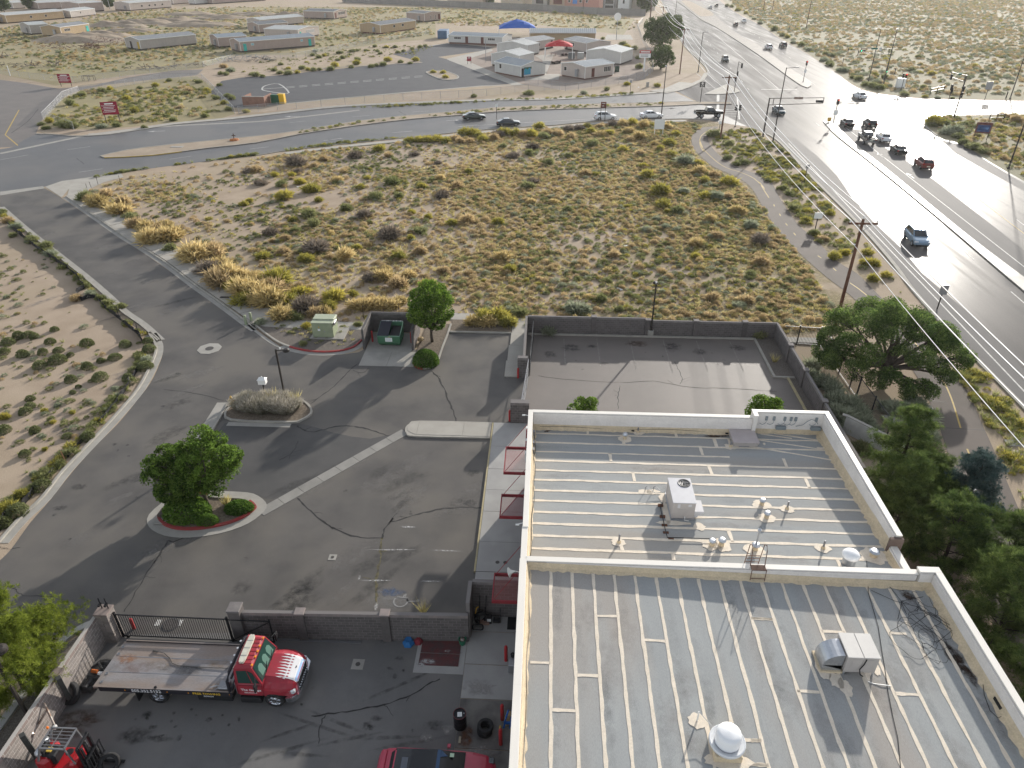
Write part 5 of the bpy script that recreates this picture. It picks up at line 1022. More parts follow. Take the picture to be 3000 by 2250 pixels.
P=sample(ats(11,(150,215),(300,300),(450,380),(700,400),(830,330),(830,250),(520,250)),110);scatter('transformer_bed_weeds',P,rng.uniform(.3,.7,len(P)),tufts_straw+mnd_g[:1]+tufts_green[:1])
# ---- individual shrubs: one object each
def kind(prefix,m,n=4,**kw):return[shrub_mesh(100+len(prefix)*7+i,m,name=prefix,**kw)for i in range(n)]
K={'rnd':('green_shrub',[leaf_mound(150+i,GRNG,1500,.9,1.0,.19,'green_shrub')for i in range(3)]),'gold':('golden_shrub',kind('golden_shrub',GOLD,lumps=7)),'tan':('dry_shrub',kind('dry_shrub',TANB)),'yg':('yellow_green_shrub',kind('yellow_green_shrub',YGRN,lumps=6)),'sage':('sagebrush',kind('sagebrush',SAGE,rz=.65)),'grn':('green_shrub',kind('green_shrub',GRNS)),'dead':('dead_shrub',kind('dead_shrub',DRYB,leaf=.2,rz=.6))}
def shrub(kd,p,r,label,group,cat='shrub',hz=None):
    nm,ms=K[kd];o=obj(nm,random.choice(ms),None,None,(p[0],p[1],p[2]if len(p)>2 else 0));o.rotation_euler.z=random.random()*6.28;s=r;o.scale=(s*random.uniform(.9,1.15),s*random.uniform(.9,1.15),s*(hz or random.uniform(.95,1.25)));return tag(o,label,cat,group)
LB={'row':'golden-topped brush in the row along the side street sidewalk','top':'yellowish brush on the field edge below the cross street','fld_gold':'golden dry brush standing in the open sandy field','fld_tan':'tan dry brush standing in the open sandy field','fld_grn':'green-grey bush standing in the sandy field','fld_dead':'dark grey dead bush lying in the sandy field','east':'yellow-green bush in the closer cover near the trail','west':'small round green bush on the bare west lot','wk':'pale green bush leaning over the west kerb','ne':'grey-green bush along the far kerb of the big road','trail':'low green bush between the trail and the big road','sch':'small green bush along the school car park edge','corner':'green bush inside the fenced corner by the maroon sign','se':'green bush at the southeast road corner'}
for x,y,r,kd in((690,490,1.35,'grn'),(740,500,1.0,'tan'),(810,540,1.6,'gold'),(860,560,1.2,'gold'),(880,460,1.3,'tan'),(960,600,1.9,'gold'),(1010,520,1.2,'tan'),(1060,640,.9,'grn'),(1100,710,1.3,'tan'),(1190,740,1.5,'gold'),(1280,760,1.3,'tan'),(1240,830,2.0,'gold'),(1340,820,2.1,'gold'),(1420,800,1.6,'gold'),(1370,730,1.3,'gold'),(1380,900,.9,'grn'),(1520,960,1.6,'gold'),(1610,980,2.1,'gold'),(1720,950,1.7,'tan'),(1690,1080,1.6,'dead'),(1790,1050,1.7,'gold'),(1800,1170,2.0,'tan'),(1890,1130,2.0,'gold'),(1960,1150,1.4,'gold'),(1900,1220,1.2,'yg')):shrub(kd,at(6,x,y+22),r*1.02,LB['row'],'brush along the side street sidewalk')
for x,y,r,kd in((30,1470,1.5,'yg'),(70,1390,2.0,'gold'),(150,1420,1.9,'gold'),(200,1460,1.9,'gold'),(300,1470,1.9,'gold'),(380,1470,1.5,'yg'),(250,1380,1.6,'tan'),(200,1310,1.5,'gold'),(300,1290,1.9,'yg'),(120,1280,1.2,'gold'),(330,1590,1.3,'gold'),(400,1580,.9,'gold'),(460,1590,.9,'grn'),(550,1520,1.5,'dead'),(640,1560,1.1,'tan'),(700,1560,1.0,'gold'),(720,1500,.9,'yg')):shrub(kd,at(7,x,y+25),r*1.02,LB['row'],'brush along the side street sidewalk')
for x,y,r,kd in((500,1390,1.3,'yg'),(780,1440,1.7,'yg'),(930,1410,.8,'yg'),(950,1510,1.4,'gold'),(1040,1520,1.5,'gold'),(1130,1500,1.4,'gold'),(1220,1510,1.4,'gold'),(1300,1470,1.1,'gold'),(1060,1430,.7,'tan'),(1170,1270,1.6,'gold'),(1080,1280,1.4,'dead'),(1200,1200,.8,'gold'),(1390,1260,1.2,'gold'),(1300,1330,1.5,'tan'),(1520,1340,1.1,'yg'),(1660,1220,1.1,'tan'),(1290,1110,1.3,'yg'),(1470,1060,1.1,'tan'),(870,1110,1.6,'gold'),(960,1030,1.0,'yg'),(550,1130,1.3,'yg'),(640,1040,2.0,'dead'),(370,1060,1.0,'tan'),(200,1100,1.2,'yg'),(260,910,1.4,'dead'),(380,950,.9,'tan'),(270,970,.7,'tan'),(470,890,.9,'grn'),(600,840,1.2,'grn'),(740,860,.5,'yg'),(590,570,1.8,'yg'),(360,620,1.9,'yg'),(470,350,2.2,'dead'),(150,400,1.5,'tan'),(60,410,1.1,'dead'),(620,360,1.1,'tan'),(480,410,1.1,'dead'),(430,440,1.0,'yg'),(700,310,1.3,'tan'),(940,290,1.8,'dead'),(1140,230,1.7,'yg'),(800,490,1.4,'gold'),(1040,460,.8,'yg'),(980,540,1.0,'yg'),(840,410,1.0,'tan'),(1240,500,1.8,'grn'),(1300,610,1.0,'grn'),(1490,530,1.1,'yg'),(1420,270,1.1,'dead'),(1200,280,1.2,'tan'),(1640,610,1.7,'dead'),(1670,580,1.1,'tan'),(1630,470,1.1,'gold'),(1030,770,1.5,'dead'),(870,720,1.3,'grn'),(1210,940,2.0,'dead'),(1250,915,1.2,'tan'),(1470,900,1.1,'grn'),(1390,960,.9,'yg'),(1530,780,.9,'yg'),(1400,740,.9,'yg'),(1720,830,1.1,'yg'),(1850,810,1.4,'tan'),(2100,820,1.1,'yg'),(1760,530,1.2,'tan'),(1870,410,.9,'yg'),(640,640,1.0,'yg'),(440,800,.9,'yg'),(560,770,1.5,'grn'),(1610,340,.8,'dead'),(1100,620,1.4,'grn'),(420,690,.7,'grn'),(180,750,.6,'yg'),(170,510,1.3,'dead'),(40,680,.9,'yg'),(80,650,.9,'yg'),(500,500,1.2,'yg'),(350,520,1.2,'grn'),(300,440,1.0,'yg')):shrub(kd,at(7,x,y+20),r*.82,LB[{'gold':'fld_gold','tan':'fld_tan','yg':'fld_gold','grn':'fld_grn','dead':'fld_dead'}[kd]],'brush scattered over the field')
for x,y,r,kd in((1390,170,1.3,'yg'),(1470,165,1.3,'yg'),(1540,165,1.6,'yg'),(1610,160,1.6,'yg'),(1670,170,1.2,'yg'),(1750,150,1.3,'tan'),(1830,110,1.6,'yg'),(1890,110,1.8,'yg'),(1950,130,1.3,'yg'),(1870,175,1.2,'tan'),(1790,175,1.2,'tan'),(1990,160,1.5,'yg'),(2060,150,1.3,'tan'),(2100,120,1.5,'dead'),(2180,110,1.5,'yg')):shrub(kd,at(7,x,y+14),r*.9,LB['top'],'brush below the cross street')
for x,y,r,kd in((60,110,1.5,'yg'),(160,115,1.5,'yg'),(230,120,1.4,'tan'),(350,60,1.6,'yg'),(310,125,1.6,'yg'),(390,140,1.5,'grn'),(430,110,1.3,'tan'),(510,120,1.4,'tan'),(600,80,1.5,'dead'),(690,70,1.5,'dead'),(620,135,1.2,'tan'),(740,55,1.2,'yg'),(790,100,1.2,'yg'),(860,120,1.4,'gold'),(920,110,1.2,'yg'),(860,50,1.1,'tan'),(950,35,1.2,'dead'),(1040,40,1.5,'gold'),(1120,30,1.5,'yg'),(1200,50,1.6,'gold'),(1260,45,1.2,'yg'),(1080,95,1.3,'gold'),(1160,140,1.8,'gold'),(1100,160,1.2,'tan'),(1390,60,1.4,'gold'),(1460,115,1.2,'yg')):shrub(kd,at(8,x,y+12),r*.9,LB['top'],'brush below the cross street')
for x,y,r,kd in((140,290,1.6,'dead'),(300,220,1.6,'dead'),(290,270,1.4,'grn'),(60,210,1.1,'grn'),(780,200,1.6,'grn'),(1030,240,1.4,'yg'),(650,250,1.2,'tan'),(600,290,1.2,'grn'),(1170,270,1.2,'tan'),(1420,190,1.8,'yg'),(1340,230,1.2,'yg'),(1440,280,1.3,'yg'),(1290,195,1.0,'gold'),(1540,340,2.2,'sage'),(1650,350,1.2,'yg'),(1360,410,.9,'sage'),(1220,450,1.6,'yg'),(1200,370,1.0,'yg'),(810,440,1.0,'yg'),(740,430,1.2,'tan'),(1670,420,1.6,'gold'),(1770,450,1.4,'tan'),(1690,490,1.2,'yg'),(1900,510,2.0,'yg'),(1340,580,2.3,'yg'),(1540,580,1.2,'sage'),(1700,620,1.3,'yg'),(1800,620,1.5,'sage'),(1880,620,1.1,'tan'),(310,500,1.3,'dead'),(260,540,1.3,'grn'),(450,345,1.4,'grn'),(1360,690,1.8,'yg'),(1470,730,1.3,'grn'),(1400,735,.7,'yg'),(1070,700,.7,'yg'),(680,800,.7,'grn'),(1310,800,.9,'sage'),(1390,865,1.0,'sage'),(1230,890,1.0,'sage'),(1970,740,1.5,'gold'),(1740,800,1.1,'gold'),(2090,860,1.6,'sage'),(1810,940,1.3,'tan'),(1640,1000,1.3,'gold'),(1620,1100,.8,'yg'),(30,830,.8,'grn'),(130,1210,1.1,'yg'),(60,1120,1.3,'gold'),(2150,980,1.6,'dead'),(2080,1250,.9,'grn'),(2150,1160,1.3,'tan'),(1760,1440,1.1,'tan'),(2030,1460,1.1,'tan'),(1970,1500,1.0,'sage'),(850,1450,.9,'grn'),(960,1090,1.0,'tan'),(1000,1530,.8,'grn'),(650,1540,1.5,'sage'),(740,1540,1.2,'sage'),(210,1560,1.2,'grn'),(100,1500,.5,'grn'),(2170,1530,.7,'grn'),(590,730,1.0,'grn'),(480,660,.9,'gold'),(300,660,.9,'gold')):shrub(kd,at(8,x,y+16),r*.82,LB['east']if kd in('yg','gold')and x>1000 else LB[{'gold':'fld_gold','tan':'fld_tan','yg':'fld_gold','grn':'fld_grn','dead':'fld_dead','sage':'fld_grn'}[kd]],'brush near the trail' if kd in('yg','gold')and x>1000 else 'brush scattered over the field')
for i,(x,y,r,kd)in enumerate(((1600,1600,1.5,'gold'),(1680,1590,1.8,'yg'),(1760,1600,1.6,'gold'),(1850,1600,1.8,'yg'),(1880,1640,1.6,'yg'))):shrub(kd,at(11,1620+i*62,232)+Vector((0,.6*(i%2),0)),r*.7,'large golden hedge-like bush between the dumpster tree and the block wall','big brush clump by the block wall')
for x,y,r,kd in((60,120,1.0,'grn'),(130,80,1.1,'grn'),(200,70,.9,'grn'),(240,75,.8,'grn'),(350,115,.9,'grn'),(160,205,1.0,'grn'),(300,190,.85,'grn'),(410,175,.8,'grn'),(490,205,.6,'grn'),(400,245,1.3,'grn'),(280,285,1.0,'grn'),(605,130,1.1,'grn'),(700,245,.7,'grn'),(610,290,.95,'grn'),(870,135,1.0,'grn'),(800,225,1.0,'grn'),(495,380,.95,'grn'),(700,365,1.2,'grn'),(545,425,.5,'grn'),(505,465,.5,'grn'),(210,510,.7,'grn'),(180,600,.9,'grn'),(210,560,.7,'grn'),(40,640,.9,'yg'),(30,730,.95,'grn'),(310,595,.6,'yg'),(400,555,.6,'sage'),(245,730,.75,'grn'),(370,670,.5,'yg'),(300,770,.5,'sage'),(175,895,.8,'grn'),(510,605,.5,'yg'),(240,1030,.6,'sage'),(310,860,.5,'yg'),(380,30,.7,'grn'),(890,370,.9,'grn'),(800,440,.7,'sage'),(820,490,.7,'sage'),(470,770,.7,'grn'),(30,190,.9,'grn')):shrub('rnd' if kd=='grn' else kd,at(10,x,y+14),r*.56,LB['west'],'round bushes on the west lot')
for x,y,r,kd in((1030,110,.8,'grn'),(1040,170,1.15,'grn'),(1030,240,1.1,'sage'),(1010,290,1.1,'grn'),(150,1190,1.0,'yg'),(60,1290,1.3,'yg'),(290,1120,1.0,'grn'),(120,1300,1.2,'grn'),(610,780,.9,'grn'),(20,1380,1.0,'grn')):shrub('rnd' if kd=='grn' else kd,at(10,x,y+14),r*.58,LB['wk'],'bushes spilling over the west kerb')
for x,y,r,kd in((60,680,1.3,'tan'),(130,730,1.3,'sage'),(270,840,1.2,'grn'),(370,890,1.3,'grn'),(420,950,1.2,'sage'),(240,850,.9,'sage'),(880,1350,1.0,'grn'),(930,1400,1.0,'grn'),(980,1380,.9,'grn'),(720,1280,1.0,'sage'),(820,1310,.8,'grn'),(100,800,.8,'grn'),(610,1320,1.1,'tan'),(20,610,1.0,'grn')):shrub(kd,at(6,x,y+12),r*.7,LB['wk'],'bushes spilling over the west kerb')
for x,y,r in((850,60,3),(900,70,3),(970,110,3.2),(1050,140,3),(1140,200,2.2),(1210,250,3),(1350,320,3.6),(1440,380,2.6),(1500,400,2.6),(1570,460,2.4),(1640,490,3),(1740,540,3),(1920,590,2.6),(1980,600,2.6),(1880,650,2.4),(1960,690,2.6),(2080,760,2.6),(2140,750,2.4)):shrub(random.choice(('grn','grn','sage','yg')),at(4,x,y+10),r*.55,LB['ne'],'bushes along the far kerb')
for x,y,r in((60,640,2.4),(150,600,2.2),(130,700,2.2),(270,760,2.9),(430,850,2.4),(360,830,1.6),(560,930,2.5),(640,950,2.4),(500,910,2.0),(700,830,2.0),(640,870,1.9),(590,800,1.8),(930,1020,1.9),(1140,1040,1.4),(1110,940,1.8),(1000,750,2.0),(1080,610,2.2),(1210,790,2),(1690,710,2),(1280,1050,1.2),(1440,1050,1.0),(530,210,2.2),(880,230,2.2),(1740,760,1.6)):shrub(random.choice(('grn','sage','grn','yg')),at(5,x,y+16),r*.6,LB['ne'],'bushes along the far kerb')
for x,y,r,kd in((1250,1330,3.2,'yg'),(1320,1340,2.6,'grn'),(1210,1340,2.0,'grn'),(1440,1420,3.4,'sage'),(1380,1430,2.4,'sage'),(1500,1470,2.0,'grn'),(1560,1540,2.0,'grn'),(1690,1600,2.4,'grn'),(1620,1580,1.7,'grn'),(1780,1640,2.0,'grn'),(2110,1300,2.6,'tan'),(1970,1240,1.6,'gold'),(2100,1245,1.5,'yg'),(1560,1350,1.8,'grn')):shrub(kd,at(5,x,y+20),r*.62,LB['se'],'bushes at the southeast corner')
for x,y,r,kd in((240,245,.9,'grn'),(290,270,.7,'yg'),(420,440,.8,'yg'),(270,560,1.0,'grn'),(300,600,1.1,'grn'),(380,535,.9,'grn'),(355,720,1.1,'grn'),(470,730,.6,'yg'),(450,810,1.0,'yg'),(510,915,.9,'grn'),(580,960,.9,'tan'),(650,760,1.0,'yg'),(620,690,.7,'yg'),(930,1160,1.1,'yg'),(1000,1170,1.0,'yg'),(750,1080,1.0,'yg'),(680,1120,1.1,'yg'),(1100,1260,.9,'yg'),(1000,1290,1.0,'yg'),(950,1080,1.0,'yg'),(60,420,.6,'yg')):shrub(kd,at(9,x,y+14),r*.85,LB['trail'],'bushes between trail and road')
for x,y,r,kd in((740,120,1.6,'grn'),(1880,300,1.0,'grn'),(2020,340,1.1,'grn'),(1960,350,.9,'grn'),(1900,190,1.0,'grn')):shrub(kd,at(8,x if x>1000 else 1780,y+20),r,LB['trail'],'bushes between trail and road')
for x,y,r,kd in((150,650,1.6,'grn'),(115,640,1.2,'grn'),(200,660,1.2,'grn'),(420,635,1.8,'grn'),(350,630,1.5,'grn'),(310,605,1.5,'grn'),(500,625,1.3,'yg'),(540,590,1.5,'grn'),(640,605,1.4,'grn'),(700,600,1.2,'grn'),(790,600,1.8,'grn'),(830,570,1.8,'yg'),(970,580,1.2,'grn'),(1010,550,1.8,'yg'),(1140,575,1.4,'grn'),(1180,565,1.3,'grn'),(1240,560,1.5,'grn'),(1030,515,1.5,'grn'),(900,500,1.4,'grn'),(860,515,1.2,'grn'),(690,495,1.3,'grn'),(640,475,1.3,'grn'),(870,455,1.6,'grn'),(980,440,1.5,'grn'),(1020,435,1.1,'grn'),(1095,430,1.0,'grn'),(1350,405,1.4,'grn'),(1375,450,1.3,'grn'),(1420,440,1.3,'grn'),(1225,460,1.1,'grn'),(1280,405,1.4,'yg'),(1560,405,1.6,'grn'),(1500,420,1.2,'grn'),(1615,395,1.2,'grn'),(1290,520,1.9,'yg'),(1400,535,1.5,'grn'),(1530,520,1.6,'yg'),(1480,545,1.1,'grn'),(1200,440,1.0,'grn'),(1170,400,1.2,'grn'),(660,440,1.4,'sage'),(430,590,1.2,'yg'),(590,600,1.2,'yg'),(740,480,1.2,'yg'),(360,555,1.1,'grn')):shrub(kd,at(2,x,y+8),r*.8,LB['sch'],'bushes along the school car park')
for x,y,r,kd in((1685,620,1.5,'yg'),(1760,625,1.6,'yg'),(1790,665,1.6,'yg')):shrub(kd,at(2,x,y+10),r*.7,'dark bush in the planted island of the school car park','three bushes in the school car park island',hz=1.0)
for x,y,r,kd in((600,900,1.7,'grn'),(700,820,1.4,'grn'),(880,790,1.5,'grn'),(960,770,1.3,'yg'),(1100,860,1.6,'yg'),(1160,960,1.6,'yg'),(1210,760,1.1,'grn'),(1460,695,1.3,'grn'),(1340,740,1.5,'yg'),(1620,780,1.6,'tan'),(1720,710,1.3,'grn'),(1870,850,1.2,'grn'),(1780,780,1.4,'yg'),(550,1090,2.0,'grn'),(630,1095,1.8,'grn'),(400,1110,1.2,'grn'),(360,1075,1.0,'grn'),(1015,1085,1.2,'grn'),(1500,1035,1.2,'grn'),(1770,1005,1.3,'grn'),(1250,1100,.9,'grn'),(1980,945,1.3,'grn'),(2010,850,1.4,'grn'),(1960,830,1.3,'grn'),(1900,735,1.2,'grn'),(880,1100,1.5,'sage'),(440,1050,1.3,'yg'),(2130,965,1.2,'yg'),(1940,890,1.2,'yg')):shrub(kd,at(1,x,y+8),r*.8,LB['corner'],'bushes in the fenced corner')
for x,y,r,kd in((1110,115,1.8,'grn'),(1040,165,1.3,'grn'),(1640,195,1.3,'yg'),(1190,210,1.5,'yg'),(1010,145,1.2,'grn'),(1780,155,1.1,'grn'),(240,355,1.3,'grn'),(1990,610,2.0,'sage'),(1940,575,1.8,'tan'),(1910,635,1.3,'grn'),(1950,640,1.3,'grn'),(2120,100,1.8,'yg'),(870,195,1.0,'grn')):shrub(kd,at(1,x,y+10),r*.8,'small bush dotted over the dry ground by the portable classrooms','bushes over the school field')
for x,y,r,kd in((565,180,1.4,'grn'),(375,195,1.2,'grn'),(770,195,1.3,'grn'),(870,205,1.4,'grn'),(880,90,1.6,'dead'),(880,810,1.8,'grn'),(410,830,1.2,'grn'),(1560,770,1.2,'grn'),(1735,725,1.2,'yg'),(1830,580,1.8,'grn'),(1820,500,1.5,'grn'),(1110,110,2.2,'grn'),(1340,115,2.0,'grn'),(1700,380,2.2,'grn'),(1800,420,2.0,'grn'),(1730,400,1.9,'yg'),(1660,200,1.8,'grn'),(1520,330,1.4,'grn'),(1360,800,1.4,'sage'),(1990,740,1.4,'yg')):shrub(kd,at(3,x,y+10),r*.8,'scattered green bush on the pale ground around the school','bushes around the school')
# garden plants round the building
hd=obj('round_hedge',leaf_mound(60,HEDG,7000,1.25,1.15,.14,'round_hedge'),None,None,(-9.9,52.75,.05));hd.scale=(1,1.0,1);tag(hd,'clipped round green hedge bush in the planter below the dumpster tree','hedge')
for i,(x,y,r,lab)in enumerate(((-22.0,33.0,1.5,'dark dense bush under the left half of the island tree'),(-18.9,33.6,.95,'low clipped green bush at the east end of the tree island'),(-20.4,32.3,.7,'loose green bush by the trunk on the tree island'))):
    o=obj('island_bush',leaf_mound(63+i,HEDG,5200,1.0 if i!=1 else .65,1.0,.15,'island_bush'),None,None,(x,y,.1));o.scale=(r,r*.75,r*.8);tag(o,lab,'bush')
o=obj('ornamental_grass',tuft_mesh(70,STRAW,60,.9,.5,.02,'ornamental_grass'),None,None,(-19.9,34.0,.1));tag(o,'tuft of pale grass on the tree island beside the trunk','grass tuft')
o=obj('ornamental_grass',tuft_mesh(71,STRAW,70,.95,.6,.012,'ornamental_grass'),None,None,(-6.0,26.0,.02));tag(o,'spindly straw weed growing against the near block wall','weed')
o=obj('ornamental_grass',tuft_mesh(72,STRAW,80,1.0,.6,.014,'ornamental_grass'),None,None,at(12,2130,550));tag(o,'spiky pale grass clump in the back lot gravel corner','grass tuft')
for i,(x,y,r,h)in enumerate(((-23.1,45.0,.95,1.1),(-22.2,44.7,1.05,1.25),(-21.2,44.6,1.1,1.2),(-20.2,44.7,1.0,1.25),(-19.4,44.6,1.0,1.1),(-22.7,45.6,.8,1.2),(-21.4,45.7,.9,1.2),(-20.0,45.7,.9,1.2),(-18.9,45.2,.75,1.0))):
    r_=np.random.default_rng(80+i);n=900;a=r_.uniform(0,2*PI,n);q=np.sqrt(r_.random(n));A_=np.stack([np.cos(a)*q*.35,np.sin(a)*q*.35,np.zeros(n)],1);B_=np.stack([np.cos(a)*q*1.05,np.sin(a)*q*1.05,(1.05-.35*q*q)*r_.uniform(.7,1.05,n)],1)
    V=np.concatenate([bladeV(A_,B_,.006*np.ones(n),r_),bladeV(B_-(B_-A_)*.2,B_+(B_-A_)*.05,.013*np.ones(n),r_),bladeV(A_,A_+(B_-A_)*.7+r_.normal(size=(n,3))*.08,.014*np.ones(n),r_)])
    o=obj('lavender_bush',np_mesh('lavender_bush',V,3,np.concatenate([r_.uniform(0,.5,n),r_.uniform(.3,1,n),r_.uniform(0,.4,n)]),LAVN if i%3 else GRNS if i==9 else LAVN),None,None,(x,y,.1));o.scale=(r,r,h);tag(o,'greyish lavender-like bush massed on the island with the lamp post','bush','lavender-like bushes on the lamp island')
o=obj('ornamental_grass',tuft_mesh(73,STRAW,90,1.35,.7,.018,'ornamental_grass'),None,None,(-20.9,46.1,.1));tag(o,'tall straw grass behind the lavender bushes, west of the lamp post','grass tuft')
o=obj('ornamental_grass',tuft_mesh(74,STRAW,90,1.3,.7,.018,'ornamental_grass'),None,None,(-19.1,46.0,.1));tag(o,'tall straw grass behind the lavender bushes, east of the lamp post','grass tuft')
for k,x,y,r,kd,lab in((12,395,335,1.0,'sage','grey-green bush against the block wall at the west end of the back lot'),(12,2010,355,.9,'grn','dark leafy bush in the back lot corner by the wall'),(11,450,380,.45,'grn','small dark bush below the transformer'),(11,830,245,.5,'grn','small green bush beside the dumpster enclosure wall'),(11,470,255,.6,'yg','low weedy bush left of the transformer'),(11,150,235,.7,'sage','blue-green weed at the tip of the transformer bed')):shrub(kd,at(k,x,y),r,lab,None)
for i,(x,y,r)in enumerate(((440,520,1.5),(420,580,1.3),(500,640,1.5),(560,690,1.6),(600,760,1.6),(540,760,1.4),(660,790,1.6),(720,840,1.6),(640,860,1.6),(770,900,1.3),(700,930,1.4),(850,960,1.1),(780,860,1.2),(950,800,1.4),(1010,830,1.5),(1090,830,1.4),(1160,900,1.6),(1200,960,1.4),(1220,880,1.3),(1120,780,1.3),(1240,1000,1.2),(1200,1040,1.1))):shrub('sage',at(13,x,y+30),r*.72,'grey-green feathery bush massed around the iron fence and pale slab','grey bushes around the iron fence',hz=1.3)
for i,(x,y)in enumerate(((1230,1150),(1280,1190))):shrub('dead',at(13,x,y),.9,'bare purplish twiggy bush beside the gravel above the blue spruce','bare bushes by the blue spruce')
for x,y,r in((750,1110,.8),(800,1130,.7)):shrub('grn',at(13,x,y),r,'green bush at the foot of the white retaining wall','bushes below the retaining wall')
# ---- trees
def limb(mb,p,q,r0,r1,n=5,bend=.12,rr=None):
    p,q=Vector(p),Vector(q);L_=(q-p).length;o=Vector((random.uniform(-1,1),random.uniform(-1,1),random.uniform(0,.6)))*L_*bend
    pts=[p.lerp(q,t)+o*math.sin(PI*t)for t in np.linspace(0,1,n)];mb.tube(pts,[r0+(r1-r0)*t for t in np.linspace(0,1,n)],6);return pts
def broad_tree(label,p,trunk,clumps,m,leaf=.2,per=420,name='broadleaf_tree',seed=0,bark=None,group=None,shell=.55,bmin=.35):
    """clumps: (x,y,z,r) leaf masses round the crown, each carried by a limb"""
    random.seed(seed+5);t=thing(name,label,'tree',p,0,group);r=np.random.default_rng(seed);mb=MB();h,rt=trunk
    top=Vector((random.uniform(-.1,.1),random.uniform(-.1,.1),h));limb(mb,(0,0,-.05),top,rt,rt*.75,4,.03)
    Vs=[];Ts=[]
    for(x,y,z,cr)in clumps:
        c=Vector((x,y,z));pts=limb(mb,top*random.uniform(.75,1),c,rt*.5,rt*.12,5,.1)
        for k in range(3):
            d=Vector((random.uniform(-1,1),random.uniform(-1,1),random.uniform(-.3,1))).normalized()*cr*.75;limb(mb,pts[3],c+d,rt*.16,rt*.04,4,.15)
        n=int(per*1.9*cr*cr/.8);sub=9;sd=unit(r.normal(size=(sub,3)));w=r.integers(0,sub,n);dirs=unit(sd[w]+r.normal(size=(n,3))*.42);P_=np.array(c)+dirs*(cr*(shell+(1-shell)*r.random(n)**.6))[:,None]*np.array([1,1,.85]);Vs.append(leafV(P_,leaf,r,.55));Ts.append(np.clip(.5+.25*r.normal(size=n)+.22*r.normal(size=sub)[w],0,1))
    mb.build('trunk',bark or BARK,t,smooth=True);obj('crown',np_mesh('crown',np.concatenate(Vs),4,np.concatenate(Ts),m),None,t);return t
def clumps(n,R_,zc,H_,cr,seed,flat=1.0):
    r=random.Random(seed);out=[]
    for i in range(n):
        a=i*2.399+r.uniform(-.3,.3);u=(i+.5)/n;z=zc+H_*(1-2*u)*.5;rr=R_*math.sqrt(max(.04,1-((1-2*u))**2))*r.uniform(.65,1);out.append((rr*math.cos(a),rr*math.sin(a)*flat,z,cr*r.uniform(.75,1.2)))
    return out
broad_tree('full green island tree with the taller crown, east trunk of the pair',(-20.95,33.75,.1),(1.5,.15),[(x*1.1+.75,y,z,r)for x,y,z,r in clumps(19,1.35,3.7,3.4,.75,2)],TREEG,.17,620,seed=2,name='ash_tree')
broad_tree('full green island tree with the lower crown, west trunk of the pair',(-22.4,33.6,.1),(1.1,.12),[(x*1.15+.1,y,z,r)for x,y,z,r in clumps(19,1.35,2.8,3.1,.74,3)],TREEG,.17,620,seed=3,name='ash_tree')
broad_tree('bright green tree in the planter right of the dumpster',(-9.9,56.6,.1),(1.3,.15),clumps(20,1.75,3.6,3.6,.85,4),BRGT,.18,560,seed=4,name='ash_tree')
broad_tree('wide dark elm spreading over the trail and the iron fence',(28.5,52.3,0),(1.0,.32),[(x*1.12,y,z-.6,r)for x,y,z,r in((-4.2,-.2,2.3,1.1),(-3.0,-1.8,2.3,1.1),(-1.6,-2.6,1.9,1.0),(.2,-3.7,1.5,.9),(1.6,-3.8,1.6,.8),(3.0,-2.6,2.3,.9),(4.7,-.8,2.7,.9),(-4.6,.8,2.6,1.0),(3.6,.8,4.3,1.3),(-3.9,1.6,3.3,1.2),(-3.2,3.0,4.2,1.3),(-2.0,4.2,4.3,1.3),(-.4,4.6,4.6,1.4),(1.4,4.4,4.4,1.3),(2.9,3.2,4.2,1.2),(3.9,1.8,3.6,1.2),(4.7,.5,3.2,1.0),(5.2,-.4,2.9,.8),(3.4,-.4,3.7,1.3),(1.8,.9,4.9,1.5),(0,1.6,5.3,1.5),(-1.7,1.4,4.9,1.5),(-3.2,-.2,3.6,1.3),(-2.0,-1.2,3.3,1.2),(-.3,-.6,4.3,1.4),(1.3,-1.6,3.4,1.2),(2.7,-2.0,2.8,1.0),(-3.6,.9,2.6,1.1),(-.9,-2.6,2.2,1.0),(.4,-3.2,1.6,.9),(1.4,-3.0,1.6,.8),(4.2,3.1,3.4,.9),(-4.4,-.6,2.4,.9),(.5,3.0,5.4,1.3),(2.2,2.6,4.9,1.3))],ELMG,.15,760,seed=6,name='elm_tree',shell=.4)
broad_tree('dark green small tree poking up just behind the far parapet, left of centre',at(12,690,905,3.2)-Vector((0,0,3.2)),(1.6,.1),clumps(11,.95,3.0,1.7,.55,8),TREEG,.16,600,seed=8,name='small_tree')
broad_tree('yellow-green leafy tree behind the raised corner of the far parapet',at(12,2090,900,3.6)-Vector((0,0,3.6)),(1.5,.12),clumps(13,1.3,3.2,1.7,.7,9),BRGT,.17,560,seed=9,name='small_tree')
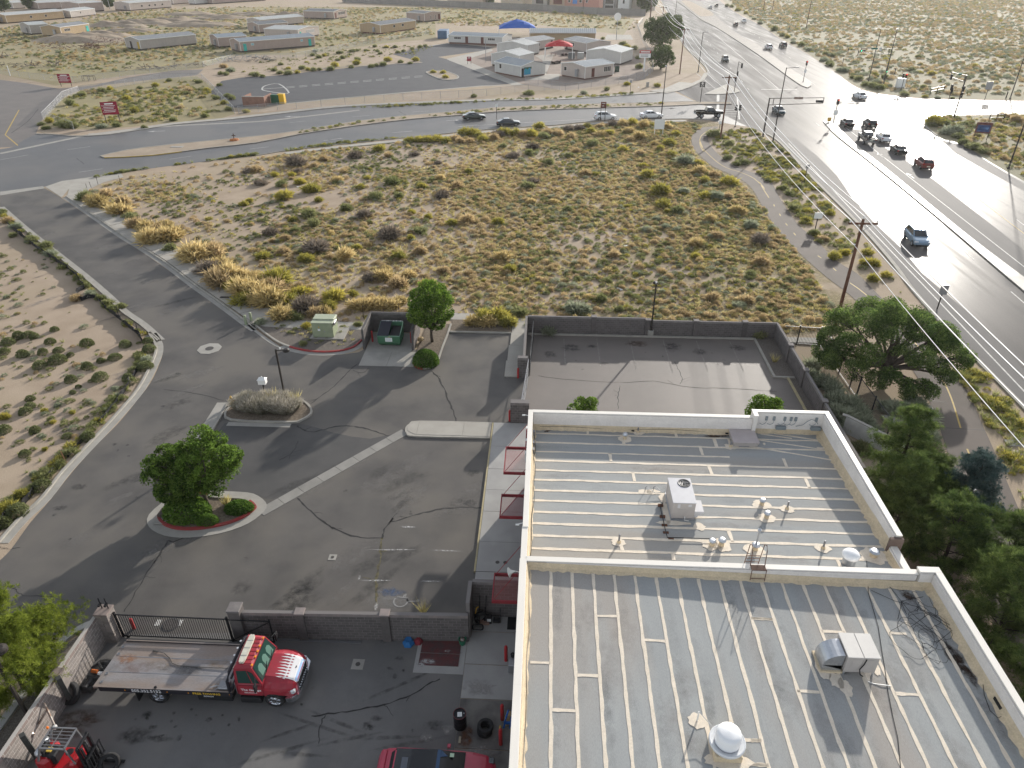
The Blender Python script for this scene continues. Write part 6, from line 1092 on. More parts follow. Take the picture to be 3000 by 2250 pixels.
def pine(label,p,H_,R_,m,seed,name='pine_tree',tufts=620,bark=None,tl=.3,group=None,lean=(0,0),taper=.9,z0=.12):
    """straight trunk, whorls of boughs, needle tufts at the twig ends"""
    rr=random.Random(seed);r=np.random.default_rng(seed);t=thing(name,label,'tree',p,0,group);mb=MB();ln=Vector((lean[0],lean[1],0))
    mb.tube([ln*(z/H_)+Vector((.06*math.sin(z*2+seed),.06*math.cos(z*1.7),z))for z in np.linspace(0,H_*.97,8)],[H_*.028*(1-.85*k/7)for k in range(8)],7)
    pts=[];nb=int(H_*5.2);dirs=[]
    for i in range(nb):
        u=(i+rr.random())/nb;z=H_*(z0+(1-z0)*u);L_=R_*((1-u)**taper*.95+.1)*rr.uniform(.6,1.15)*(1 if u>.15 else .6+u*2.6);a=i*2.4+rr.uniform(-.5,.5);d=Vector((math.cos(a),math.sin(a),.18+.5*u));b0=ln*(z/H_)+Vector((0,0,z));e=b0+d*L_
        mb.tube([b0,b0.lerp(e,.5)+Vector((0,0,-.06*L_)),e],[.035,.025,.01],4,cap=False);k=max(5,int(1.9*tufts/nb*(.35+L_/R_)))
        for j in range(k):
            s_=rr.uniform(.3,1)**.7;q=b0.lerp(e,s_)+Vector((rr.gauss(0,1),rr.gauss(0,1),rr.gauss(0,.6)))*(.10+.26*L_*.5*s_);pts.append(q);dirs.append((q-b0).normalized()+Vector((0,0,.8)))
    P_=np.array(pts);D_=unit(np.array(dirs));nd=24;n=len(P_);A_=np.repeat(P_,nd,0);dd=unit(np.repeat(D_,nd,0)*.55+r.normal(size=(n*nd,3))*.62);B_=A_+dd*(tl*r.uniform(.6,1.15,n*nd))[:,None];tn=np.clip(np.repeat(.55+.22*r.normal(size=n),nd)+.15*r.normal(size=n*nd),0,1)
    V=np.stack([A_,A_+dd*tl*.5+unit(np.cross(dd,r.normal(size=dd.shape)))*.02,B_],1).reshape(-1,3)
    mb.build('trunk',bark or BARKD,t,smooth=True);obj('crown',np_mesh('crown',V,3,tn,m),None,t);return t
pine('bushy yellow-green pine outside the yard wall at the left edge',(-24.5,20.5,0),5.0,3.1,PINEY,31,tufts=2600,tl=.23,taper=.4,z0=.06)
pine('upright dark pine beside the white retaining wall, farthest of the pine row',at(13,960,1420,0)-Vector((0,0,0)),6.6,2.0,PINEG,32,tufts=1150,taper=.55)
pine('broad dark pine in front of the blue spruce',at(13,1150,1640)+Vector((-.2,0,0)),4.9,2.5,PINEG,33,tufts=1150,taper=.5)
pine('dark pine against the brown brick pier of the roof',(22.3,29.5,0),5.6,2.3,PINEG,34,tufts=1100,taper=.5)
pine('dark pine leaning out over the trail below the blue spruce',(25.6,29.3,0),4.8,2.4,PINEG,35,tufts=1000,taper=.5)
pine('large dark pine along the east parapet, upper of the nearest two',(23.0,25.0,0),6.2,2.7,PINEG,36,tufts=1250,taper=.5)
pine('large dark pine in the lower right corner beside the east parapet',(23.2,20.6,0),5.6,2.6,PINEG,37,tufts=1200,taper=.5)
pine('dark pine close against the parapet, between the pier pine and the farthest pine',(21.6,33.2,0),5.6,2.0,PINEG,41,tufts=1100,taper=.5)
pine('dark pine between the two large nearest pines and the trail',(25.4,21.8,0),5.0,2.4,PINEG,42,tufts=1200,taper=.5)
pine('dark pine at the right edge of the photo above the corner pine',(26.4,24.6,0),4.6,2.2,PINEG,39,tufts=900,taper=.5)
sp_=pine('dense blue-green spruce between the pines and the trail',at(0,2792,1565),5.7,2.0,SPRU,38,name='blue_spruce',tufts=2600,tl=.2,taper=.42,z0=.04)
for lab,p,cl,mm,sd in(('round dark tree beside the fence corner near the school sign',at(3,2010,440),clumps(22,5.0,6.2,7.0,2.2,11),FART,11),('smaller round dark tree just below the tall tree by the school fence',at(3,2020,600),clumps(12,3.0,3.3,4.0,1.7,12),FART,12),('green tree leaning over the trail at the north road bend',at(3,2090,390)+Vector((1,2,0)),clumps(15,4.0,5.6,5.5,2.0,13),FART,13)):broad_tree(lab,p,(2.2,.3),cl,mm,.42,85,seed=sd,name='roadside_tree')
for lab,p,R_,sd in(('dark tree at the far left among the rear portable classrooms',at(1,40,105),5.5,21),('rounded dark tree beside the flat roofs at the top left',at(1,270,80),4.5,22),('dark tree by the thin pole behind the portable classrooms',at(1,950,75),4.5,23),('dark tree on the far side of the long grey wall, westernmost',at(2,1670,25),4.5,24),('dark tree above the grey wall beside the two-storey houses',at(3,545,45),6.0,25),('small dark tree above the grey wall by the covered porch',at(3,860,45),4.0,26),('dark tree at the east end of the long grey wall',at(3,1900,110),7.0,27),('dark tree behind the grey wall above the row of far houses',at(2,2150,40),4.6,28)):broad_tree(lab,p,(1.6,.25),clumps(13,R_*.6,R_*.85,R_*.95,R_*.36,sd),FART,.8,42,seed=sd,name='far_tree')
# ---------------------------------------------------------------- road vehicles (x forward, wheels on z=0)
def paint(nm,c,rough=.25,metal=.2):return mat('paint_'+nm,c,rough=rough,metal=metal,coat=.25,spec=.4)
PBODY=paint('grey',(.08,.08,.085));TAIL=mat('tail_lamp',(.30,.01,.01),rough=.25);HEADL=mat('head_lamp',(.65,.66,.68),rough=.1,metal=.3);PLATE=mat('licence_plate',(.6,.6,.5));RIM=mat('alloy_rim',(.45,.46,.48),rough=.3,metal=.9);TRIM=mat('black_trim',(.02,.02,.022),rough=.5)
CARG=mat('car_glass',(.02,.024,.028),rough=.04,spec=.9)
def wheel(parent,x,y,r,w,side,rim=RIM,name='wheel'):
    o=bpy.data.objects.new(name,None);COL.objects.link(o);o.parent=parent;o.location=(x,y,r)
    MB().lathe([(r*.62,-w/2),(r*.93,-w/2),(r,-w*.32),(r,w*.32),(r*.93,w/2),(r*.62,w/2)],n=18,ax='y',cap=False).build('tyre',RUBBER,o,smooth=False)
    s=side;mb=MB().lathe([(0,s*w*.36),(r*.2,s*w*.4),(r*.58,s*w*.3),(r*.64,s*w*.44),(r*.64,-s*w*.3)],n=16,ax='y')
    for k in range(5):
        a=k*2*PI/5;mb.bar((0,s*w*.38,0),(r*.58*math.cos(a),s*w*.38,r*.58*math.sin(a)),r*.14,w*.14,up=(0,1,0))
    mb.build('rim',rim,o);return o
def loft(rings):
    mb=MB();n=len(rings[0]);fs=[];vs=[v for r in rings for v in r]
    for i in range(len(rings)-1):
        for k in range(n):a,b2=i*n+k,i*n+(k+1)%n;fs.append((a,a+n,b2+n,b2))
    fs+=[tuple(range(n)),tuple((len(rings)-1)*n+k for k in range(n))[::-1]];return mb.add(vs,fs)
def ring(x,zl,zt,hw,top=.86,bot=.92):
    zm=zl+(zt-zl)*.5;h=[(-hw*bot,zl),(-hw,zl+(zt-zl)*.22),(-hw,zm+(zt-zl)*.18),(-hw*.965,zt-(zt-zl)*.1),(-hw*top,zt)]
    return[(x,y,z)for y,z in h]+[(x,-y,z)for y,z in h[::-1]]
def car_body(st,parent,m=PBODY):return loft([ring(*s)for s in st]).build('body',m,parent,smooth=False)
def cabin(parent,x0,x1,x2,x3,zb,zt,hb,ht,m=PBODY,pillars=2,skip_rear=False):
    """greenhouse: x0 tail of rear glass, x1 rear of roof, x2 front of roof, x3 foot of windscreen"""
    B0=[(x0,-hb,zb),(x3,-hb*.96,zb),(x3,hb*.96,zb),(x0,hb,zb)];T=[(x1,-ht,zt-.03),(x2,-ht,zt-.03),(x2,ht,zt-.03),(x1,ht,zt-.03)];xm=(x1+x2)/2
    mb=MB().add(B0+T+[(x1+.06,-ht*.86,zt),(x2-.1,-ht*.86,zt),(x2-.1,ht*.86,zt),(x1+.06,ht*.86,zt)],[(0,1,5,4),(1,2,6,5),(2,3,7,6),(3,0,4,7),(4,5,9,8),(5,6,10,9),(6,7,11,10),(7,4,8,11),(8,9,10,11)]);mb.build('cabin',m,parent)
    V_=Vector
    def pane(nm,q,e=.012):
        q=[V_(p)for p in q];nrm=(q[1]-q[0]).cross(q[3]-q[0]).normalized();c=sum(q,V_())/4
        MB().add([p+(c-p)*.0+nrm*e for p in q]+[p-nrm*.004 for p in q],[(0,1,2,3),(0,4,5,1),(1,5,6,2),(2,6,7,3),(3,7,4,0)]).build(nm,CARG,parent)
    def face(a,b2,c,d,u0,u1,v0,v1):
        f=lambda u,v:V_(a).lerp(V_(b2),u).lerp(V_(d).lerp(V_(c),u),v);return[f(u0,v0),f(u1,v0),f(u1,v1),f(u0,v1)]
    pane('windscreen',face(B0[1],B0[2],T[2],T[1],.06,.94,.08,.93))
    if not skip_rear:pane('rear_window',face(B0[3],B0[0],T[0],T[3],.07,.93,.16,.92))
    for s in(0,1):
        a=(B0[0],B0[1],T[1],T[0])if s==0 else(B0[2],B0[3],T[3],T[2]);cuts=np.linspace(.07,.93,pillars+2)
        for i in range(pillars+1):
            if s==0:pane('side_window',face(*a,cuts[i]+.012,cuts[i+1]-.012,.12,.9))
            else:pane('side_window',face(*a,1-cuts[i+1]+.012,1-cuts[i]-.012,.12,.9))
def fittings(t,L_,hw,zf,zr,zb=.45,wide=.42,rear=None):
    f,r=L_/2,-L_/2 if rear is None else rear
    for s in(-1,1):
        MB().bb(f-.22,f-.02,s*hw*.82-.2,s*hw*.82+.2-.04*s,zf-.16,zf,.03).build('headlight',HEADL,t)
        MB().bb(r+.0,r+.16,s*hw*.82-.18,s*hw*.82+.17,zr-.2,zr,.03).build('tail_light',TAIL,t)
        MB().bb(.62,.8,s*(hw+.09)-.1,s*(hw+.09)+.1,zf+.16,zf+.3,.03).build('mirror',PBODY,t)
        for x in(.25,-.65):MB().b(x,x+.16,s*hw-.012,s*hw+.012,zf+.02,zf+.05).build('door_handle',TRIM,t)
    MB().b(r-.012,r+.02,-.26,.26,zb+.08,zb+.24).build('licence_plate',PLATE,t);MB().b(f-.02,f+.015,-hw*.5,hw*.5,zb-.05,zb+.12).build('grille',TRIM,t)
    MB().b(f-.06,f+.02,-hw*.8,hw*.8,zb-.22,zb-.08).b(r-.015,r+.06,-hw*.8,hw*.8,zb-.2,zb-.04).build('bumper_trim',TRIM,t)
def sedan():
    t=thing('sedan','x','car');car_body([(-2.38,.45,.82,.72),(-2.28,.28,.98,.82),(-1.6,.22,1.02,.9),(-.6,.2,.95,.91),(.7,.2,.94,.91),(1.2,.21,.92,.9),(1.9,.24,.82,.86),(2.25,.3,.72,.78),(2.38,.4,.6,.66)],t)
    cabin(t,-1.85,-1.0,.1,1.1,.94,1.44,.8,.62,pillars=1);fittings(t,4.7,.87,.74,.92)
    for x in(-1.42,1.42):
        for s in(-1,1):wheel(t,x,s*.8,.33,.23,s)
    return t
def suv():
    t=thing('suv','x','suv');car_body([(-2.28,.5,.95,.76),(-2.2,.36,1.08,.86),(-1.4,.3,1.08,.92),(-.4,.28,1.06,.93),(.8,.28,1.06,.93),(1.3,.29,1.04,.92),(1.9,.32,.95,.88),(2.2,.4,.84,.8),(2.3,.5,.7,.68)],t)
    cabin(t,-2.18,-1.75,.25,1.15,1.06,1.66,.83,.68,pillars=2);fittings(t,4.55,.9,.86,1.1,.52)
    MB().b(-1.6,.1,-.62,-.58,1.66,1.7).b(-1.6,.1,.58,.62,1.66,1.7).build('roof_rail',TRIM,t)
    for x in(-1.38,1.36):
        for s in(-1,1):wheel(t,x,s*.82,.37,.24,s)
    return t
def pickup(lift=0.0,bedl=2.0):
    t=thing('pickup_truck','x','pickup');z=lift;L_=5.9;f=L_/2;r=-L_/2;xb=r+bedl+.05
    car_body([(xb,.42+z,1.1+z,.92),(.9,.4+z,1.1+z,.94),(1.4,.42+z,1.1+z,.93),(2.5,.45+z,1.04+z,.9),(2.85,.5+z,.98+z,.84),(f,.6+z,.8+z,.76)],t)
    cabin(t,xb+.02,xb+.22,.55,1.3,1.09+z,1.78+z,.86,.7,pillars=1);fittings(t,L_,.9,1.0+z,1.02+z,.62+z)
    b_=MB().b(r,xb-.02,-.94,-.86,.5+z,1.1+z).b(r,xb-.02,.86,.94,.5+z,1.1+z).b(r,r+.07,-.855,.855,.52+z,1.08+z).b(xb-.1,xb-.02,-.855,.855,.5+z,1.08+z).b(r+.075,xb-.105,-.855,.855,.55+z,.64+z);b_.build('cargo_bed',PBODY,t)
    MB().b(r-.12,r-.01,-.9,.9,.46+z,.62+z).build('rear_bumper',CHROME,t)
    for x in(-1.75,1.85):
        for s in(-1,1):wheel(t,x,s*.82,.38+z*.25,.27,s)
    return t
SED,SUVP,PKP=sedan(),suv(),pickup();protos={'s':SED,'u':SUVP,'p':PKP};used=set()
def drive(kd,p,rz,label,col,cat=None,group=None,s=1.0):
    t=protos[kd];pm=paint(*col)if isinstance(col,tuple)else col
    if kd not in used:used.add(kd);c=t;c.location=p;c.rotation_euler.z=rz;src=True
    else:c=dup(t,p,rz)
    c['label']=label;c.scale=(s,s,s)
    for ch in c.children:
        if ch.type=='MESH' and ch.data.materials and ch.data.materials[0]==PBODY:ch.material_slots[0].link='OBJECT';ch.material_slots[0].material=pm
    if group:c['group']=group
    return c
N_=math.atan2(163.5,10.2)  # heading of the big road (pointing north)
def rd(x0,y0,x1,y1):a,b2=at(0,x0,y0),at(0,x1,y1);return math.atan2(b2.y-a.y,b2.x-a.x)
NB=rd(2900,640,2560,372);FN=rd(2330,182,2095,45)
drive('u',at(0,2683,715)+Vector((.2,.6,0)),NB+PI,'light blue crossover driving alone towards the camera on the big road',('ice_blue',(.24,.33,.42),.25,.5))
drive('s',at(0,2480,369),NB,'black sedan first in line left of the pickups at the stop line',('black',(.012,.013,.014)))
drive('u',at(0,2546,372),NB,'black crossover first in the right-hand queue at the stop line',('black2',(.015,.015,.017)),s=.97)
SILV=paint('silver_grey',(.12,.12,.118))
pk2=pickup(.22,1.9);pk2.location=at(0,2536,418);pk2.rotation_euler.z=NB;tag(pk2,'lifted silver pickup with clutter and a bike in its open bed','pickup')
for ch in pk2.children:
    if ch.type=='MESH' and ch.data.materials[0]==PBODY:ch.material_slots[0].link='OBJECT';ch.material_slots[0].material=SILV
cargo=thing('toolbox','dark boxes heaped in the bed of the silver pickup','cargo',pk2.location);cargo.rotation_euler.z=NB
MB().bb(-2.3,-1.3,-.7,.1,.87,1.45,.05).bb(-1.9,-1.2,.15,.75,.87,1.6,.06).build('box',TRIM,cargo)
bk=thing('bicycle','white-framed bicycle standing in the bed of the silver pickup','bicycle',pk2.location);bk.rotation_euler.z=NB
for x in(-2.6,-1.7):MB().lathe([(.29,-.02),(.33,-.02),(.33,.02),(.29,.02)],(x,.45,1.22),18,ax='y').build('wheel',RUBBER,bk)
MB().tube([(-2.6,.45,1.22),(-2.2,.45,1.2),(-1.85,.45,1.65),(-2.35,.45,1.65),(-2.2,.45,1.2)],.022,5).tube([(-1.7,.45,1.22),(-1.85,.45,1.75)],.02,5).build('frame',WHT,bk)
drive('s',at(0,2586,412),NB,'white sedan tucked behind the silver pickup in the queue',('white',(.70,.70,.70),.25,0))
drive('s',at(0,2630,448),NB,'black sedan in the queue between the silver pickup and the red car',('black3',(.012,.018,.018)))
drive('u',at(0,2703,490),NB,'dark red crossover last in the queue at the lights',('dark_red',(.16,.025,.018),.3,.3))
drive('s',at(0,2517,288),FN+.1,'white sedan crossing the intersection away from the camera',('white',(.70,.70,.70),.25,0))
drive('s',at(0,2280,332),FN+PI+.05,'dark green sedan coming through the intersection under the signal mast arm',('dark_teal',(.02,.05,.06)))
drive('u',at(0,2124,180),FN+PI,'grey crossover approaching the intersection alone in the southbound lanes',('pewter',(.10,.11,.105),.3,.5))
drive('u',at(0,2251,144),FN,'white crossover driving away beside a dark grey one',('white',(.70,.70,.70),.25,0),s=1.05)
drive('u',at(0,2293,138),FN,'dark grey crossover driving away on the outer lane',('charcoal',(.05,.052,.058),.3,.4),s=1.05)
drive('p',at(0,2178,66),FN,'white pickup far up the big road behind a dark one',('white',(.70,.70,.70),.25,0))
drive('u',at(0,2154,76),FN,'dark crossover far up the big road beside the white pickup',('black2',(.015,.015,.017)))
drive('u',at(0,2080,25),FN,'white crossover at the top edge of the road beside the dirt median',('white',(.70,.70,.70),.25,0))
drive('u',at(0,2098,19),FN,'dark green crossover at the top edge of the big road',('dark_green',(.03,.045,.04)))
drive('s',at(0,2048,0),FN,'farthest dark car just cut by the top edge of the photo',('black3',(.012,.018,.018)))
CW=rd(1300,362,2000,335)
drive('s',at(3,410,1030),CW+.02,'grey-green sedan on the cross street, westernmost of the eastbound cars',('grey_green',(.05,.06,.055),.25,.5))
drive('s',at(3,705,1085),CW-.05,'dark blue-grey sedan in the near lane of the cross street',('dusk',(.04,.048,.055),.25,.4))
drive('u',at(3,1542,1035),CW-.08,'white boxy crossover on the cross street behind a small maroon sign',('white',(.70,.70,.70),.25,0))
drive('s',at(3,1940,1018),CW-.08,'white sedan on the cross street by the black lamp post',('white',(.70,.70,.70),.25,0))
pk3=pickup(.3,2.1);pk3.location=at(4,645,1268);pk3.rotation_euler.z=CW-.1;tag(pk3,'black lifted pickup with pale roof glare waiting at the corner lights','pickup')
for ch in pk3.children:
    if ch.type=='MESH' and ch.data.materials[0]==PBODY:ch.material_slots[0].link='OBJECT';ch.material_slots[0].material=paint('black',(.012,.013,.014))
for kd in protos:
    if kd not in used:bpy.data.objects.remove(protos[kd])
# ---------------------------------------------------------------- the red flatbed tow truck (x forward)
TRED=mat('truck_red',(.36,.026,.042),(.29,.03,.042),2,.36,spec=.4,coat=.25,fine=.06,fsc=25);TRK=thing('tow_truck','red flatbed tow truck with white flames on its hood and an empty steel bed','tow truck',(-15.6,21.3,0));X0=-15.6
tk=lambda:MB((0,0,0))
DECK=mat('worn_steel_deck',(.32,.305,.305),(.25,.238,.238),1.3,.5,.15,12,metal=.35,fine=.1,fsc=14,stretch=(.5,2,1),col3=(.29,.235,.20),sc3=.5)
bed0,bed1=-4.9,1.72
tk().b(bed0+.35,bed1,-1.27,1.27,1.04,1.14).build('deck',DECK,TRK)
tk().prism([(bed0,-1.27),(bed0+.34,-1.27),(bed0+.34,1.27),(bed0+.2,1.27)],1.0,1.13).build('tail_plate',DECK,TRK)
for s in(-1,1):tk().b(bed0+.3,bed1,s*1.30-.03,s*1.30+.03,.9,1.2).build('side_rail',mat('rail_black',(.025,.024,.03),rough=.45),TRK)
for s in(-1,1):tk().b(bed0+.3,bed1,s*1.30-.03,s*1.30+.03,1.201,1.212).build('rail_top',DECK,TRK)
for y in(-1.0,-.55,.55,.95):tk().lathe([(.075,1.13),(.075,1.15),(.045,1.15),(.04,1.135),(0,1.135)],(bed0+.28,y,0),12).build('key_slot',STEEL,TRK)
for y in(-.45,.42):tk().b(bed0+.4,bed1-.1,y-.02,y+.02,1.14,1.146).build('weld_seam',STEEL,TRK)
for c_,rx,ry,m_ in(((-4.0+.0,.25),.5,.35,patchmat('orange_rust',(.35,.13,.03),.8,4,.7)),((-2.2,.05),.9,.3,patchmat('yellow_rust',(.26,.16,.07),.8,3,.4)),((-1.0,-.2),1.4,.35,patchmat('grey_scuff',(.14,.13,.125),.6,2,.8)),((.6,.2),.9,.35,MATS['yellow_rust']),((-3.4,-.2),1.1,.4,patchmat('red_rust',(.19,.09,.06),.8,3,.4)),((-1.6,.35),.22,.06,GRIMED)):o=patch('rust_bloom',(0,0),rx,ry,0,m_,0,TRK);o.location=(c_[0],c_[1],1.147)
tk().tube([(-2.75,.72,1.19),(-2.4,.66,1.18),(-2.0,.4,1.17),(-1.75,.12,1.17),(-1.4,.0,1.17),(-.5,-.03,1.17),(1.6,-.06,1.2)],.018,6).tube([(-3.0,.76,1.18),(-2.85,.73,1.2),(-2.75,.72,1.18)],.04,6).build('winch_cable',mat('cable_steel',(.10,.095,.09),rough=.5,metal=.6),TRK)
tk().bb(1.0,1.5,-1.2,-.75,1.14,1.3,.04).tube([(.6,-1.1,1.18),(.9,-1.0,1.22),(1.2,-1.15,1.3),(1.5,-.95,1.3)],.03,5).tube([(.9,-1.2,1.18),(1.2,-.9,1.24),(1.6,-1.1,1.3)],.025,5).build('chains',STEEL,TRK)
tk().lathe([(.06,1.2),(.07,1.26),(.03,1.28)],(-1.9,-1.24,0),8).build('tie_down_ring',BLKI,TRK)
# headboard hoop behind the cab
tk().tube([(1.62,-1.28,.95),(1.62,-1.24,1.9),(1.66,-.95,2.2),(1.7,.95,2.2),(1.66,1.24,1.9),(1.62,1.28,.95)],.075,8).b(1.6,1.7,-1.2,1.2,1.15,1.25).b(1.58,1.66,-.9,.9,1.6,1.68).build('headboard',mat('rail_black',(.02,.02,.02)),TRK)
for y in(-.5,-.1,.3,.7):tk().lathe([(.05,0),(.05,.05),(0,.05)],(1.6,y,2.22),8).build('work_lamp',HEADL,TRK)
# frame, toolboxes, mud flaps
tk().b(-4.4,4.4,-.42,.42,.62,1.03).build('chassis',BLKI,TRK)
tk().bb(-.05,1.6,-1.24,-.75,.42,.88,.02).build('tool_box',BLKP,TRK);tk().bb(-.05,1.6,.75,1.24,.42,.88,.02).build('tool_box',BLKP,TRK)
for s in(-1,1):tk().b(-3.0,-2.96,s*.95-.3,s*.95+.3,.12,.95).build('mud_flap',BLKP,TRK)
tk().b(-3.6,-3.1,-1.24,-.9,.7,.9).build('light_bracket',STEEL,TRK)
for s in(-1,1):
    wheel(TRK,-1.98,s*.98,.47,.52,s,CHROME);wheel(TRK,3.55,s*1.02,.47,.3,s,CHROME)
    tk().lathe([(.0,s*.17),(.1,s*.2),(.12,s*.1)],(3.55,s*1.02,.47),12,ax='y').build('hub_cap',CHROME,TRK)
# cab
def tring(x,zl,zt,hw,top=.9):return ring(x,zl,zt,hw,top,.97)
loft([tring(1.82,.75,1.5,1.08),(tring(2.0,.72,1.52,1.12)),(tring(3.0,.72,1.5,1.12)),(tring(3.12,.74,1.52,1.1))]).build('cab',TRED,TRK)
cb_=MB().add([(1.84,-1.06,1.5),(3.1,-1.04,1.5),(3.1,1.04,1.5),(1.84,1.06,1.5),(1.9,-.95,2.42),(2.72,-.9,2.42),(2.72,.9,2.42),(1.9,.95,2.42),(1.98,-.8,2.5),(2.62,-.76,2.5),(2.62,.76,2.5),(1.98,.8,2.5)],[(0,1,5,4),(1,2,6,5),(2,3,7,6),(3,0,4,7),(4,5,9,8),(5,6,10,9),(6,7,11,10),(7,4,8,11),(8,9,10,11)]);cb_.build('cab_roof',TRED,TRK)
for i in range(7):tk().b(1.96,2.66,-.68+i*.225-.02,-.68+i*.225+.02,2.495,2.518).build('roof_rib',TRED,TRK)
lb=tk();
lb.prism(smooth_curve([(-.62,-.13),(.62,-.13),(.75,0),(.62,.13),(-.62,.13),(-.75,0)],4,True),0,.13,Matrix.Translation((2.22,.02,2.53))@Matrix.Rotation(PI/2,4,'Z')).build('light_bar',mat('light_bar_lens',(.62,.60,.50),(.52,.50,.42),5,.3),TRK);
for y in(-.42,0,.42):tk().b(2.08,2.36,y+.01,y+.03,2.62,2.668).build('light_bar_rib',STEEL,TRK)
for y in(-.75,-.3,0,.3,.75):tk().bb(2.66,2.74,y-.06,y+.06,2.44,2.5,.015).build('marker_lamp',mat('amber_lens',(.75,.28,.02),rough=.25),TRK)
TGL=mat('tinted_green_glass',(.02,.055,.045),rough=.05,spec=.8)
def tq(nm,q,m_,e=.012,fill=None):
    q=[Vector(p)for p in q];nr_=(q[1]-q[0]).cross(q[-1]-q[0]).normalized();n=len(q);return MB().add([p+nr_*e for p in q]+[p-nr_*.004 for p in q],[tuple(range(n))]+[(i,i+n,(i+1)%n+n,(i+1)%n)for i in range(n)]).build(nm,m_,TRK)
ws=lambda u,v:Vector((3.1,-1.04,1.5)).lerp(Vector((3.1,1.04,1.5)),u).lerp(Vector((2.72,-.9,2.42)).lerp(Vector((2.72,.9,2.42)),u),v)
tq('windscreen_gasket',[ws(.03,.03),ws(.97,.03),ws(.97,.95),ws(.03,.95)],BLKP,.006);tq('windscreen',[ws(.07,.08),ws(.93,.08),ws(.93,.9),ws(.07,.9)],TGL,.014)
SEAT=mat('seat_green_grey',(.10,.19,.155),rough=.8)
for u in(.25,.52,.78):tq('seat_seen_through_glass',[ws(u-.09,.16),ws(u+.09,.16),ws(u+.1,.55),ws(u+.04,.68),ws(u-.04,.68),ws(u-.1,.55)],SEAT,.0145)
for u in(.3,.62):tk().bar(ws(u,.06)+Vector((.03,0,0)),ws(u+.2,.3)+Vector((.03,0,.01)),.02).build('wiper',BLKP,TRK)
for s in(-1,1):
    sd=(lambda u,v:Vector((1.84,-1.06,1.5)).lerp(Vector((3.1,-1.04,1.5)),u).lerp(Vector((1.9,-.95,2.42)).lerp(Vector((2.72,-.9,2.42)),u),v))if s<0 else(lambda u,v:Vector((3.1,1.04,1.5)).lerp(Vector((1.84,1.06,1.5)),u).lerp(Vector((2.72,.9,2.42)).lerp(Vector((1.9,.95,2.42)),u),v))
    a_,b_=(.12,.62)if s<0 else(.38,.88);c_,d_=(.67,.92)if s<0 else(.08,.33)
    tq('side_window',[sd(a_,.05),sd(b_,.05),sd(b_,.85),sd(a_,.85)],TGL);tq('side_window',[sd(c_,.05),sd(d_,.05),sd(d_-.05,.7),sd(c_,.85)]if s<0 else[sd(c_,.05),sd(d_,.05),sd(d_,.85),sd(c_+.05,.7)],TGL)
    tk().b(1.98,3.06,s*1.122-.006,s*1.122+.006,.78,1.46).build('door',TRED,TRK);tk().b(1.86,1.9,s*1.15-.02,s*1.15+.02,.9,1.75).build('grab_handle',CHROME,TRK)
    tk().tube([(2.9,s*1.1,2.1),(3.0,s*1.45,2.05),(3.0,s*1.45,1.55),(2.9,s*1.1,1.5)],.018,5).bb(2.93,3.02,s*1.45-.11,s*1.45+.11,1.55,2.0,.02).build('mirror',BLKP,TRK)
    tk().bb(1.95,2.95,s*1.02-.2,s*1.02+.14,.32,.68,.03).b(2.0,2.9,s*1.14-.03,s*1.14+.06,.3,.36).build('fuel_tank',BLKP,TRK)
    tk().lathe([(.06,0),(.06,.03),(0,.03)],(2.75,s*1.0,.68),10).build('tank_cap',CHROME,TRK)
# hood: broad, rounded, with fenders, white flame field at the nose
def hood_ring(x,zl,zt,hw):return[(x,-hw,zl),(x,-hw*1.0,zl+(zt-zl)*.45),(x,-hw*.96,zl+(zt-zl)*.62),(x,-hw*.78,zt-.1),(x,-hw*.55,zt),(x,hw*.55,zt),(x,hw*.78,zt-.1),(x,hw*.96,zl+(zt-zl)*.62),(x,hw*1.0,zl+(zt-zl)*.45),(x,hw,zl)]
HR=[(3.1,.7,1.56,1.1),(3.5,.86,1.55,1.14),(3.9,.86,1.5,1.13),(4.2,.72,1.44,1.06),(4.42,.7,1.36,.96),(4.55,.74,1.24,.82)]
loft([hood_ring(*h)for h in HR]).build('hood',TRED,TRK,smooth=False)
def hz(x,y):
    for h0,h1 in zip(HR[:-1],HR[1:]):
        if h0[0]<=x<=h1[0]:
            k=(x-h0[0])/(h1[0]-h0[0]);zl,zt,hw=(h0[i]+(h1[i]-h0[i])*k for i in(1,2,3));a=abs(y)
            if a<hw*.55:return zt
            if a<hw*.78:return zt-.1*(a-hw*.55)/(hw*.23)
            return zt-.1-((zt-.1)-(zl+(zt-zl)*.62))*min(1,(a-hw*.78)/(hw*.18))
    return 1.3
FLM=mat('flame_white',(.70,.69,.69),rough=.22,spec=.6,coat=.7)
def drape(nm,poly,m_,e=.007):
    q=[]
    for p,p2 in zip(poly,poly[1:]+poly[:1]):
        for k in range(3):q.append((p[0]+(p2[0]-p[0])*k/3,p[1]+(p2[1]-p[1])*k/3))
    mb=MB().prism(q,0,0);mb.v=[Vector((v.x,v.y,hz(v.x,v.y)+e))for v in mb.v];return mb.build(nm,m_,TRK)
def grid(nm,xs_,ys_,m_,e):
    mb=MB();n=len(ys_);mb.add([(x,y,hz(x,y)+e)for x in xs_ for y in ys_],[(i*n+j,(i+1)*n+j,(i+1)*n+j+1,i*n+j+1)for i in range(len(xs_)-1)for j in range(n-1)]);return mb.build(nm,m_,TRK)
grid('flame_panel',[4.02,4.1,4.2,4.31,4.42,4.48,4.54],np.linspace(-.64,.64,17),FLM,.009)
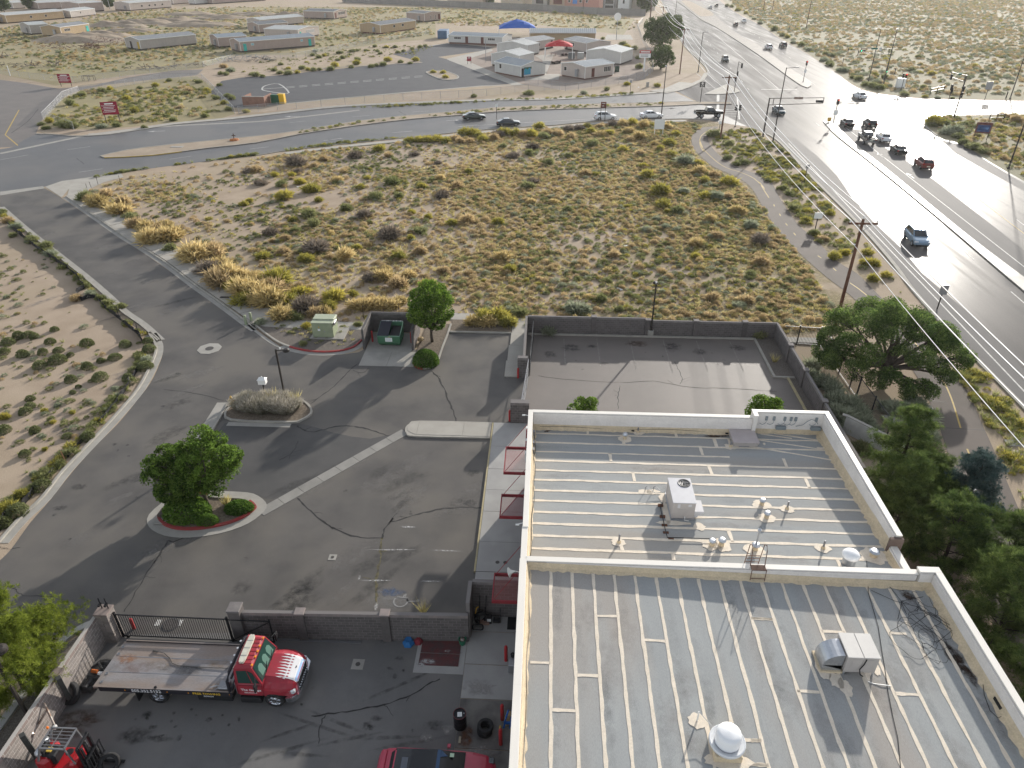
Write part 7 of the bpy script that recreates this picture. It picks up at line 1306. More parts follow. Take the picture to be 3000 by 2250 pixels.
for i in range(9):
    y=-.62+i*.155;l=.2 if i%2 else .12
    drape('flame_tongue',[(4.03,y-.07),(4.03,y+.07),(3.95,y+.03),(3.86-l*.3,y+.05),(3.78-l*.6,y+.02),(3.7-l,y+.0),(3.8-l*.6,y-.02),(3.88,y-.03)],FLM,.008)
    drape('flame_drop',[(4.1+.06*math.cos(a),y+.078+.035*math.sin(a))for a in np.linspace(0,2*PI,9)[:-1]]+[],TRED,.011)
for s in(-1,1):
    for i in range(3):tk().add([(4.3,s*1.0+s*.02,1.05-i*.09),(4.05,s*1.085,1.07-i*.09),(3.82,s*1.128,1.06-i*.09),(4.05,s*1.088,1.02-i*.09),(4.3,s*1.01,.99-i*.09)],[(0,1,2,3,4)if s>0 else(4,3,2,1,0)]).build('side_flame',FLM,TRK)
    tk().bb(4.3,4.52,s*.86-.17,s*.86+.14,.82,1.06,.05).build('headlight',HEADL,TRK)
tk().b(4.46,4.6,-.6,.6,.74,1.2).build('grille_shell',CHROME,TRK)
for i in range(9):tk().b(4.6,4.625,-.55+i*.13,-.5+i*.13,.78,1.16).build('grille_bar',BLKP,TRK)
grid('hood_lip',[4.46,4.5,4.545],np.linspace(-.6,.6,13),mat('painted_sky_reflection',(.35,.5,.75),rough=.3,metal=.2),.014);tk().bb(4.32,4.37,-.02,.1,1.38,1.42,.012).build('hood_latch',BLKP,TRK)  # the lip's blue is a sky reflection put into its colour
tk().add([(4.4,-1.16,.42),(4.68,-.9,.42),(4.74,0,.42),(4.68,.9,.42),(4.4,1.16,.42),(4.1,1.18,.42),(4.1,-1.18,.42)]+[(4.4,-1.16,.72),(4.68,-.9,.72),(4.74,0,.72),(4.68,.9,.72),(4.4,1.16,.72),(4.1,1.18,.72),(4.1,-1.18,.72)],[(0,1,8,7),(1,2,9,8),(2,3,10,9),(3,4,11,10),(4,5,12,11),(6,0,7,13),(7,8,9,10,11,12,13)]).build('bumper',CHROME,TRK)
YTX=mat('yellow_lettering',(.75,.48,.05),rough=.5);WTX=mat('white_lettering',(.78,.78,.78),rough=.5)
sideM=lambda x,z,y=-1.335:Matrix.Translation((x,y,z))@Matrix.Rotation(PI/2,4,'X')
txt('505.352.5152',.26,sideM(-2.35,1.04),WTX,TRK);txt('FREE TOWING',.2,sideM(.5,1.02),YTX,TRK);txt('COACH',.13,sideM(.5,.72,-1.245),WTX,TRK)
for x in(-3.35,-1.35,-.35,1.6):tk().bb(x-.03,x+.03,-1.345,-1.33,1.02,1.08,.01).build('side_marker',mat('amber_lens',(.75,.28,.02)),TRK)
txt('The Garage',.2,sideM(2.55,1.16,-1.131),WTX,TRK);txt('505.352.5152',.11,sideM(2.5,.96,-1.131),WTX,TRK)
# ---------------------------------------------------------------- red coupe cut by the bottom edge
CPR=mat('coupe_red',(.46,.03,.07),(.40,.028,.06),2,.3,spec=.6,coat=.6);CP=thing('red_coupe','dark-topped red coupe parked nose to the building at the bottom edge','car',(-4.05,17.02,0))
def cring(x,zl,zt,hw):return ring(x,zl,zt,hw,.8,.94)
loft([cring(-2.5,.45,.78,.62),cring(-2.42,.3,.92,.76),cring(-2.1,.24,.98,.86),cring(-1.4,.2,1.0,.91),(cring(-.2,.19,.95,.92)),cring(.9,.19,.93,.91),cring(1.5,.22,.88,.9),cring(2.1,.26,.78,.84),cring(2.4,.34,.66,.7),cring(2.53,.42,.56,.5)]).build('body',CPR,CP)
RFB=mat('black_roof_glass',(.010,.011,.013),rough=.15,spec=.6)
MB().add([(-1.78,-.8,.98),(1.22,-.78,.93),(1.22,.78,.93),(-1.78,.8,.98),(-1.5,-.7,1.1),(-1.05,-.62,1.3),(-.1,-.6,1.35),(.05,-.62,1.33),(1.0,-.72,1.0),(1.0,.72,1.0),(.05,.62,1.33),(-.1,.6,1.35),(-1.05,.62,1.3),(-1.5,.7,1.1)],[(0,1,8,7,6,5,4),(4,5,12,13),(5,6,11,12),(6,7,10,11),(7,8,9,10),(8,1,2,9),(2,3,13,12,11,10,9),(3,0,4,13)]).build('roof',RFB,CP)
MB().add([(.06,-.6,1.335),(.2,-.61,1.305),(.2,.61,1.305),(.06,.6,1.335)],[(0,1,2,3)]).build('sunshade_band',mat('blue_tint_and_glint',(.06,.11,.20),rough=.2),CP);MB().add([(.2,.3,1.307),(.5,.4,1.22),(.22,.6,1.303)],[(0,1,2)]).build('painted_glint',MATS['blue_tint_and_glint'],CP)  # the band is tinted glass, the triangle is a glint painted in blue
MB().b(-1.42,-1.15,-.5,.25,1.262,1.27).build('rear_sticker',mat('grey_decal',(.12,.13,.15),rough=.4),CP)
MB().b(.58,.76,.38,.55,1.19,1.2).build('windscreen_notice',mat('pale_green_paper',(.45,.58,.42)),CP)
MB().bb(-2.35,-2.15,-.7,.7,.98,1.03,.02).build('spoiler',CPR,CP)
for s in(-1,1):MB().bb(2.2,2.46,s*.62-.14,s*.62+.12,.62,.74,.03).build('headlight',CARG,CP);MB().bb(.4,.55,s*.98-.09,s*.98+.09,.95,1.06,.02).build('mirror',CPR,CP)
MB().add([(-1.95,-.6,.995),(-1.75,-.78,.985),(-1.75,.78,.985),(-1.95,.6,.995)],[(0,1,2,3)]).build('trunk_seam',TRIM,CP)
for x in(-1.45,1.4):
    for s in(-1,1):wheel(CP,x,s*.82,.33,.24,s)
# ---------------------------------------------------------------- forklift in the lower left corner
FKR=mat('forklift_red',(.42,.012,.02),(.36,.012,.018),3,.3,spec=.5,coat=.4);FK=thing('forklift','red forklift with grey overhead guard and gas bottle beside the left wall','forklift',(-19.9,16.9,0))
MB().bb(-1.2,-.55,-.52,.52,.35,1.15,.14).bb(-.6,.55,-.52,.52,.3,.62,.05).bb(.3,.62,-.5,.5,.3,1.05,.08).build('body',FKR,FK);MB().bb(-.95,-.35,-.3,.3,.62,1.2,.06).bb(-1.0,-.8,-.28,.28,1.15,1.5,.05).build('seat',BLKP,FK)
gd=MB()
for x in(-.6,.5):
    gd.b(x-.03,x+.03,-.46,.46,2.06,2.12)
for y in(-.46,.46):gd.b(-.6,.5,y-.03,y+.03,2.06,2.12)
for i in range(1,6):gd.b(-.57,.47,-.46+i*.153-.012,-.46+i*.153+.012,2.07,2.1)
gd.b(-.1,-.07,-.43,.43,2.07,2.105).build('overhead_guard',STEEL,FK)
for y in(-.44,.44):MB().bar((-.58,y,2.06),(-.95,y,1.1),.07).bar((.48,y,2.06),(.62,y,1.0),.05).build('guard_post',STEEL,FK)
MB().lathe([(0,-.42),(.1,-.4),(.155,-.33),(.155,.3),(.1,.38),(0,.4)],(-1.0,.05,1.35),14,ax='y').build('gas_bottle',mat('bottle_pale',(.6,.62,.64),rough=.4,metal=.4),FK,smooth=True)
MB().lathe([(.05,0),(.05,.07),(.03,.1),(0,.1)],(-.72,.4,2.12),10).build('beacon',mat('orange_lens',(.8,.2,.03),rough=.3),FK);MB().tube([(.15,0,1.0),(.3,0,1.15)],.02,6).lathe([(.15,0),(.17,.01),(.15,.02)],(.15,0,1.12),14).build('steering_wheel',BLKP,FK)
ms_=MB()
for y in(-.36,.36):ms_.bb(.88,1.0,y-.06,y+.06,.1,2.0,.015).bb(1.02,1.1,y*.8-.05,y*.8+.05,.15,1.9,.015)
ms_.bb(.9,1.02,-.36,.36,1.9,2.0,.015).bb(.9,1.0,-.36,.36,1.0,1.08,.01).b(.95,1.05,-.06,.06,.2,1.85).build('mast',BLKI,FK)
cg=MB()
for z in(.5,1.3):cg.b(1.2,1.26,-.5,.5,z,z+.06)
for i in range(7):cg.b(1.2,1.24,-.5+i*.16,-.47+i*.16,.5,1.3)
cg.build('load_backrest',BLKI,FK)
for y in(-.3,.3):MB().b(1.2,2.1,y-.06,y+.06,.06,.11).b(1.2,1.26,y-.06,y+.06,.06,.5).build('fork',BLKI,FK)
for s in(-1,1):wheel(FK,.65,s*.48,.32,.22,s,STEEL);wheel(FK,-.75,s*.45,.25,.2,s,STEEL)
MB().b(-.9,-.6,-.1,.1,1.2,1.26).build('brass_gauge',mat('brass_yellow',(.6,.42,.08),rough=.4),FK)
# ---------------------------------------------------------------- things standing about the lot and yard
def lamp(label,p,h,rz,base=0,arm=.55,r=.24,name='lamp_post',twin=False):
    t=thing(name,label,'lamp post',p,rz)
    if base:MB().lathe([(.28,0),(.28,base),(.24,base+.03)],n=16).build('concrete_base',CONC,t)
    MB().b(-.15,.15,-.15,.15,base+.02,base+.05).b(-.06,.06,-.06,.06,base+.05,h).build('pole',BRNZ,t)
    MB().b(.06,arm,-.03,.03,h-.14,h-.08).build('arm',BRNZ,t)
    MB().lathe([(r*.55,h+.02),(r,h-.06),(r*1.02,h-.2),(r*.9,h-.21)],(arm+r*.9,0,0),16).build('lamp_head',BRNZ,t)
    MB().lathe([(.045,h-.02),(.06,h+.02),(.06,h+.1),(0,h+.12)],(arm*.6,0,0),8).build('photocell',WHT,t);return t
lamp('dark lamp post rising out of the lavender bushes on the island',(-20.0,46.25,.1),4.6,.1)
lamp('dark lamp post on a round concrete base beside the back lot wall',(9.95,58.75,0),5.2,PI/2,.62,.3,.22)
lamp('dark lamp post outside the yard wall at the lower left edge',(-22.95,18.75,0),5.3,.1,0,.12,.3)
def bollard(p,label,h=1.05,group=None):t=thing('bollard',label,'bollard',(p[0],p[1],0),0,group);MB().lathe([(.085,0),(.085,h),(.065,h+.06),(0,h+.085)],n=14).build('pipe',BOLR,t);return t
bollard((-1.4,23.2),'red bollard by the wall below the third canopy, nearest the yard corner')
bollard((-1.4,20.0),'red bollard beside the blue and yellow hand truck, the farther of two')
bollard((-1.4,18.8),'red bollard beside the blue and yellow hand truck, the nearer of two')
bollard((-15.3,56.45),'red bollard inside the dumpster enclosure on its left');bollard((-11.75,56.4),'red bollard inside the dumpster enclosure on its right')
bollard((-1.9,50.72),'red bollard by the north pier of the back lot gate',.9);bollard((-2.27,44.35),'red bollard by the south pier of the back lot gate',.95)
bollard((-21.0,24.25),'red bollard just outside the left end of the sliding gate',.7)
# transformer
tr_=thing('transformer','boxy pale green utility transformer on a concrete pad','transformer',(-19.9,57.6,.05));TGR=mat('transformer_green',(.30,.335,.22),(.26,.295,.195),2,.55)
MB().b(-1.2,1.9,-1.0,1.3,0,.1).build('pad',CONC,tr_);MB().bb(-.95,.95,-.75,.85,.1,1.5,.02).build('cabinet',TGR,tr_);MB().bb(-1.0,1.0,-.8,.9,1.5,1.57,.015).bb(-.97,.97,-.15,.88,1.57,1.66,.02).build('lid',mat('transformer_top',(.40,.43,.31),(.36,.39,.28),2,.5),tr_)
for s in(0,1):MB().b(-.9+s*.92,-.02+s*.92,-.775,-.755,.18,1.42).build('door',TGR,tr_)
MB().b(-.42,-.2,-.785,-.777,.75,.95).build('notice',SIGW,tr_);MB().b(-.35,-.25,-.785,-.777,1.05,1.2).build('warning_label',YELP,tr_);MB().lathe([(.07,0),(.07,.05),(0,.05)],(.18,-.78,.7),8,ax='y').build('handle',STEEL,tr_)
MB().bb(.96,1.12,-.5,.2,1.2,1.5,.02).build('side_box',SIGB,tr_)
# dumpster
DGR=mat('dumpster_green',(.045,.13,.07),(.06,.15,.085),2,.55,fine=.08);dp=thing('dumpster','green steel dumpster with one black lid shut and the other half open','dumpster',(-13.55,56.45,.03))
MB().add([(-.92,-.85,.18),(.92,-.85,.18),(.92,.75,.1),(-.92,.75,.1),(-1.0,-1.08,.5),(1.0,-1.08,.5),(1.0,.8,.5),(-1.0,.8,.5),(-1.0,-1.08,1.15),(1.0,-1.08,1.15),(1.0,.8,1.65),(-1.0,.8,1.65)],[(0,3,2,1),(0,1,5,4),(1,2,6,5),(2,3,7,6),(3,0,4,7),(4,5,9,8),(5,6,10,9),(6,7,11,10),(7,4,8,11)]).build('bin',DGR,dp)
sl=lambda y:1.15+(y+1.08)/1.88*.5
rm=MB().bar((-1,-1.08,1.16),(1,-1.08,1.16),.06).bar((-1,.8,1.66),(1,.8,1.66),.06)
for s in(-1,1):rm.bar((s,-1.08,1.16),(s,.8,1.66),.06)
rm.build('rim',mat('dumpster_rim',(.13,.23,.17),rough=.5),dp)
MB().add([(0.03,-1.0,1.0),(.95,-1.0,1.0),(.95,.72,1.3),(.03,.72,1.3)],[(0,1,2,3)]).build('inside_shade_sheet',BLKP,dp)  # flat black sheet stands in for the shade inside the open bin
ldm=MB().add([(-1.0,-1.1,1.2),(.0,-1.1,1.2),(.0,.78,1.7),(-1.0,.78,1.7),(-1.0,-1.1,1.16),(.0,-1.1,1.16)],[(0,1,2,3),(4,5,1,0)])
for i in range(6):x=-.92+i*.17;ldm.add([(x,-1.08,1.225),(x+.07,-1.08,1.225),(x+.07,.76,1.725),(x,.76,1.725)],[(0,1,2,3)])
ldm.build('lid',mat('lid_navy_black',(.018,.02,.032),rough=.5),dp)
for s in(-1,1):MB().bb(s*1.06-.06,s*1.06+.06,-.7,.2,.62,.9,.02).build('fork_pocket',DGR,dp)
MB().b(-.32,.3,-1.1,-1.085,.62,1.0).build('notice',SIGW,dp);MB().b(-.05,.15,-1.1,-1.085,1.05,1.1).build('sticker',YELP,dp)
for i in range(4):MB().b(-.26,.2+.04*(i%2),-1.104,-1.1,.7+i*.07,.72+i*.07).build('notice_print',mat('grey_print',(.35,.38,.40)),dp)
for x in(-.45,-.3,.15,.4,.75):MB().lathe([(.04,0),(.05,.06),(0,.1)],(x,.86,1.66),8).build('hinge_lug',WHT,dp)
MB().tube([(-.95,.85,1.72),(.95,.85,1.72)],.025,6).build('hinge_rod',STEEL,dp)
lb_=thing('rubbish_bag','crumpled tan paper bag against the outside of the dumpster enclosure','litter',(-10.95,56.6,.1));MB().lathe([(.1,0),(.28,.1),(.3,.3),(.15,.42),(0,.4)],n=7).build('bag',mat('kraft_paper',(.42,.32,.18),(.3,.22,.12),4,.9),lb_)
# hydrant and white box on a post
hy=thing('fire_hydrant','yellow fire hydrant at the west end of the lavender island','hydrant',(-24.0,45.55,.05));HYD=mat('hydrant_yellow',(.60,.36,.05),(.5,.3,.05),4,.5)
MB().lathe([(.17,0),(.17,.06),(.11,.08),(.11,.5),(.15,.52),(.15,.56),(.12,.6),(.09,.72),(.03,.76),(.03,.82),(0,.82)],n=14).build('barrel',HYD,hy);MB().lathe([(.075,-.2),(.075,.2)],(0,0,.42),10,ax='x').build('outlet',HYD,hy);MB().lathe([(.09,-.22),(.09,-.12)],(0,0,.42),10,ax='y').build('outlet',HYD,hy)
mb_=thing('white_box','white house-shaped box on a post above the lavender bushes','post box',(-21.75,46.7,.1));MB().b(-.05,.05,-.05,.05,0,1.25).build('post',BLKI,mb_)
MB().bb(-.3,.3,-.22,.22,1.25,1.65,.02).build('box',WHT,mb_);MB().add([(-.34,-.26,1.65),(.34,-.26,1.65),(.34,.26,1.65),(-.34,.26,1.65),(-.2,0,1.84),(.2,0,1.84)],[(0,1,5,4),(1,2,5),(2,3,4,5),(3,0,4),(0,3,2,1)]).build('roof',WHT,mb_);MB().lathe([(.05,1.82),(.05,1.9),(0,1.92)],n=8).build('finial',WHT,mb_)
ut=thing('vault_box','dark square utility vault on the west tip of the tree island','utility box',(-23.4,32.9,.13));MB().bb(-.3,.3,-.35,.35,0,.22,.02).build('box',mat('vault_brown',(.09,.07,.06),rough=.7),ut);MB().bb(.02,.12,.38,.48,0,.22,.02).build('post',BLKI,ut)
for i,(x,y)in enumerate(((1.0+-28.7,59.9),(-28.0,59.3))):t=thing('marker_post','pale green pedestal post in the brush at the bend, '+('farther of two' if i==0 else 'nearer of two'),'pedestal',(x,y,0));MB().bb(-.1,.1,-.1,.1,0,1.0,.02).build('post',TGR,t)
# drum, tyres, hand truck, odds and ends along the wall
dr_=thing('oil_drum','black oil drum with a white label on its lid','drum',(-3.3,19.6,.03));DRB=mat('drum_black',(.012,.012,.015),rough=.4)
MB().lathe([(.285,0),(.295,.02),(.285,.05),(.285,.29),(.30,.31),(.285,.33),(.285,.57),(.30,.59),(.285,.61),(.285,.85),(.298,.87),(.298,.89),(.275,.89),(.27,.86),(0,.86)],n=28).build('drum',DRB,dr_)
MB().lathe([(.276,.888),(.3,.888),(.3,.9),(.276,.9),(.276,.888)],n=28).build('rim',mat('drum_rim_red',(.12,.03,.035),rough=.4),dr_);MB().b(-.1,.1,-.12,.1,.862,.866,Matrix.Rotation(.12,4,'Z')).build('label',SIGW,dr_)
for i in range(4):MB().b(-.07,.06,-.08+i*.04,-.065+i*.04,.866,.868,Matrix.Rotation(.12,4,'Z')).build('label_print',mat('grey_print',(.35,.38,.4)),dr_)
MB().lathe([(.03,.86),(.03,.89),(0,.9)],(.19,.04,0),8).build('bung',STEEL,dr_)
TPROF=lambda r,w:[(r*.58,-w*.42),(r*.62,-w/2),(r*.9,-w/2),(r*.98,-w*.38),(r,-w*.2),(r,w*.2),(r*.98,w*.38),(r*.9,w/2),(r*.62,w/2),(r*.58,w*.42)]
def tyre(p,r,w,label,tilt=None,group=None,cat='tyre'):
    o=MB().lathe(TPROF(r,w)+[TPROF(r,w)[0]],n=26).build('tyre',RUBBER,None);o.location=p
    if tilt:o.rotation_euler=tilt
    return tag(o,label,cat,group)
tyre((-2.15,19.35,.16),.36,.25,'lower tyre of the stack between the drum and the hand truck');tyre((-2.12,19.36,.42),.37,.25,'upper tyre of the stack between the drum and the hand truck')
tyre((-21.85,20.1,.42),.52,.3,'big worn truck tyre leaning against the left wall by the flatbed',(.85,0,-.4))
tyre((-18.3,16.95,.3),.44,.28,'truck tyre standing tilted beside the forklift forks',(.7,0,.5))
tyre((-2.85,25.55,.34),.36,.24,'tyre leaning in the dark alcove behind the near wall',(1.35,0,.3))
ht=thing('hand_truck','blue hand truck with two yellow wheels by the red bollards','hand truck',(-1.2,19.45,.03));BLUP=mat('blue_paint',(.02,.10,.32),rough=.45);YWH=mat('yellow_wheel',(.42,.26,.07),rough=.6)
for x in(-.26,.26):MB().lathe([(.07,-.05),(.15,-.05),(.165,0),(.15,.05),(.07,.05)],(x,-.05,.165),16,ax='x').build('wheel',YWH,ht);MB().lathe([(.0,-.055),(.06,-.055),(.06,.055),(0,.055)],(x,-.05,.165),10,ax='x').build('hub',BLKP,ht)
MB().tube([(-.1,0,.2),(.0,.2,.7),(.1,.35,1.0)],.05,6).tube([(.2,0,.2),(.25,.2,.7),(.28,.35,1.0)],.05,6).b(-.1,.3,.08,.14,.35,.5).build('frame',BLUP,ht)
cr=thing('scrap_cardboard','torn tan cardboard piled behind the blue hand truck','cardboard',(-1.05,19.95,.03));MB().b(-.25,.2,-.2,.15,0,.2,Matrix.Rotation(.4,4,'Z')).b(-.2,.25,-.05,.2,.2,.42,Matrix.Rotation(-.3,4,'Z')).build('cardboard',mat('kraft_paper',(.42,.32,.18)),cr)
tag(MB((-3.25,18.9,.03)).b(-3.3,-3.2,18.75,19.05,.03,.07).build('wood_scrap',mat('raw_wood',(.42,.38,.28),rough=.8),loc=(-3.25,18.9,.03)),'short pale wood offcut lying below the oil drum','wood scrap')
bk_=thing('bucket','green bucket of rubbish at the corner of the near block wall','bucket',(-3.68,24.1,.03));MB().lathe([(.14,0),(.2,.36),(.215,.38),(.19,.38),(.13,.05),(0,.05)],n=16).build('bucket',mat('bucket_green',(.03,.16,.09),rough=.5),bk_);MB().lathe([(.0,.3),(.08,.36),(.03,.4),(.14,.33)],n=6).build('rubbish',mat('pale_rubbish',(.4,.4,.35),(.2,.1,.08),9),bk_)
tag(MB((-6.45,24.0,0)).lathe([(.32,0),(.3,.12),(.12,.28),(.2,.33),(0,.3)],(-6.45,24.0,0),6).build('rag_heap',mat('blue_rag',(.03,.14,.34),rough=.8),loc=(-6.45,24,0)),'bright blue bag slumped at the foot of the near block wall','bag')
tag(MB((-5.95,24.1,0)).lathe([(.24,0),(.22,.16),(.1,.3),(0,.26)],(-5.95,24.1,0),6).build('rag_heap',mat('maroon_rag',(.20,.03,.04),rough=.8),loc=(-5.95,24.1,0)),'maroon rag heap beside the blue bag at the near block wall','rag')
bt=thing('battery_cart','dark battery cart with a pale meter in the alcove','battery cart',(-2.25,25.6,.03));MB().bb(-.3,-.02,-.2,.1,0,.45,.03).bb(.05,.4,-.15,.1,0,.25,.03).build('body',BLKP,bt);MB().b(-.26,-.06,-.21,-.205,.2,.4).build('meter',SIGW,bt)
for x in(-.38,.42):MB().tube([(x,-.1,0),(x,.05,1.0)],.022,6).build('handle',BLKI,bt)
hs_=thing('hose_coil','black hose and cables heaped by the alcove wall','hose',(-3.0,25.1,.03));hm_=MB()
for i in range(5):hm_.tube([(.28*math.cos(t)+.02*i,.2*math.sin(t)-.1*i,.1+.12*i+.05*math.sin(3*t))for t in np.linspace(0,2*PI,14)],.03,5)
hm_.build('coils',BLKP,hs_);MB().tube([(-.1,.2,.9),(-.05,.3,1.2),(.05,.35,1.25)],.03,5).build('yellow_strap',HYD,hs_)
tag(MB((-2.75,25.35,.03)).b(-2.95,-2.45,25.28,25.5,.03,.2).build('wood_block',mat('pinkish_wood',(.30,.19,.15),rough=.8),loc=(-2.7,25.39,.03)),'pinkish wooden block on the alcove floor by the battery cart','wood block')
tag(MB((-1.5,25.55,.03)).b(-1.65,-.95,25.1,26.0,.03,.05).build('floor_mat',BLKP,loc=(-1.3,25.55,.03)),'black rubber mat on the alcove floor beside the building','mat')
for i,x in enumerate((-2.62,-2.95)):tag(MB((x,25.9,0)).bar((x,25.7,.03),(x+.05,25.92,1.7),.035).build('leaning_bar',BLKI,loc=(x,25.8,0)),'thin dark bar leaning in the alcove, '+('nearer the cart' if i==0 else 'nearer the hoses'),'bar')
bx=thing('wall_equipment','blue-grey machine with a black knob standing by the wall below the bollard','machine',(-1.0,22.7,.03));MB().bb(-.25,.2,-.25,.2,0,.6,.03).build('body',SIGB,bx);MB().lathe([(.1,.6),(.12,.75),(0,.8)],(-.05,.3,0),10).build('knob',BLKP,bx)
for i,(x,y)in enumerate(((-21.85,19.95),(-21.75,17.2))):t=thing('post_stub','square dark post propped at the left wall, '+('beside the truck tyre' if i==0 else 'behind the forklift'),'post',(x,y,0));MB().bar((0,0,0),(.35,-.35,2.3),.2).build('post',mat('dark_post',(.05,.052,.05),(.07,.07,.065),3,.8),t)
en=thing('engine_part','greasy black engine lump at the rear corner of the flatbed','engine',(-21.1,21.1,0));MB().bb(-.35,.35,-.3,.5,.1,.75,.08).bb(-.5,.1,-.75,-.2,.05,.55,.08).lathe([(.2,-.3),(.24,0),(.2,.3)],(.2,.55,.6),10,ax='x').lathe([(.14,-.3),(.14,.3)],(-.1,-.5,.55),10,ax='y').tube([(-.3,.2,.7),(0,.4,.9),(.3,.1,.85),(.4,-.3,.6)],.06,6).build('block',mat('greasy_black',(.025,.024,.024),(.07,.068,.066),5,.4),en);MB().tube([(-.1,-.05,.85),(.2,-.08,.85)],.09,8).build('orange_band',mat('rust_orange',(.35,.09,.02),rough=.6),en);MB().lathe([(.09,0),(.1,.2)],(.22,-.1,.75),10,ax='x').build('white_cap',SIGW,en)
ex=thing('scrap_exhaust','rusty exhaust pipe with a muffler leaning on the left wall','exhaust',(-21.8,18.3,0));EXM=mat('exhaust_metal',(.42,.38,.34),(.2,.12,.08),5,.4,metal=.7)
MB().tube([(-.1,.5,1.6),(.05,.35,1.35),(-.15,-.3,1.0),(-.25,-.6,.95)],.045,7).tube([(.05,.35,1.35),(.25,.15,1.1),(.45,-.05,.85)],.05,7).lathe([(.05,-.15),(.1,-.1),(.1,.1),(.05,.15)],(-.25,-.6,.95),8,ax='x').build('pipe',EXM,ex);MB().bb(.38,.55,-.2,-.02,.7,.85,.02).build('flange',SIGW,ex)
# weeds, drip litter
lt=[((8,1065,1025)),((8,640,550)),((7,480,550)),((7,235,460)),((7,748,1082)),((4,1025,1508)),((9,490,670)),((8,1010,1375)),((3,1830,755)),((9,315,1070))]
for k,x,y in lt:o=MB().b(-.35,.35,-.15,.15,0,.06).build('litter',SIGW,loc=at(k,x,y));o.rotation_euler.z=random.random()*3;tag(o,'small white scrap of litter lying in the dry field','litter','scraps of litter in the field')
tag(MB().bb(-.55,.55,-.4,.4,0,.08,.02).build('access_cover',CONC,loc=at(13,1825,1065)),'pale rectangular utility lid in the strip beside the trail','utility lid')
tag(MB().bb(-.45,.45,-.8,.8,0,.1,.02).build('access_cover',CONC,loc=at(13,1235,840)),'pale rectangular utility lid on the left edge of the trail','utility lid')
tag(MB().bb(-.6,.6,-.3,.3,0,.06,.02).build('access_cover',mat('tan_soil_lid',(.30,.24,.18)),loc=at(13,1845,1130)),'tan lid in the dirt just below the pale one by the trail','utility lid')
tag(MB().bb(-1.1,1.1,-.5,.5,.1,.17,.02).build('access_cover',CONC,loc=at(6,1435,90)),'pale concrete lid set in the cross street median','utility lid')
mp=thing('debris','small orange and brown roadside memorial on the median','memorial',at(6,1900,35)+Vector((0,0,.12)));MB().lathe([(.9,0),(.7,.25),(0,.35)],n=9).build('flowers',mat('memorial_flowers',(.5,.2,.05),(.2,.06,.03),6),mp);MB().b(-.06,.06,-.06,.06,.2,1.2).b(-.35,.35,-.05,.05,.75,.88).build('cross',mat('dark_wood',(.08,.05,.04)),mp)
# black silt fence along the west lot
SILT=mat('silt_fence_cloth',(.012,.012,.014),(.03,.03,.032),4,.6);sf_=thing('silt_fence','sagging black silt fence along the west lot kerb','silt fence',at(6,690,1230))
def cloth(k,pts,h,par):
    h*=1.25
    q=smooth_curve(ats(k,*pts),6);L_=len(q);vs=[];fs=[]
    for i,p in enumerate(q):
        hh=h*(.55+.5*abs(mnoise.noise((i*.3,1,k))));lean=.15*mnoise.noise((i*.4,5,k));vs+=[(p.x,p.y,.0),(p.x+lean*.6,p.y+lean,hh*.6),(p.x+lean*1.6,p.y-abs(lean)*2,hh)]
        if i:j=(i-1)*3;fs+=[(j,j+1,j+4,j+3),(j+1,j+2,j+5,j+4)]
    o=MB(par.location).add(vs,fs).build('cloth',SILT,par);md_=o.modifiers.new('thickness','SOLIDIFY');md_.thickness=.02
for k,pts,h in((6,((65,720),(150,790),(230,850),(330,930),(450,1010),(560,1080),(640,1160),(690,1230)),.75),(6,((690,1230),(640,1260),(630,1280),(660,1330),(720,1310),(790,1320),(850,1390),(940,1460),(1030,1530),(1120,1610),(1150,1659)),.6),(10,((860,0),(930,50),(975,85),(995,130)),.7),(10,((975,290),(940,350),(880,450),(820,540),(750,630),(690,690)),.5),(10,((590,800),(530,860),(470,930)),.35),(10,((380,1020),(350,1055)),.5),(10,((260,1150),(165,1260)),.6),(10,((60,1340),(0,1440)),.8)):cloth(k,pts,h,sf_)
for k,x,y in((6,1120,1600),(6,960,1450),(6,10,640)):p=at(k,x,y)-sf_.location;MB().bar(p,p+Vector((.05,0,1.0)),.05).build('stake',BLKI,sf_)
p=at(10,460,960)-sf_.location;MB().bar(p,p+Vector((-.15,.1,.9)),.05).build('stake',mat('lath_wood',(.42,.22,.12),rough=.8),sf_)
for k,x,y,h in((6,980,385,1.3),(6,795,390,1.2),(6,740,415,.9),(6,705,420,.7),(6,1020,690,1.0),(6,1400,940,1.4),(6,1600,1065,1.4),(7,575,1600,1.4),(7,690,1600,1.4),(7,1010,1610,1.4),(7,1300,1580,1.2)):t=thing('fence_stake','thin dark metal stake standing in the brush at the field edge','stake',at(k,x,y),0,'metal stakes along the field edge');MB().bar((0,0,0),(random.uniform(-.08,.08),0,h),.045).build('stake',BRNZ,t)
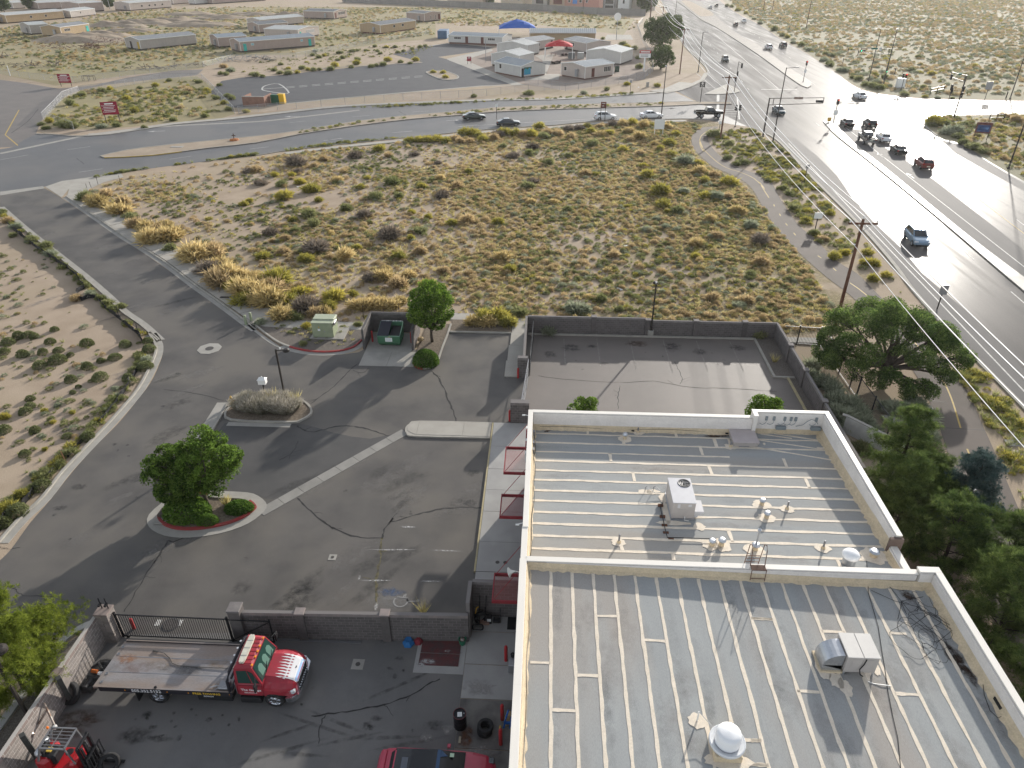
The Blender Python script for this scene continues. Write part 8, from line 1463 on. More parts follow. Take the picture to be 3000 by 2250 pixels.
# ---------------------------------------------------------------- utility poles and wires
def upole(label,p,h,lean=(0,0),arm=2.4,low=None,rz=0,arms=1):
    t=thing('utility_pole',label,'utility pole',p,rz);top=Vector((lean[0],lean[1],h));MB().tube([(0,0,0),top*.5,top],[.17,.145,.12],10).build('pole',WOODP,t)
    att=[]
    if arms:
        az=h-.35;MB().b(-arm/2,arm/2,-.07,.07,az-.08,az+.08).build('crossarm',WOODP,t).location=(lean[0],lean[1]-.2,0)
        for s in(-1,1):MB().bar((lean[0],lean[1]-.15,az-.8),(lean[0]+s*arm*.32,lean[1]-.2,az-.06),.05,.02).build('brace',STEEL,t)
        for x in(-arm/2+.1,arm/2-.1):MB().lathe([(.05,az+.08),(.07,az+.16),(.04,az+.24),(.06,az+.3),(0,az+.33)],(lean[0]+x,lean[1]-.2,0),8).build('insulator',SIGW,t);att.append(Vector(p)+Matrix.Rotation(rz,3,'Z')@Vector((lean[0]+x,lean[1]-.2,az+.3)))
        MB().lathe([(.05,h),(.07,h+.1),(.04,h+.18),(.06,h+.25),(0,h+.28)],(lean[0],lean[1],0),8).build('insulator',SIGW,t);att.insert(1,Vector(p)+Matrix.Rotation(rz,3,'Z')@Vector((lean[0],lean[1],h+.25)))
    if low:MB().lathe([(.06,low),(.07,low+.1),(0,low+.14)],(-.17,0,0),8).build('insulator',SIGW,t)
    att.append(Vector(p)+Vector((-.2,0,low or h*.75)));return att
a1=upole('tall brown utility pole rising from beside the elm, nearest of the row',(27.6,61.6,0),10.4,arm=2.5,low=8.0)
a2=upole('brown utility pole with one crossarm at the trail corner of the intersection',(32.3,139.0,0),11.0,arm=2.6,low=8.6)
a3=upole('brown utility pole with one crossarm beside the road north of the intersection',(36.9,219.0,0),11.6,arm=2.6,low=9.0)
a4=upole('utility pole among the trees farther along the big road',(41.5,297,0),12.0,arm=2.6,low=9.4)
a5=upole('farthest utility pole on the left of the big road at the top edge',(46.2,372,0),12.0,arm=2.6,low=9.4)
a0=[Vector((24.3,-10,11.5)),Vector((25.5,-10,11.8)),Vector((26.7,-10,11.5)),Vector((25.2,-10,8.5))];a6=[p+Vector((7,115,0))for p in a5]
WIRE=mat('bright_wire',(.8,.79,.77),rough=.3,metal=.7);seq=[a0,a1,a2,a3,a4,a5,a6]
for w in range(4):
    mb=MB()
    for u,v in zip(seq[:-1],seq[1:]):
        sag=1.2*(v[w]-u[w]).length/78
        mb.tube([u[w].lerp(v[w],t)-Vector((0,0,4*sag*t*(1-t)))for t in np.linspace(0,1,22)],.042 if w<3 else .03,5,cap=False)
    lab=('thin bright power wire on the left insulators of the utility poles','thin bright power wire on the tops of the utility poles','thin bright power wire on the right insulators of the utility poles','lower bright cable strung below the crossarms')[w];o=mb.build('power_line',WIRE);tag(o,lab,'power line')
for lab,k,b2,h in(('bare pole in the scrub to the right of the big road, nearest the road',4,(1700,315),11),('left of two thin poles close together near the top of the scrub',4,(1240,118),9),('right of two thin poles close together near the top of the scrub',4,(1335,120),9)):upole(lab,at(k,*b2),h,arms=0)
# ---------------------------------------------------------------- street lights
def slight(label,p,h,rz,arm=1.6,name='street_light'):
    t=thing(name,label,'street light',p,rz);MB().tube([(0,0,0),(0,0,h)],[.13,.075],8).lathe([(.22,0),(.2,.25),(.14,.3)],n=8).build('pole',BRNZ,t);MB().bar((0,0,h-.1),(arm,0,h+.05),.07).build('arm',BRNZ,t);MB().bb(arm-.1,arm+.55,-.16,.16,h,h+.13,.04).build('lamp_head',SIGB,t)
slight('dark street light on the west kerb beside the signal mast',at(4,1342,1535),12.6,0);slight('dark street light on the kerb north of the intersection',at(4,535,780),10.3,0,.9);slight('slim black lamp post by the white sedan on the cross street',at(4,135,1275),9.9,PI/2,.3)
slight('street light on the far side of the big road, left of the green-lit mast',at(5,530,880),12.5,PI,1.0);slight('street light east along the side road at the right edge',at(5,2060,1070),12.0,PI/2,.8);slight('tall street light standing in the southeast corner bushes',at(9,2085,400),15.0,PI,1.2)
slight('tall thin street light beside the far stretch of the big road',at(4,275,290),11.0,0,.8);slight('dark lamp post near the north-west trail, behind the trees',at(4,20,215),9.0,0,.4)
# ---------------------------------------------------------------- traffic signals
def head(parent,c,rz,lit=None,n=3,back=False,hor=False):
    o=bpy.data.objects.new('signal_head',None);COL.objects.link(o);o.parent=parent;o.location=c;o.rotation_euler=(0,0,rz)
    if hor:MB().bb(-.12,.12,-.62,.62,-.22,.22,.02).build('housing',BLKP,o)
    else:MB().bb(-.12,.12,-.2,.2,-.18*n,.18*n,.02).build('housing',BLKP,o)
    for i in range(n):
        z=0 if hor else .36*((n-1)/2-i);y=.38*((n-1)/2-i)if hor else 0;m_=OFF_L
        if lit is not None and lit[0]==i:m_=lit[1]
        MB().lathe([(.12,.12),(.1,.135),(0,.14)],(0,y,z),12,ax='x').build('lens',m_,o)
        MB().add([(.12+d,y+.14*math.cos(a),z+.14*math.sin(a))for d in(0,.22)for a in np.linspace(-.3,PI+.3,8)],[(k,k+1,k+9,k+8)for k in range(7)]).build('visor',BLKP,o)
    return o
def mast(label,p,h,rz,L_,heads=(),sign=None,extra=None,name='signal_mast'):
    t=thing(name,label,'traffic signal',p,rz);MB().tube([(0,0,0),(0,0,h)],[.17,.12],8).lathe([(.3,0),(.28,.12)],n=8).build('pole',BRNZ,t)
    MB().bar((0,0,h-.1),(L_,0,h+.1),.12).bar((0,0,h-1.25),(L_,0,h-.85),.12).bar((L_,0,h+.1),(L_,0,h-.85),.1).bar((L_*.08,0,h-.1),(L_*.08,0,h-1.2),.1).build('arm',BRNZ,t)
    for x,z,a,lit,hor in heads:head(t,(x,0,z),a,lit,hor=hor)
    if sign:x,w,hh,m_=sign;MB().b(x-w/2,x+w/2,-.14,-.1,h-.2,h-.2+hh).build('street_sign',m_,t)
    return t
GSN=mat('green_street_sign',(.03,.28,.20),rough=.5)
mast('brown signal mast with a long double arm reaching over the southbound lanes',at(4,1235,1475),6.9,0,9.8,((9.1,6.35,PI/2,None,True),),(5.2,1.6,.38,mat('brown_sign_back',(.24,.17,.14))))
mm_=mast('signal mast on the far corner with green lit lights and a street name sign',at(5,690,920),8.6,PI,7.6,((7.2,8.1,PI/2,(2,GRN_ON),True),(.0,3.6,PI/2,(2,GRN_ON),False)),(4.3,1.6,.4,GSN));MB().tube([(0,0,8.5),(0,0,13)],[.1,.07],8).build('lamp_pole',BRNZ,mm_);MB().bb(-.3,.3,-.12,.12,13,13.12,.04).build('lamp_head',SIGB,mm_);MB().b(2.5,3.1,-.16,-.12,8.1,8.9).build('lane_sign',SIGW,mm_)
mast('signal mast on the southeast corner seen end-on with heads down its pole',at(5,1455,1265),8.2,rad(118),3.4,((3.2,7.4,rad(62),None,False),(-.25,5.6,rad(62),None,False),(-.25,4.4,rad(62),None,False)),(1.6,.8,.4,GSN))
def sigpost(label,p,h,heads,signs=(),arm=None):
    t=thing('signal_post',label,'traffic signal',p);MB().tube([(0,0,0),(0,0,h)],[.08,.06],8).lathe([(.2,0),(.15,.15),(.08,.2)],n=8).build('pole',BRNZ,t)
    if arm:MB().bar((0,0,arm[0]),(arm[1],0,arm[0]-.5),.07).bar((0,0,arm[0]-.6),(arm[1],0,arm[0]-.9),.06).build('arm',BRNZ,t)
    for c,a,lit in heads:head(t,c,a,lit)
    for z,w,hh,m_ in signs:MB().b(-w/2,w/2,-.13,-.1,z,z+hh).build('sign',m_,t)
    return t
sigpost('red-lit signal on the nose of the near median with a white sign under it',at(4,1988,1360),4.2,(((0,0,4.55),-PI/2+.3,(0,RED_ON)),),((2.1,.75,.9,SIGW),))
sigpost('red-lit signal on the nose of the far median with a white sign under it',at(4,1668,890),4.3,(((0,0,4.7),-PI/2+.3,(0,RED_ON)),),((2.4,.6,.8,SIGW),))
sigpost('tall signal post on the small traffic island with a short side arm',at(4,925,995),6.9,(((.9,0,6.0),PI/2,None),((.15,0,4.2),PI/2-.4,None),((-.05,0,2.7),PI,None)),arm=(6.9,.9))
sigpost('pair of black signal heads side by side on the cross street median',at(4,558,1110),3.9,(((-.45,0,3.9),0,None),((.45,0,3.9),PI,None)))
sigpost('short signal post by the trail ramp with two small heads',at(4,935,1370),3.6,(((-.3,0,3.6),PI,None),((.35,0,3.6),0,None)),((.7,.2,.3,BLKP),))
sigpost('small pedestrian signal with a red face by the white cabinet',at(5,880,990),3.6,(((-.35,0,3.6),PI/2,None),((.35,0,3.6),-PI/2,(0,RED_ON))))
sigpost('signal post with stacked heads beside the southeast mast',at(5,1345,1255),6.0,(((-.1,0,5.7),PI/2,None),((.1,0,5.0),PI/2,None)))
cbx=thing('signal_cabinet','white signal control cabinet at the edge of the scrub','cabinet',at(5,868,945));MB().bb(-.9,.9,-.7,.7,.1,2.2,.05).build('cabinet',WHT,cbx);MB().b(-.75,.75,-.72,-.705,.3,2.0).build('door',WHT,cbx);MB().b(-1.2,1.2,-1,1,0,.1).build('pad',CONC,cbx)
yb=thing('median_marker','yellow marker at the nose of the near median','marker',at(4,1945,1325));MB().bb(-.35,.35,-.05,.05,.25,1.0,.02).build('panel',HYD,yb);MB().b(-.04,.04,-.04,.04,0,.25).build('post',STEEL,yb)
# ---------------------------------------------------------------- signs
def sign(label,p,w,h,zb,m_,rz=0,posts=1,pm=None,lines=(),name='sign',cat='sign',back=None):
    t=thing(name,label,cat,p,rz);pm=pm or STEEL
    for x in([0]if posts==1 else[-w*.42,w*.42]):MB().b(x-.05,x+.05,.04,.12,0,zb+h*.95).build('post',pm,t)
    MB().b(-w/2,w/2,-.03,.035,zb,zb+h).build('panel',m_,t)
    for(x0,x1,z0,z1,mm2)in lines:MB().b(x0*w,x1*w,-.04,-.032,zb+z0*h,zb+z1*h).build('printed_line',mm2,t)
    return t
ln=[(-.25,.28,.80,.9,WHT)]+[(-.36,.36-.06*(i%3),.68-i*.12,.715-i*.12,WHT)for i in range(5)]+[(-.44,-.38,.69-i*.24,.73-i*.24,WHT)for i in range(3)]
sign('maroon school sign with white lines in the fenced dry corner',at(1,985,1075),3.0,2.4,1.9,MARN,.35,2,BLKI,ln,back=True);sign('maroon school sign with white lines beside the school drive entrance',at(1,575,748),3.2,2.1,.9,MARN,.05,2,BLKI,ln+[(.4,.46,.7,.75,WHT),(.4,.46,.3,.35,WHT)])
sign('small maroon sign on thin posts in front of the courtyard classrooms',at(2,1990,555),1.3,1.2,.9,MARN,.1,2,BLKI,ln[:3]);sign('small maroon sign on two posts at the field edge below the white crossover',at(3,1520,1045),1.1,1.1,2.6,mat('maroon_brown',(.13,.04,.03)),.1,2,BRNZ,[(-.3,.3,.7,.78,WHT),(-.3,.1,.25,.33,WHT)])
sign('blank white board on two white posts at the top of the field',at(4,107,1460),1.9,1.75,1.1,SIGW,.1,2,WHT);sign('dark blue sign with a maroon border in the southeast scrub',at(5,1735,1510),2.6,1.9,1.2,mat('maroon_border',(.13,.05,.045)),-.25,2,BRNZ,[(-.4,.4,.12,.75,mat('navy_panel',(.03,.06,.16))),(-.3,.3,.35,.55,mat('sky_blue_mark',(.15,.28,.55)))])
for i,(k,x,y,w,h,zb,mm2,lab)in enumerate(((9,430,520,.55,.6,2.3,SIGB,'small brown-backed sign on a post on the verge left of the big road'),(9,522,890,1.0,.75,1.4,SIGW,'white trail sign on a thin post among the verge bushes'),(9,1510,1540,.75,1.0,1.6,SIGB,'blank grey sign back beyond the elm at the roadside'),(4,760,1440,.6,.55,1.7,SIGW,'small white sign on a thin dark post by the corner utility pole'),(5,1790,1075,1.5,1.7,2.2,SIGB,'dark square sign back in the scrub along the east road'),(3,1757,815,.5,.6,2.6,SIGB,'thin sign on the pavement outside the school fence'),(3,605,1030,.5,.6,2.4,SIGW,'thin pale sign on the cross street verge by the dark cars'))):sign(lab,at(k,x,y),w,h,zb,mm2,.0,1,BRNZ)
ms=thing('marquee_sign','white school marquee sign with a red header on one white post','sign',at(3,1875,612));MB().b(-.18,.18,-.15,.15,0,4.3).build('post',WHT,ms);MB().bb(-1.6,1.6,-.25,.25,3.5,4.6,.03).build('letter_board',SIGW,ms);MB().bb(-1.6,1.6,-.25,.25,4.62,5.4,.03).build('header',mat('marquee_red',(.38,.05,.04),rough=.4),ms);MB().bb(1.62,1.75,-.27,.27,3.45,5.4,.02).build('end_cap',BLKP,ms)
for z in(3.8,4.15):MB().b(-1.3,.9,-.27,-.255,z,z+.12).build('letters',BLKP,ms)
MB().b(-1.3,1.3,-.27,-.255,4.9,5.15).build('header_letters',SIGW,ms)
# short rail fences in the scrub
for lab,k,a,b2 in(('brown pipe rail gate in the scrub behind the cabinet',5,(1195,1020),(1340,990)),('brown pipe rail barrier at the top of the southeast corner',5,(1830,1310),(1985,1305)),('low brown rail posts far up in the scrub',4,(1135,108),(1185,115))):
    A_,B_=at(k,*a),at(k,*b2);t=thing('rail_fence',lab,'fence',A_);d=B_-A_
    for s in(0,.5,1):MB().b(-.07,.07,-.07,.07,0,1.5).build('post',BRNZ,t).location=d*s
    for z in(.7,1.3):MB().bar(Vector((0,0,z)),d+Vector((0,0,z)),.1).build('rail',BRNZ,t)
for i,(k,x,y)in enumerate(((4,1075,60),(4,1300,175),(4,1520,320),(4,1420,225),(4,1585,310),(4,2150,575),(4,2095,690),(5,305,580),(5,415,600),(5,812,800),(5,2015,1065))):t=thing('fence_post','lone thin post standing in the desert scrub','post',at(k,x,y),0,'lone posts in the desert scrub');MB().b(-.09,.09,-.09,.09,0,1.6).build('post',BRNZ,t)
pb=thing('utility_pedestal','small pale pedestal by the trail outside the school fence','pedestal',at(3,1907,752));MB().bb(-.35,.35,-.3,.3,0,1.2,.04).build('box',CONC,pb)
# ---------------------------------------------------------------- portable classrooms and the school
WALLS={'pink':mat('siding_pink',(.40,.315,.27),(.37,.29,.25),.5,.85,fine=.04),'tan':mat('siding_tan',(.43,.32,.20),(.40,.295,.185),.5,.85,fine=.04),'grey':mat('siding_grey',(.42,.375,.34),(.385,.345,.315),.5,.85,fine=.04),'white':mat('siding_white',(.55,.53,.495),(.51,.49,.46),.5,.85,fine=.04),'cream':mat('siding_cream',(.50,.43,.38),(.47,.40,.355),.5,.85,fine=.04)}
ROOFS={'grey':mat('roof_grey',(.24,.25,.26),(.20,.21,.22),.6,.7,fine=.06),'pale':mat('roof_pale',(.42,.43,.42),(.37,.38,.37),.6,.6,fine=.05),'blue':mat('roof_bluegrey',(.23,.26,.285),(.195,.225,.25),.6,.6,fine=.05),'dark':mat('roof_dark',(.15,.16,.17),(.125,.135,.145),.6,.7,fine=.05)}
TEAL=mat('teal_door',(.05,.42,.36),rough=.5);DOORB=mat('brown_door',(.13,.045,.035),rough=.6);DOORD=mat('dark_door',(.05,.04,.04),rough=.6);DOORY=mat('yellow_door',(.5,.33,.04),rough=.6);WIND=mat('window_dark',(.06,.055,.05),rough=.15);SKIRT=mat('skirting_dark',(.09,.075,.065),rough=.9);SKIRTR=mat('skirting_brick',(.16,.085,.065),rough=.9)
def portable(label,A_,B_,depth,h,wall='pink',roof='grey',front=(),end=(),rise=.7,lift=.5,skirt=None,ridge='len',left=(),group=None,unit=True,ov=.18,name='portable_classroom'):
    """A_->B_ is the long front at ground level; gable roof, siding ribs, doors and windows as (kind, position 0-1, width, z0, z1, material)"""
    A_,B_=Vector((A_[0],A_[1],0)),Vector((B_[0],B_[1],0));d=B_-A_;L_=d.length;rz=math.atan2(d.y,d.x);t=thing(name,label,'building',A_,rz,group);wm,rm_=WALLS[wall],ROOFS[roof];D=depth
    MB().b(.15,L_-.15,.15,D-.15,0,lift).build('skirting',skirt or SKIRT,t)
    w=MB()
    if ridge=='len':w.add([(0,0,lift),(L_,0,lift),(L_,D,lift),(0,D,lift),(0,0,h),(L_,0,h),(L_,D,h),(0,D,h),(0,D/2,h+rise),(L_,D/2,h+rise)],[(0,1,5,4),(1,2,6,9,5),(2,3,7,6),(3,0,4,8,7),(0,3,2,1)])
    else:w.add([(0,0,lift),(L_,0,lift),(L_,D,lift),(0,D,lift),(0,0,h),(L_,0,h),(L_,D,h),(0,D,h),(L_/2,0,h+rise),(L_/2,D,h+rise)],[(0,1,5,8,4),(1,2,6,5),(2,3,7,9,6),(3,0,4,7),(0,3,2,1)])
    w.build('wall',wm,t);o=ov;e=.12
    rb=MB();n=max(4,int(L_/1.2))
    for i in range(1,n):x=L_*i/n;rb.b(x-.03,x+.03,-.025,0,lift+.02,h-.05)
    n2=max(3,int(D/1.2))
    for i in range(1,n2):y=D*i/n2;rb.b(-.025,0,y-.03,y+.03,lift+.02,h-.05).b(L_,L_+.025,y-.03,y+.03,lift+.02,h-.05)
    rb.build('siding_battens',wm,t)
    r=MB()
    if ridge=='len':
        for s in(0,1):
            y0,y1=(-o,D/2)if s==0 else(D/2,D+o);z0,z1=(h-.03,h+rise+.05)if s==0 else(h+rise+.05,h-.03);q=[(-o,y0,z0),(L_+o,y0,z0),(L_+o,y1,z1),(-o,y1,z1)];r.add(q+[(x,y,z-e)for x,y,z in q],[(0,1,2,3),(7,6,5,4),(0,4,5,1),(1,5,6,2),(2,6,7,3),(3,7,4,0)])
    else:
        for s in(0,1):
            x0,x1=(-o,L_/2)if s==0 else(L_/2,L_+o);z0,z1=(h-.03,h+rise+.05)if s==0 else(h+rise+.05,h-.03);q=[(x0,-o,z0),(x1,-o,z1),(x1,D+o,z1),(x0,D+o,z0)];r.add(q+[(x,y,z-e)for x,y,z in q],[(0,1,2,3),(7,6,5,4),(0,4,5,1),(1,5,6,2),(2,6,7,3),(3,7,4,0)])
    r.build('roof',rm_,t)
    tr2=MB()
    if ridge=='len':tr2.b(-o,L_+o,-o-.05,-o,h-.2,h).bar((-o-.03,-o,h-.05),(-o-.03,D/2,h+rise+.03),.06,.16).bar((-o-.03,D+o,h-.05),(-o-.03,D/2,h+rise+.03),.06,.16).bar((L_+o+.03,-o,h-.05),(L_+o+.03,D/2,h+rise+.03),.06,.16)
    else:tr2.b(-o-.05,-o,-o,D+o,h-.2,h).b(L_/2-.15,L_/2+.15,-o,D+o,h+rise+.05,h+rise+.12).bar((-o,-o-.03,h-.05),(L_/2,-o-.03,h+rise+.03),.06,.16).bar((L_+o,-o-.03,h-.05),(L_/2,-o-.03,h+rise+.03),.06,.16)
    for x,y in((.0,-.02),(L_,-.02),(-.02,D)):tr2.b(x-.06,x+.06,y-.05,y+.05,lift,h)
    tr2.build('trim',WHT if wall in('white','grey','cream')else PARI,t)
    def opening(side,kd,u,wd,z0,z1,m_):
        nm='door' if kd=='d' else 'window'
        if side=='front':x=u*L_;f=MB().b(x-wd/2-.07,x+wd/2+.07,-.05,.02,z0-.07,z1+.07);pn=MB().b(x-wd/2,x+wd/2,-.07,-.052,z0,z1)
        elif side=='end':y=u*D;f=MB().b(L_-.02,L_+.05,y-wd/2-.07,y+wd/2+.07,z0-.07,z1+.07);pn=MB().b(L_+.052,L_+.07,y-wd/2,y+wd/2,z0,z1)
        else:y=u*D;f=MB().b(-.05,.02,y-wd/2-.07,y+wd/2+.07,z0-.07,z1+.07);pn=MB().b(-.07,-.052,y-wd/2,y+wd/2,z0,z1)
        o_=f.build(nm,(m_ if kd=='d' else PARI),t);pn.build('pane' if kd!='d' else 'leaf',m_,o_)
        if kd=='w' and side=='front' and wd>1.5:
            mu=MB()
            for i in range(1,int(wd/.8)+1):x=u*L_-wd/2+i*wd/(int(wd/.8)+1);mu.b(x-.04,x+.04,-.085,-.072,z0,z1)
            mu.build('mullion',PARI,o_)
        if kd=='d' and side=='front':MB().b(u*L_-wd/2+.1,u*L_-wd/2+.25,-.08,-.072,z1-.7,z1-.3).build('vision_panel',WIND,o_)
    for q in front:opening('front',*q)
    for q in end:opening('end',*q)
    for q in left:opening('left',*q)
    if unit:MB().bb(-.75,-.06,D*.25,D*.25+.9,lift+.3,lift+2.1,.04).build('wall_unit',SIGB,t)
    return t
D_=lambda u,m_=DOORB,z=.5,w=.95:('d',u,w,z,z+2.05,m_)
Wn=lambda u,w=1.2,z0=1.6,z1=2.5,m_=WIND:('w',u,w,z0,z1,m_)
P2=lambda k,a,b2:(at(k,*a),at(k,*b2))
portable('long grey portable classroom with an open yellow door on its left end',*P2(1,(1222,437),(1705,385)),9.0,3.4,'grey','grey',front=(),left=(D_(.12,DOORY),D_(.62,DOORD)),unit=False)
portable('pink portable with two teal doors and small blue windows',*P2(1,(2085,455),(2725,402)),8.5,3.4,'pink','blue',front=(D_(.06,TEAL),Wn(.16,.9,2.0,2.6,mat('pale_blue_window',(.25,.45,.5))),D_(.93,TEAL),Wn(.82,.8,2.0,2.6,MATS['pale_blue_window'])))
portable('plain pink portable standing between the grey one and the teal-doored one',*P2(1,(1895,415),(2140,398)),9.5,3.4,'pink','blue',front=(Wn(.6,1.0),))
portable('pale-roofed portable with a teal door and a long band of windows',*P2(2,(520,342),(695,308)),15,3.5,'cream','pale',front=(D_(.1,TEAL),('w',.58,6.0,1.7,2.8,mat('window_pale',(.33,.33,.33),rough=.3))),ridge='wid',rise=.5)
portable('low portable with a weathered half-rusty roof behind the teal-doored one',*P2(2,(180,290),(430,268)),8.5,3.4,'pink','dark',front=(Wn(.85,1.6),))
portable('farthest of the teal-door cluster, with a pale sheet roof',*P2(2,(190,240),(560,205)),9.0,3.2,'cream','pale')
portable('tan portable with two small dark windows standing alone',*P2(2,(1225,297),(1530,252)),10.5,3.5,'tan','dark',front=(Wn(.38,1.3,1.9,2.8),Wn(.62,1.3,1.9,2.8)),unit=True,skirt=mat('skirting_redbrown',(.14,.07,.055),rough=.9))
portable('small portable with a row of black windows and a brown door',*P2(2,(825,168),(935,150)),17,3.5,'pink','dark',front=(D_(.12,DOORB,.7,1.6),('w',.6,6.5,1.7,3.0,WIND)),ridge='wid',rise=.6)
portable('pink portable with narrow black slits near the long grey wall',*P2(2,(1605,192),(1745,178)),12,3.8,'pink','dark',front=(Wn(.38,.35,.9,2.6),Wn(.66,.35,.9,2.6),D_(.9,DOORB,.8,1.2)),ridge='wid',rise=.5)
portable('tan portable with a turquoise door and a wide window, far left',*P2(1,(540,318),(785,283)),9.0,3.5,'tan','grey',front=(('w',.22,3.0,1.8,2.7,WIND),D_(.92,TEAL,.6,1.4)))
portable('grey portable just behind the tan one at the far left',*P2(1,(275,302),(430,290)),9.0,3.7,'grey','pale',front=())
portable('long brown portable with two small windows at the left edge',*P2(1,(65,205),(560,163)),10,3.6,'tan','pale',front=(Wn(.42,1.0),Wn(.68,1.0)))
portable('low pale portable right of the long brown one',*P2(1,(620,158),(830,132)),11,3.2,'grey','pale',front=(Wn(.4,.8),))
portable('pink block with a flat pale roof behind the low grey portable',*P2(1,(700,110),(905,95)),16,4.6,'pink','pale',front=(),rise=.4)
portable('long pale portable with four small windows at the top edge',*P2(1,(1130,95),(1485,65)),12,4.0,'cream','pale',front=(Wn(.28,1.2),Wn(.46,1.2),Wn(.6,1.2),Wn(.78,1.2)))
portable('blue-roofed long building behind the trees at the top left',*P2(1,(340,85),(760,62)),14,3.6,'pink','pale',unit=False);portable('white-roofed small building between two dark trees',*P2(1,(120,80),(225,72)),10,3.4,'grey','pale',unit=False)
portable('pale long building at the top edge left of centre',*P2(1,(1500,40),(1690,25)),10,3.6,'cream','pale',unit=False);portable('white trailer at the top edge beside the pale building',*P2(1,(1690,40),(1830,30)),6,3.2,'white','pale',unit=False);portable('long low pink building at the top edge near the dirt heaps',*P2(1,(1840,35),(2300,5)),10,3.6,'pink','pale',front=(Wn(.5,1),),unit=False)
portable('pink end of a building cut by the left edge',*P2(1,(-120,215),(60,195)),8,3.6,'tan','pale',unit=False)
# the courtyard group
portable('white classroom in front with a blue mural beside its dark door',*P2(3,(592,630),(815,675)),8.6,3.05,'white','blue',front=(Wn(.22,.9,1.5,2.6),),end=(),skirt=SKIRTR,unit=False,rise=.9,lift=.35)
p0,p1=at(3,815,675),at(3,1040,645);mu=thing('mural_panel','blue and green landscape mural on the end wall of the front white classroom','mural',p0,math.atan2((p1-p0).y,(p1-p0).x));MB().b(1.0,4.4,-.16,-.08,.7,2.6).build('panel',mat('mural_blue',(.05,.22,.45),(.03,.30,.36),.9,.6),mu);MB().prism([(1.0,1.9),(1.5,2.35),(2.2,2.0),(2.9,2.4),(3.6,2.05),(4.4,2.5),(4.4,2.6),(1.0,2.6)],.09,.1,Matrix.Rotation(PI/2,4,'X')@Matrix.Translation((0,0,.075))).build('painted_hills',mat('mural_green',(.03,.10,.05),rough=.6),mu);MB().b(.15,.9,-.12,-.06,.1,2.4).build('dark_gate',BLKI,mu)
portable('pink classroom in front with a brown door and barred window',*P2(3,(1365,690),(1608,655)),9.2,3.3,'cream','blue',front=(D_(.28),('w',.78,2.6,1.4,2.6,WIND)),left=(Wn(.82,.9),),skirt=SKIRTR,rise=.6,lift=.3)
portable('long white school block with two brown doors beside the blue container',*P2(3,(192,378),(655,398)),10,3.0,'white','blue',front=(D_(.34),D_(.63),('w',.17,2.6,1.7,2.4,WIND),('w',.8,2.6,1.7,2.4,WIND)),skirt=SKIRTR,lift=.6,rise=.6,unit=False)
portable('grey-roofed white classroom behind the front left one, ridge towards the camera',*P2(3,(562,570),(800,590)),9.0,3.4,'white','pale',ridge='wid',rise=.9,unit=False);portable('second grey-roofed white classroom in the left of the courtyard',*P2(3,(610,470),(870,490)),8.0,3.4,'white','pale',ridge='wid',rise=.9,unit=False)
portable('classroom with a dark door at the back left of the courtyard',*P2(3,(898,450),(1098,415)),9.5,3.2,'cream','grey',front=(('w',.3,2.4,1.5,2.5,WIND),D_(.9,DOORD,.5,1.0)),rise=.6)
portable('classroom with a window at the back right of the courtyard',*P2(3,(1188,425),(1378,465)),9.5,3.3,'cream','grey',front=(D_(.12,DOORD,.5,1.0),('w',.38,2.2,1.6,2.6,WIND)),rise=.6,unit=False)
portable('wide grey-roofed classroom at the right of the courtyard, ridge towards the camera',*P2(3,(1378,545),(1672,565)),11.0,3.6,'white','pale',ridge='wid',rise=.8,unit=False)
portable('tan school block with a bright ribbed metal roof behind the courtyard',*P2(3,(892,365),(1455,365)),9.0,3.2,'tan','pale',unit=False,rise=1.0)
rbm=thing('metal_roof','bright ribbed metal canopy roof over the tan school block','roof',at(3,892,365));L_=(at(3,1455,365)-at(3,892,365)).length;q0=MB()
for i in range(34):x=i*L_/33;q0.add([(x-.14,-1.2,3.35),(x+.14,-1.2,3.35),(x+.14,3.2,4.55),(x-.14,3.2,4.55)],[(0,1,2,3)])
q0.build('ribs',mat('bright_rib',(.62,.62,.60),rough=.35,metal=.4),rbm);MB().add([(0,-1.2,3.31),(L_,-1.2,3.31),(L_,3.2,4.51),(0,3.2,4.51)],[(0,1,2,3)]).build('sheet',ROOFS['pale'],rbm)
def shade(label,c,w,d,h,col,rz=0,peak=1.6):
    t=thing('shade_canopy',label,'shade canopy',c,rz);m_=mat('canopy_'+label[:4],col,rough=.8)
    for x in(-1,1):
        for y in(-1,1):MB().tube([(x*w/2*.97,y*d/2*.97,0),(x*w/2*.97,y*d/2*.97,h)],.1,6).build('post',WHT,t)
    v=[];n=6
    for j in range(n+1):
        for i in range(n+1):u,s=i/n*2-1,j/n*2-1;e=max(abs(u),abs(s));sag=.35*math.cos(u*PI/2)*(abs(s)**4)+.35*math.cos(s*PI/2)*(abs(u)**4);v.append((u*w/2*(1-.06*abs(math.cos(s*PI/2))*abs(u)**4),s*d/2*(1-.06*abs(math.cos(u*PI/2))*abs(s)**4),h+peak*(1-e)**.8+sag*.6))
    o=MB().add(v,[(j*(n+1)+i,j*(n+1)+i+1,(j+1)*(n+1)+i+1,(j+1)*(n+1)+i)for j in range(n)for i in range(n)]).build('fabric',m_,t);md_=o.modifiers.new('t','SOLIDIFY');md_.thickness=.05;return t
shade('blue peaked fabric shade canopy beside the long school block',at(3,775,325)+Vector((0,6,0)),15,13,3.2,(.015,.10,.42),.1,3.0);shade('red peaked fabric shade canopy in the school courtyard',at(3,1140,500),9.0,7.5,3.6,(.48,.04,.045),-.02,1.8)
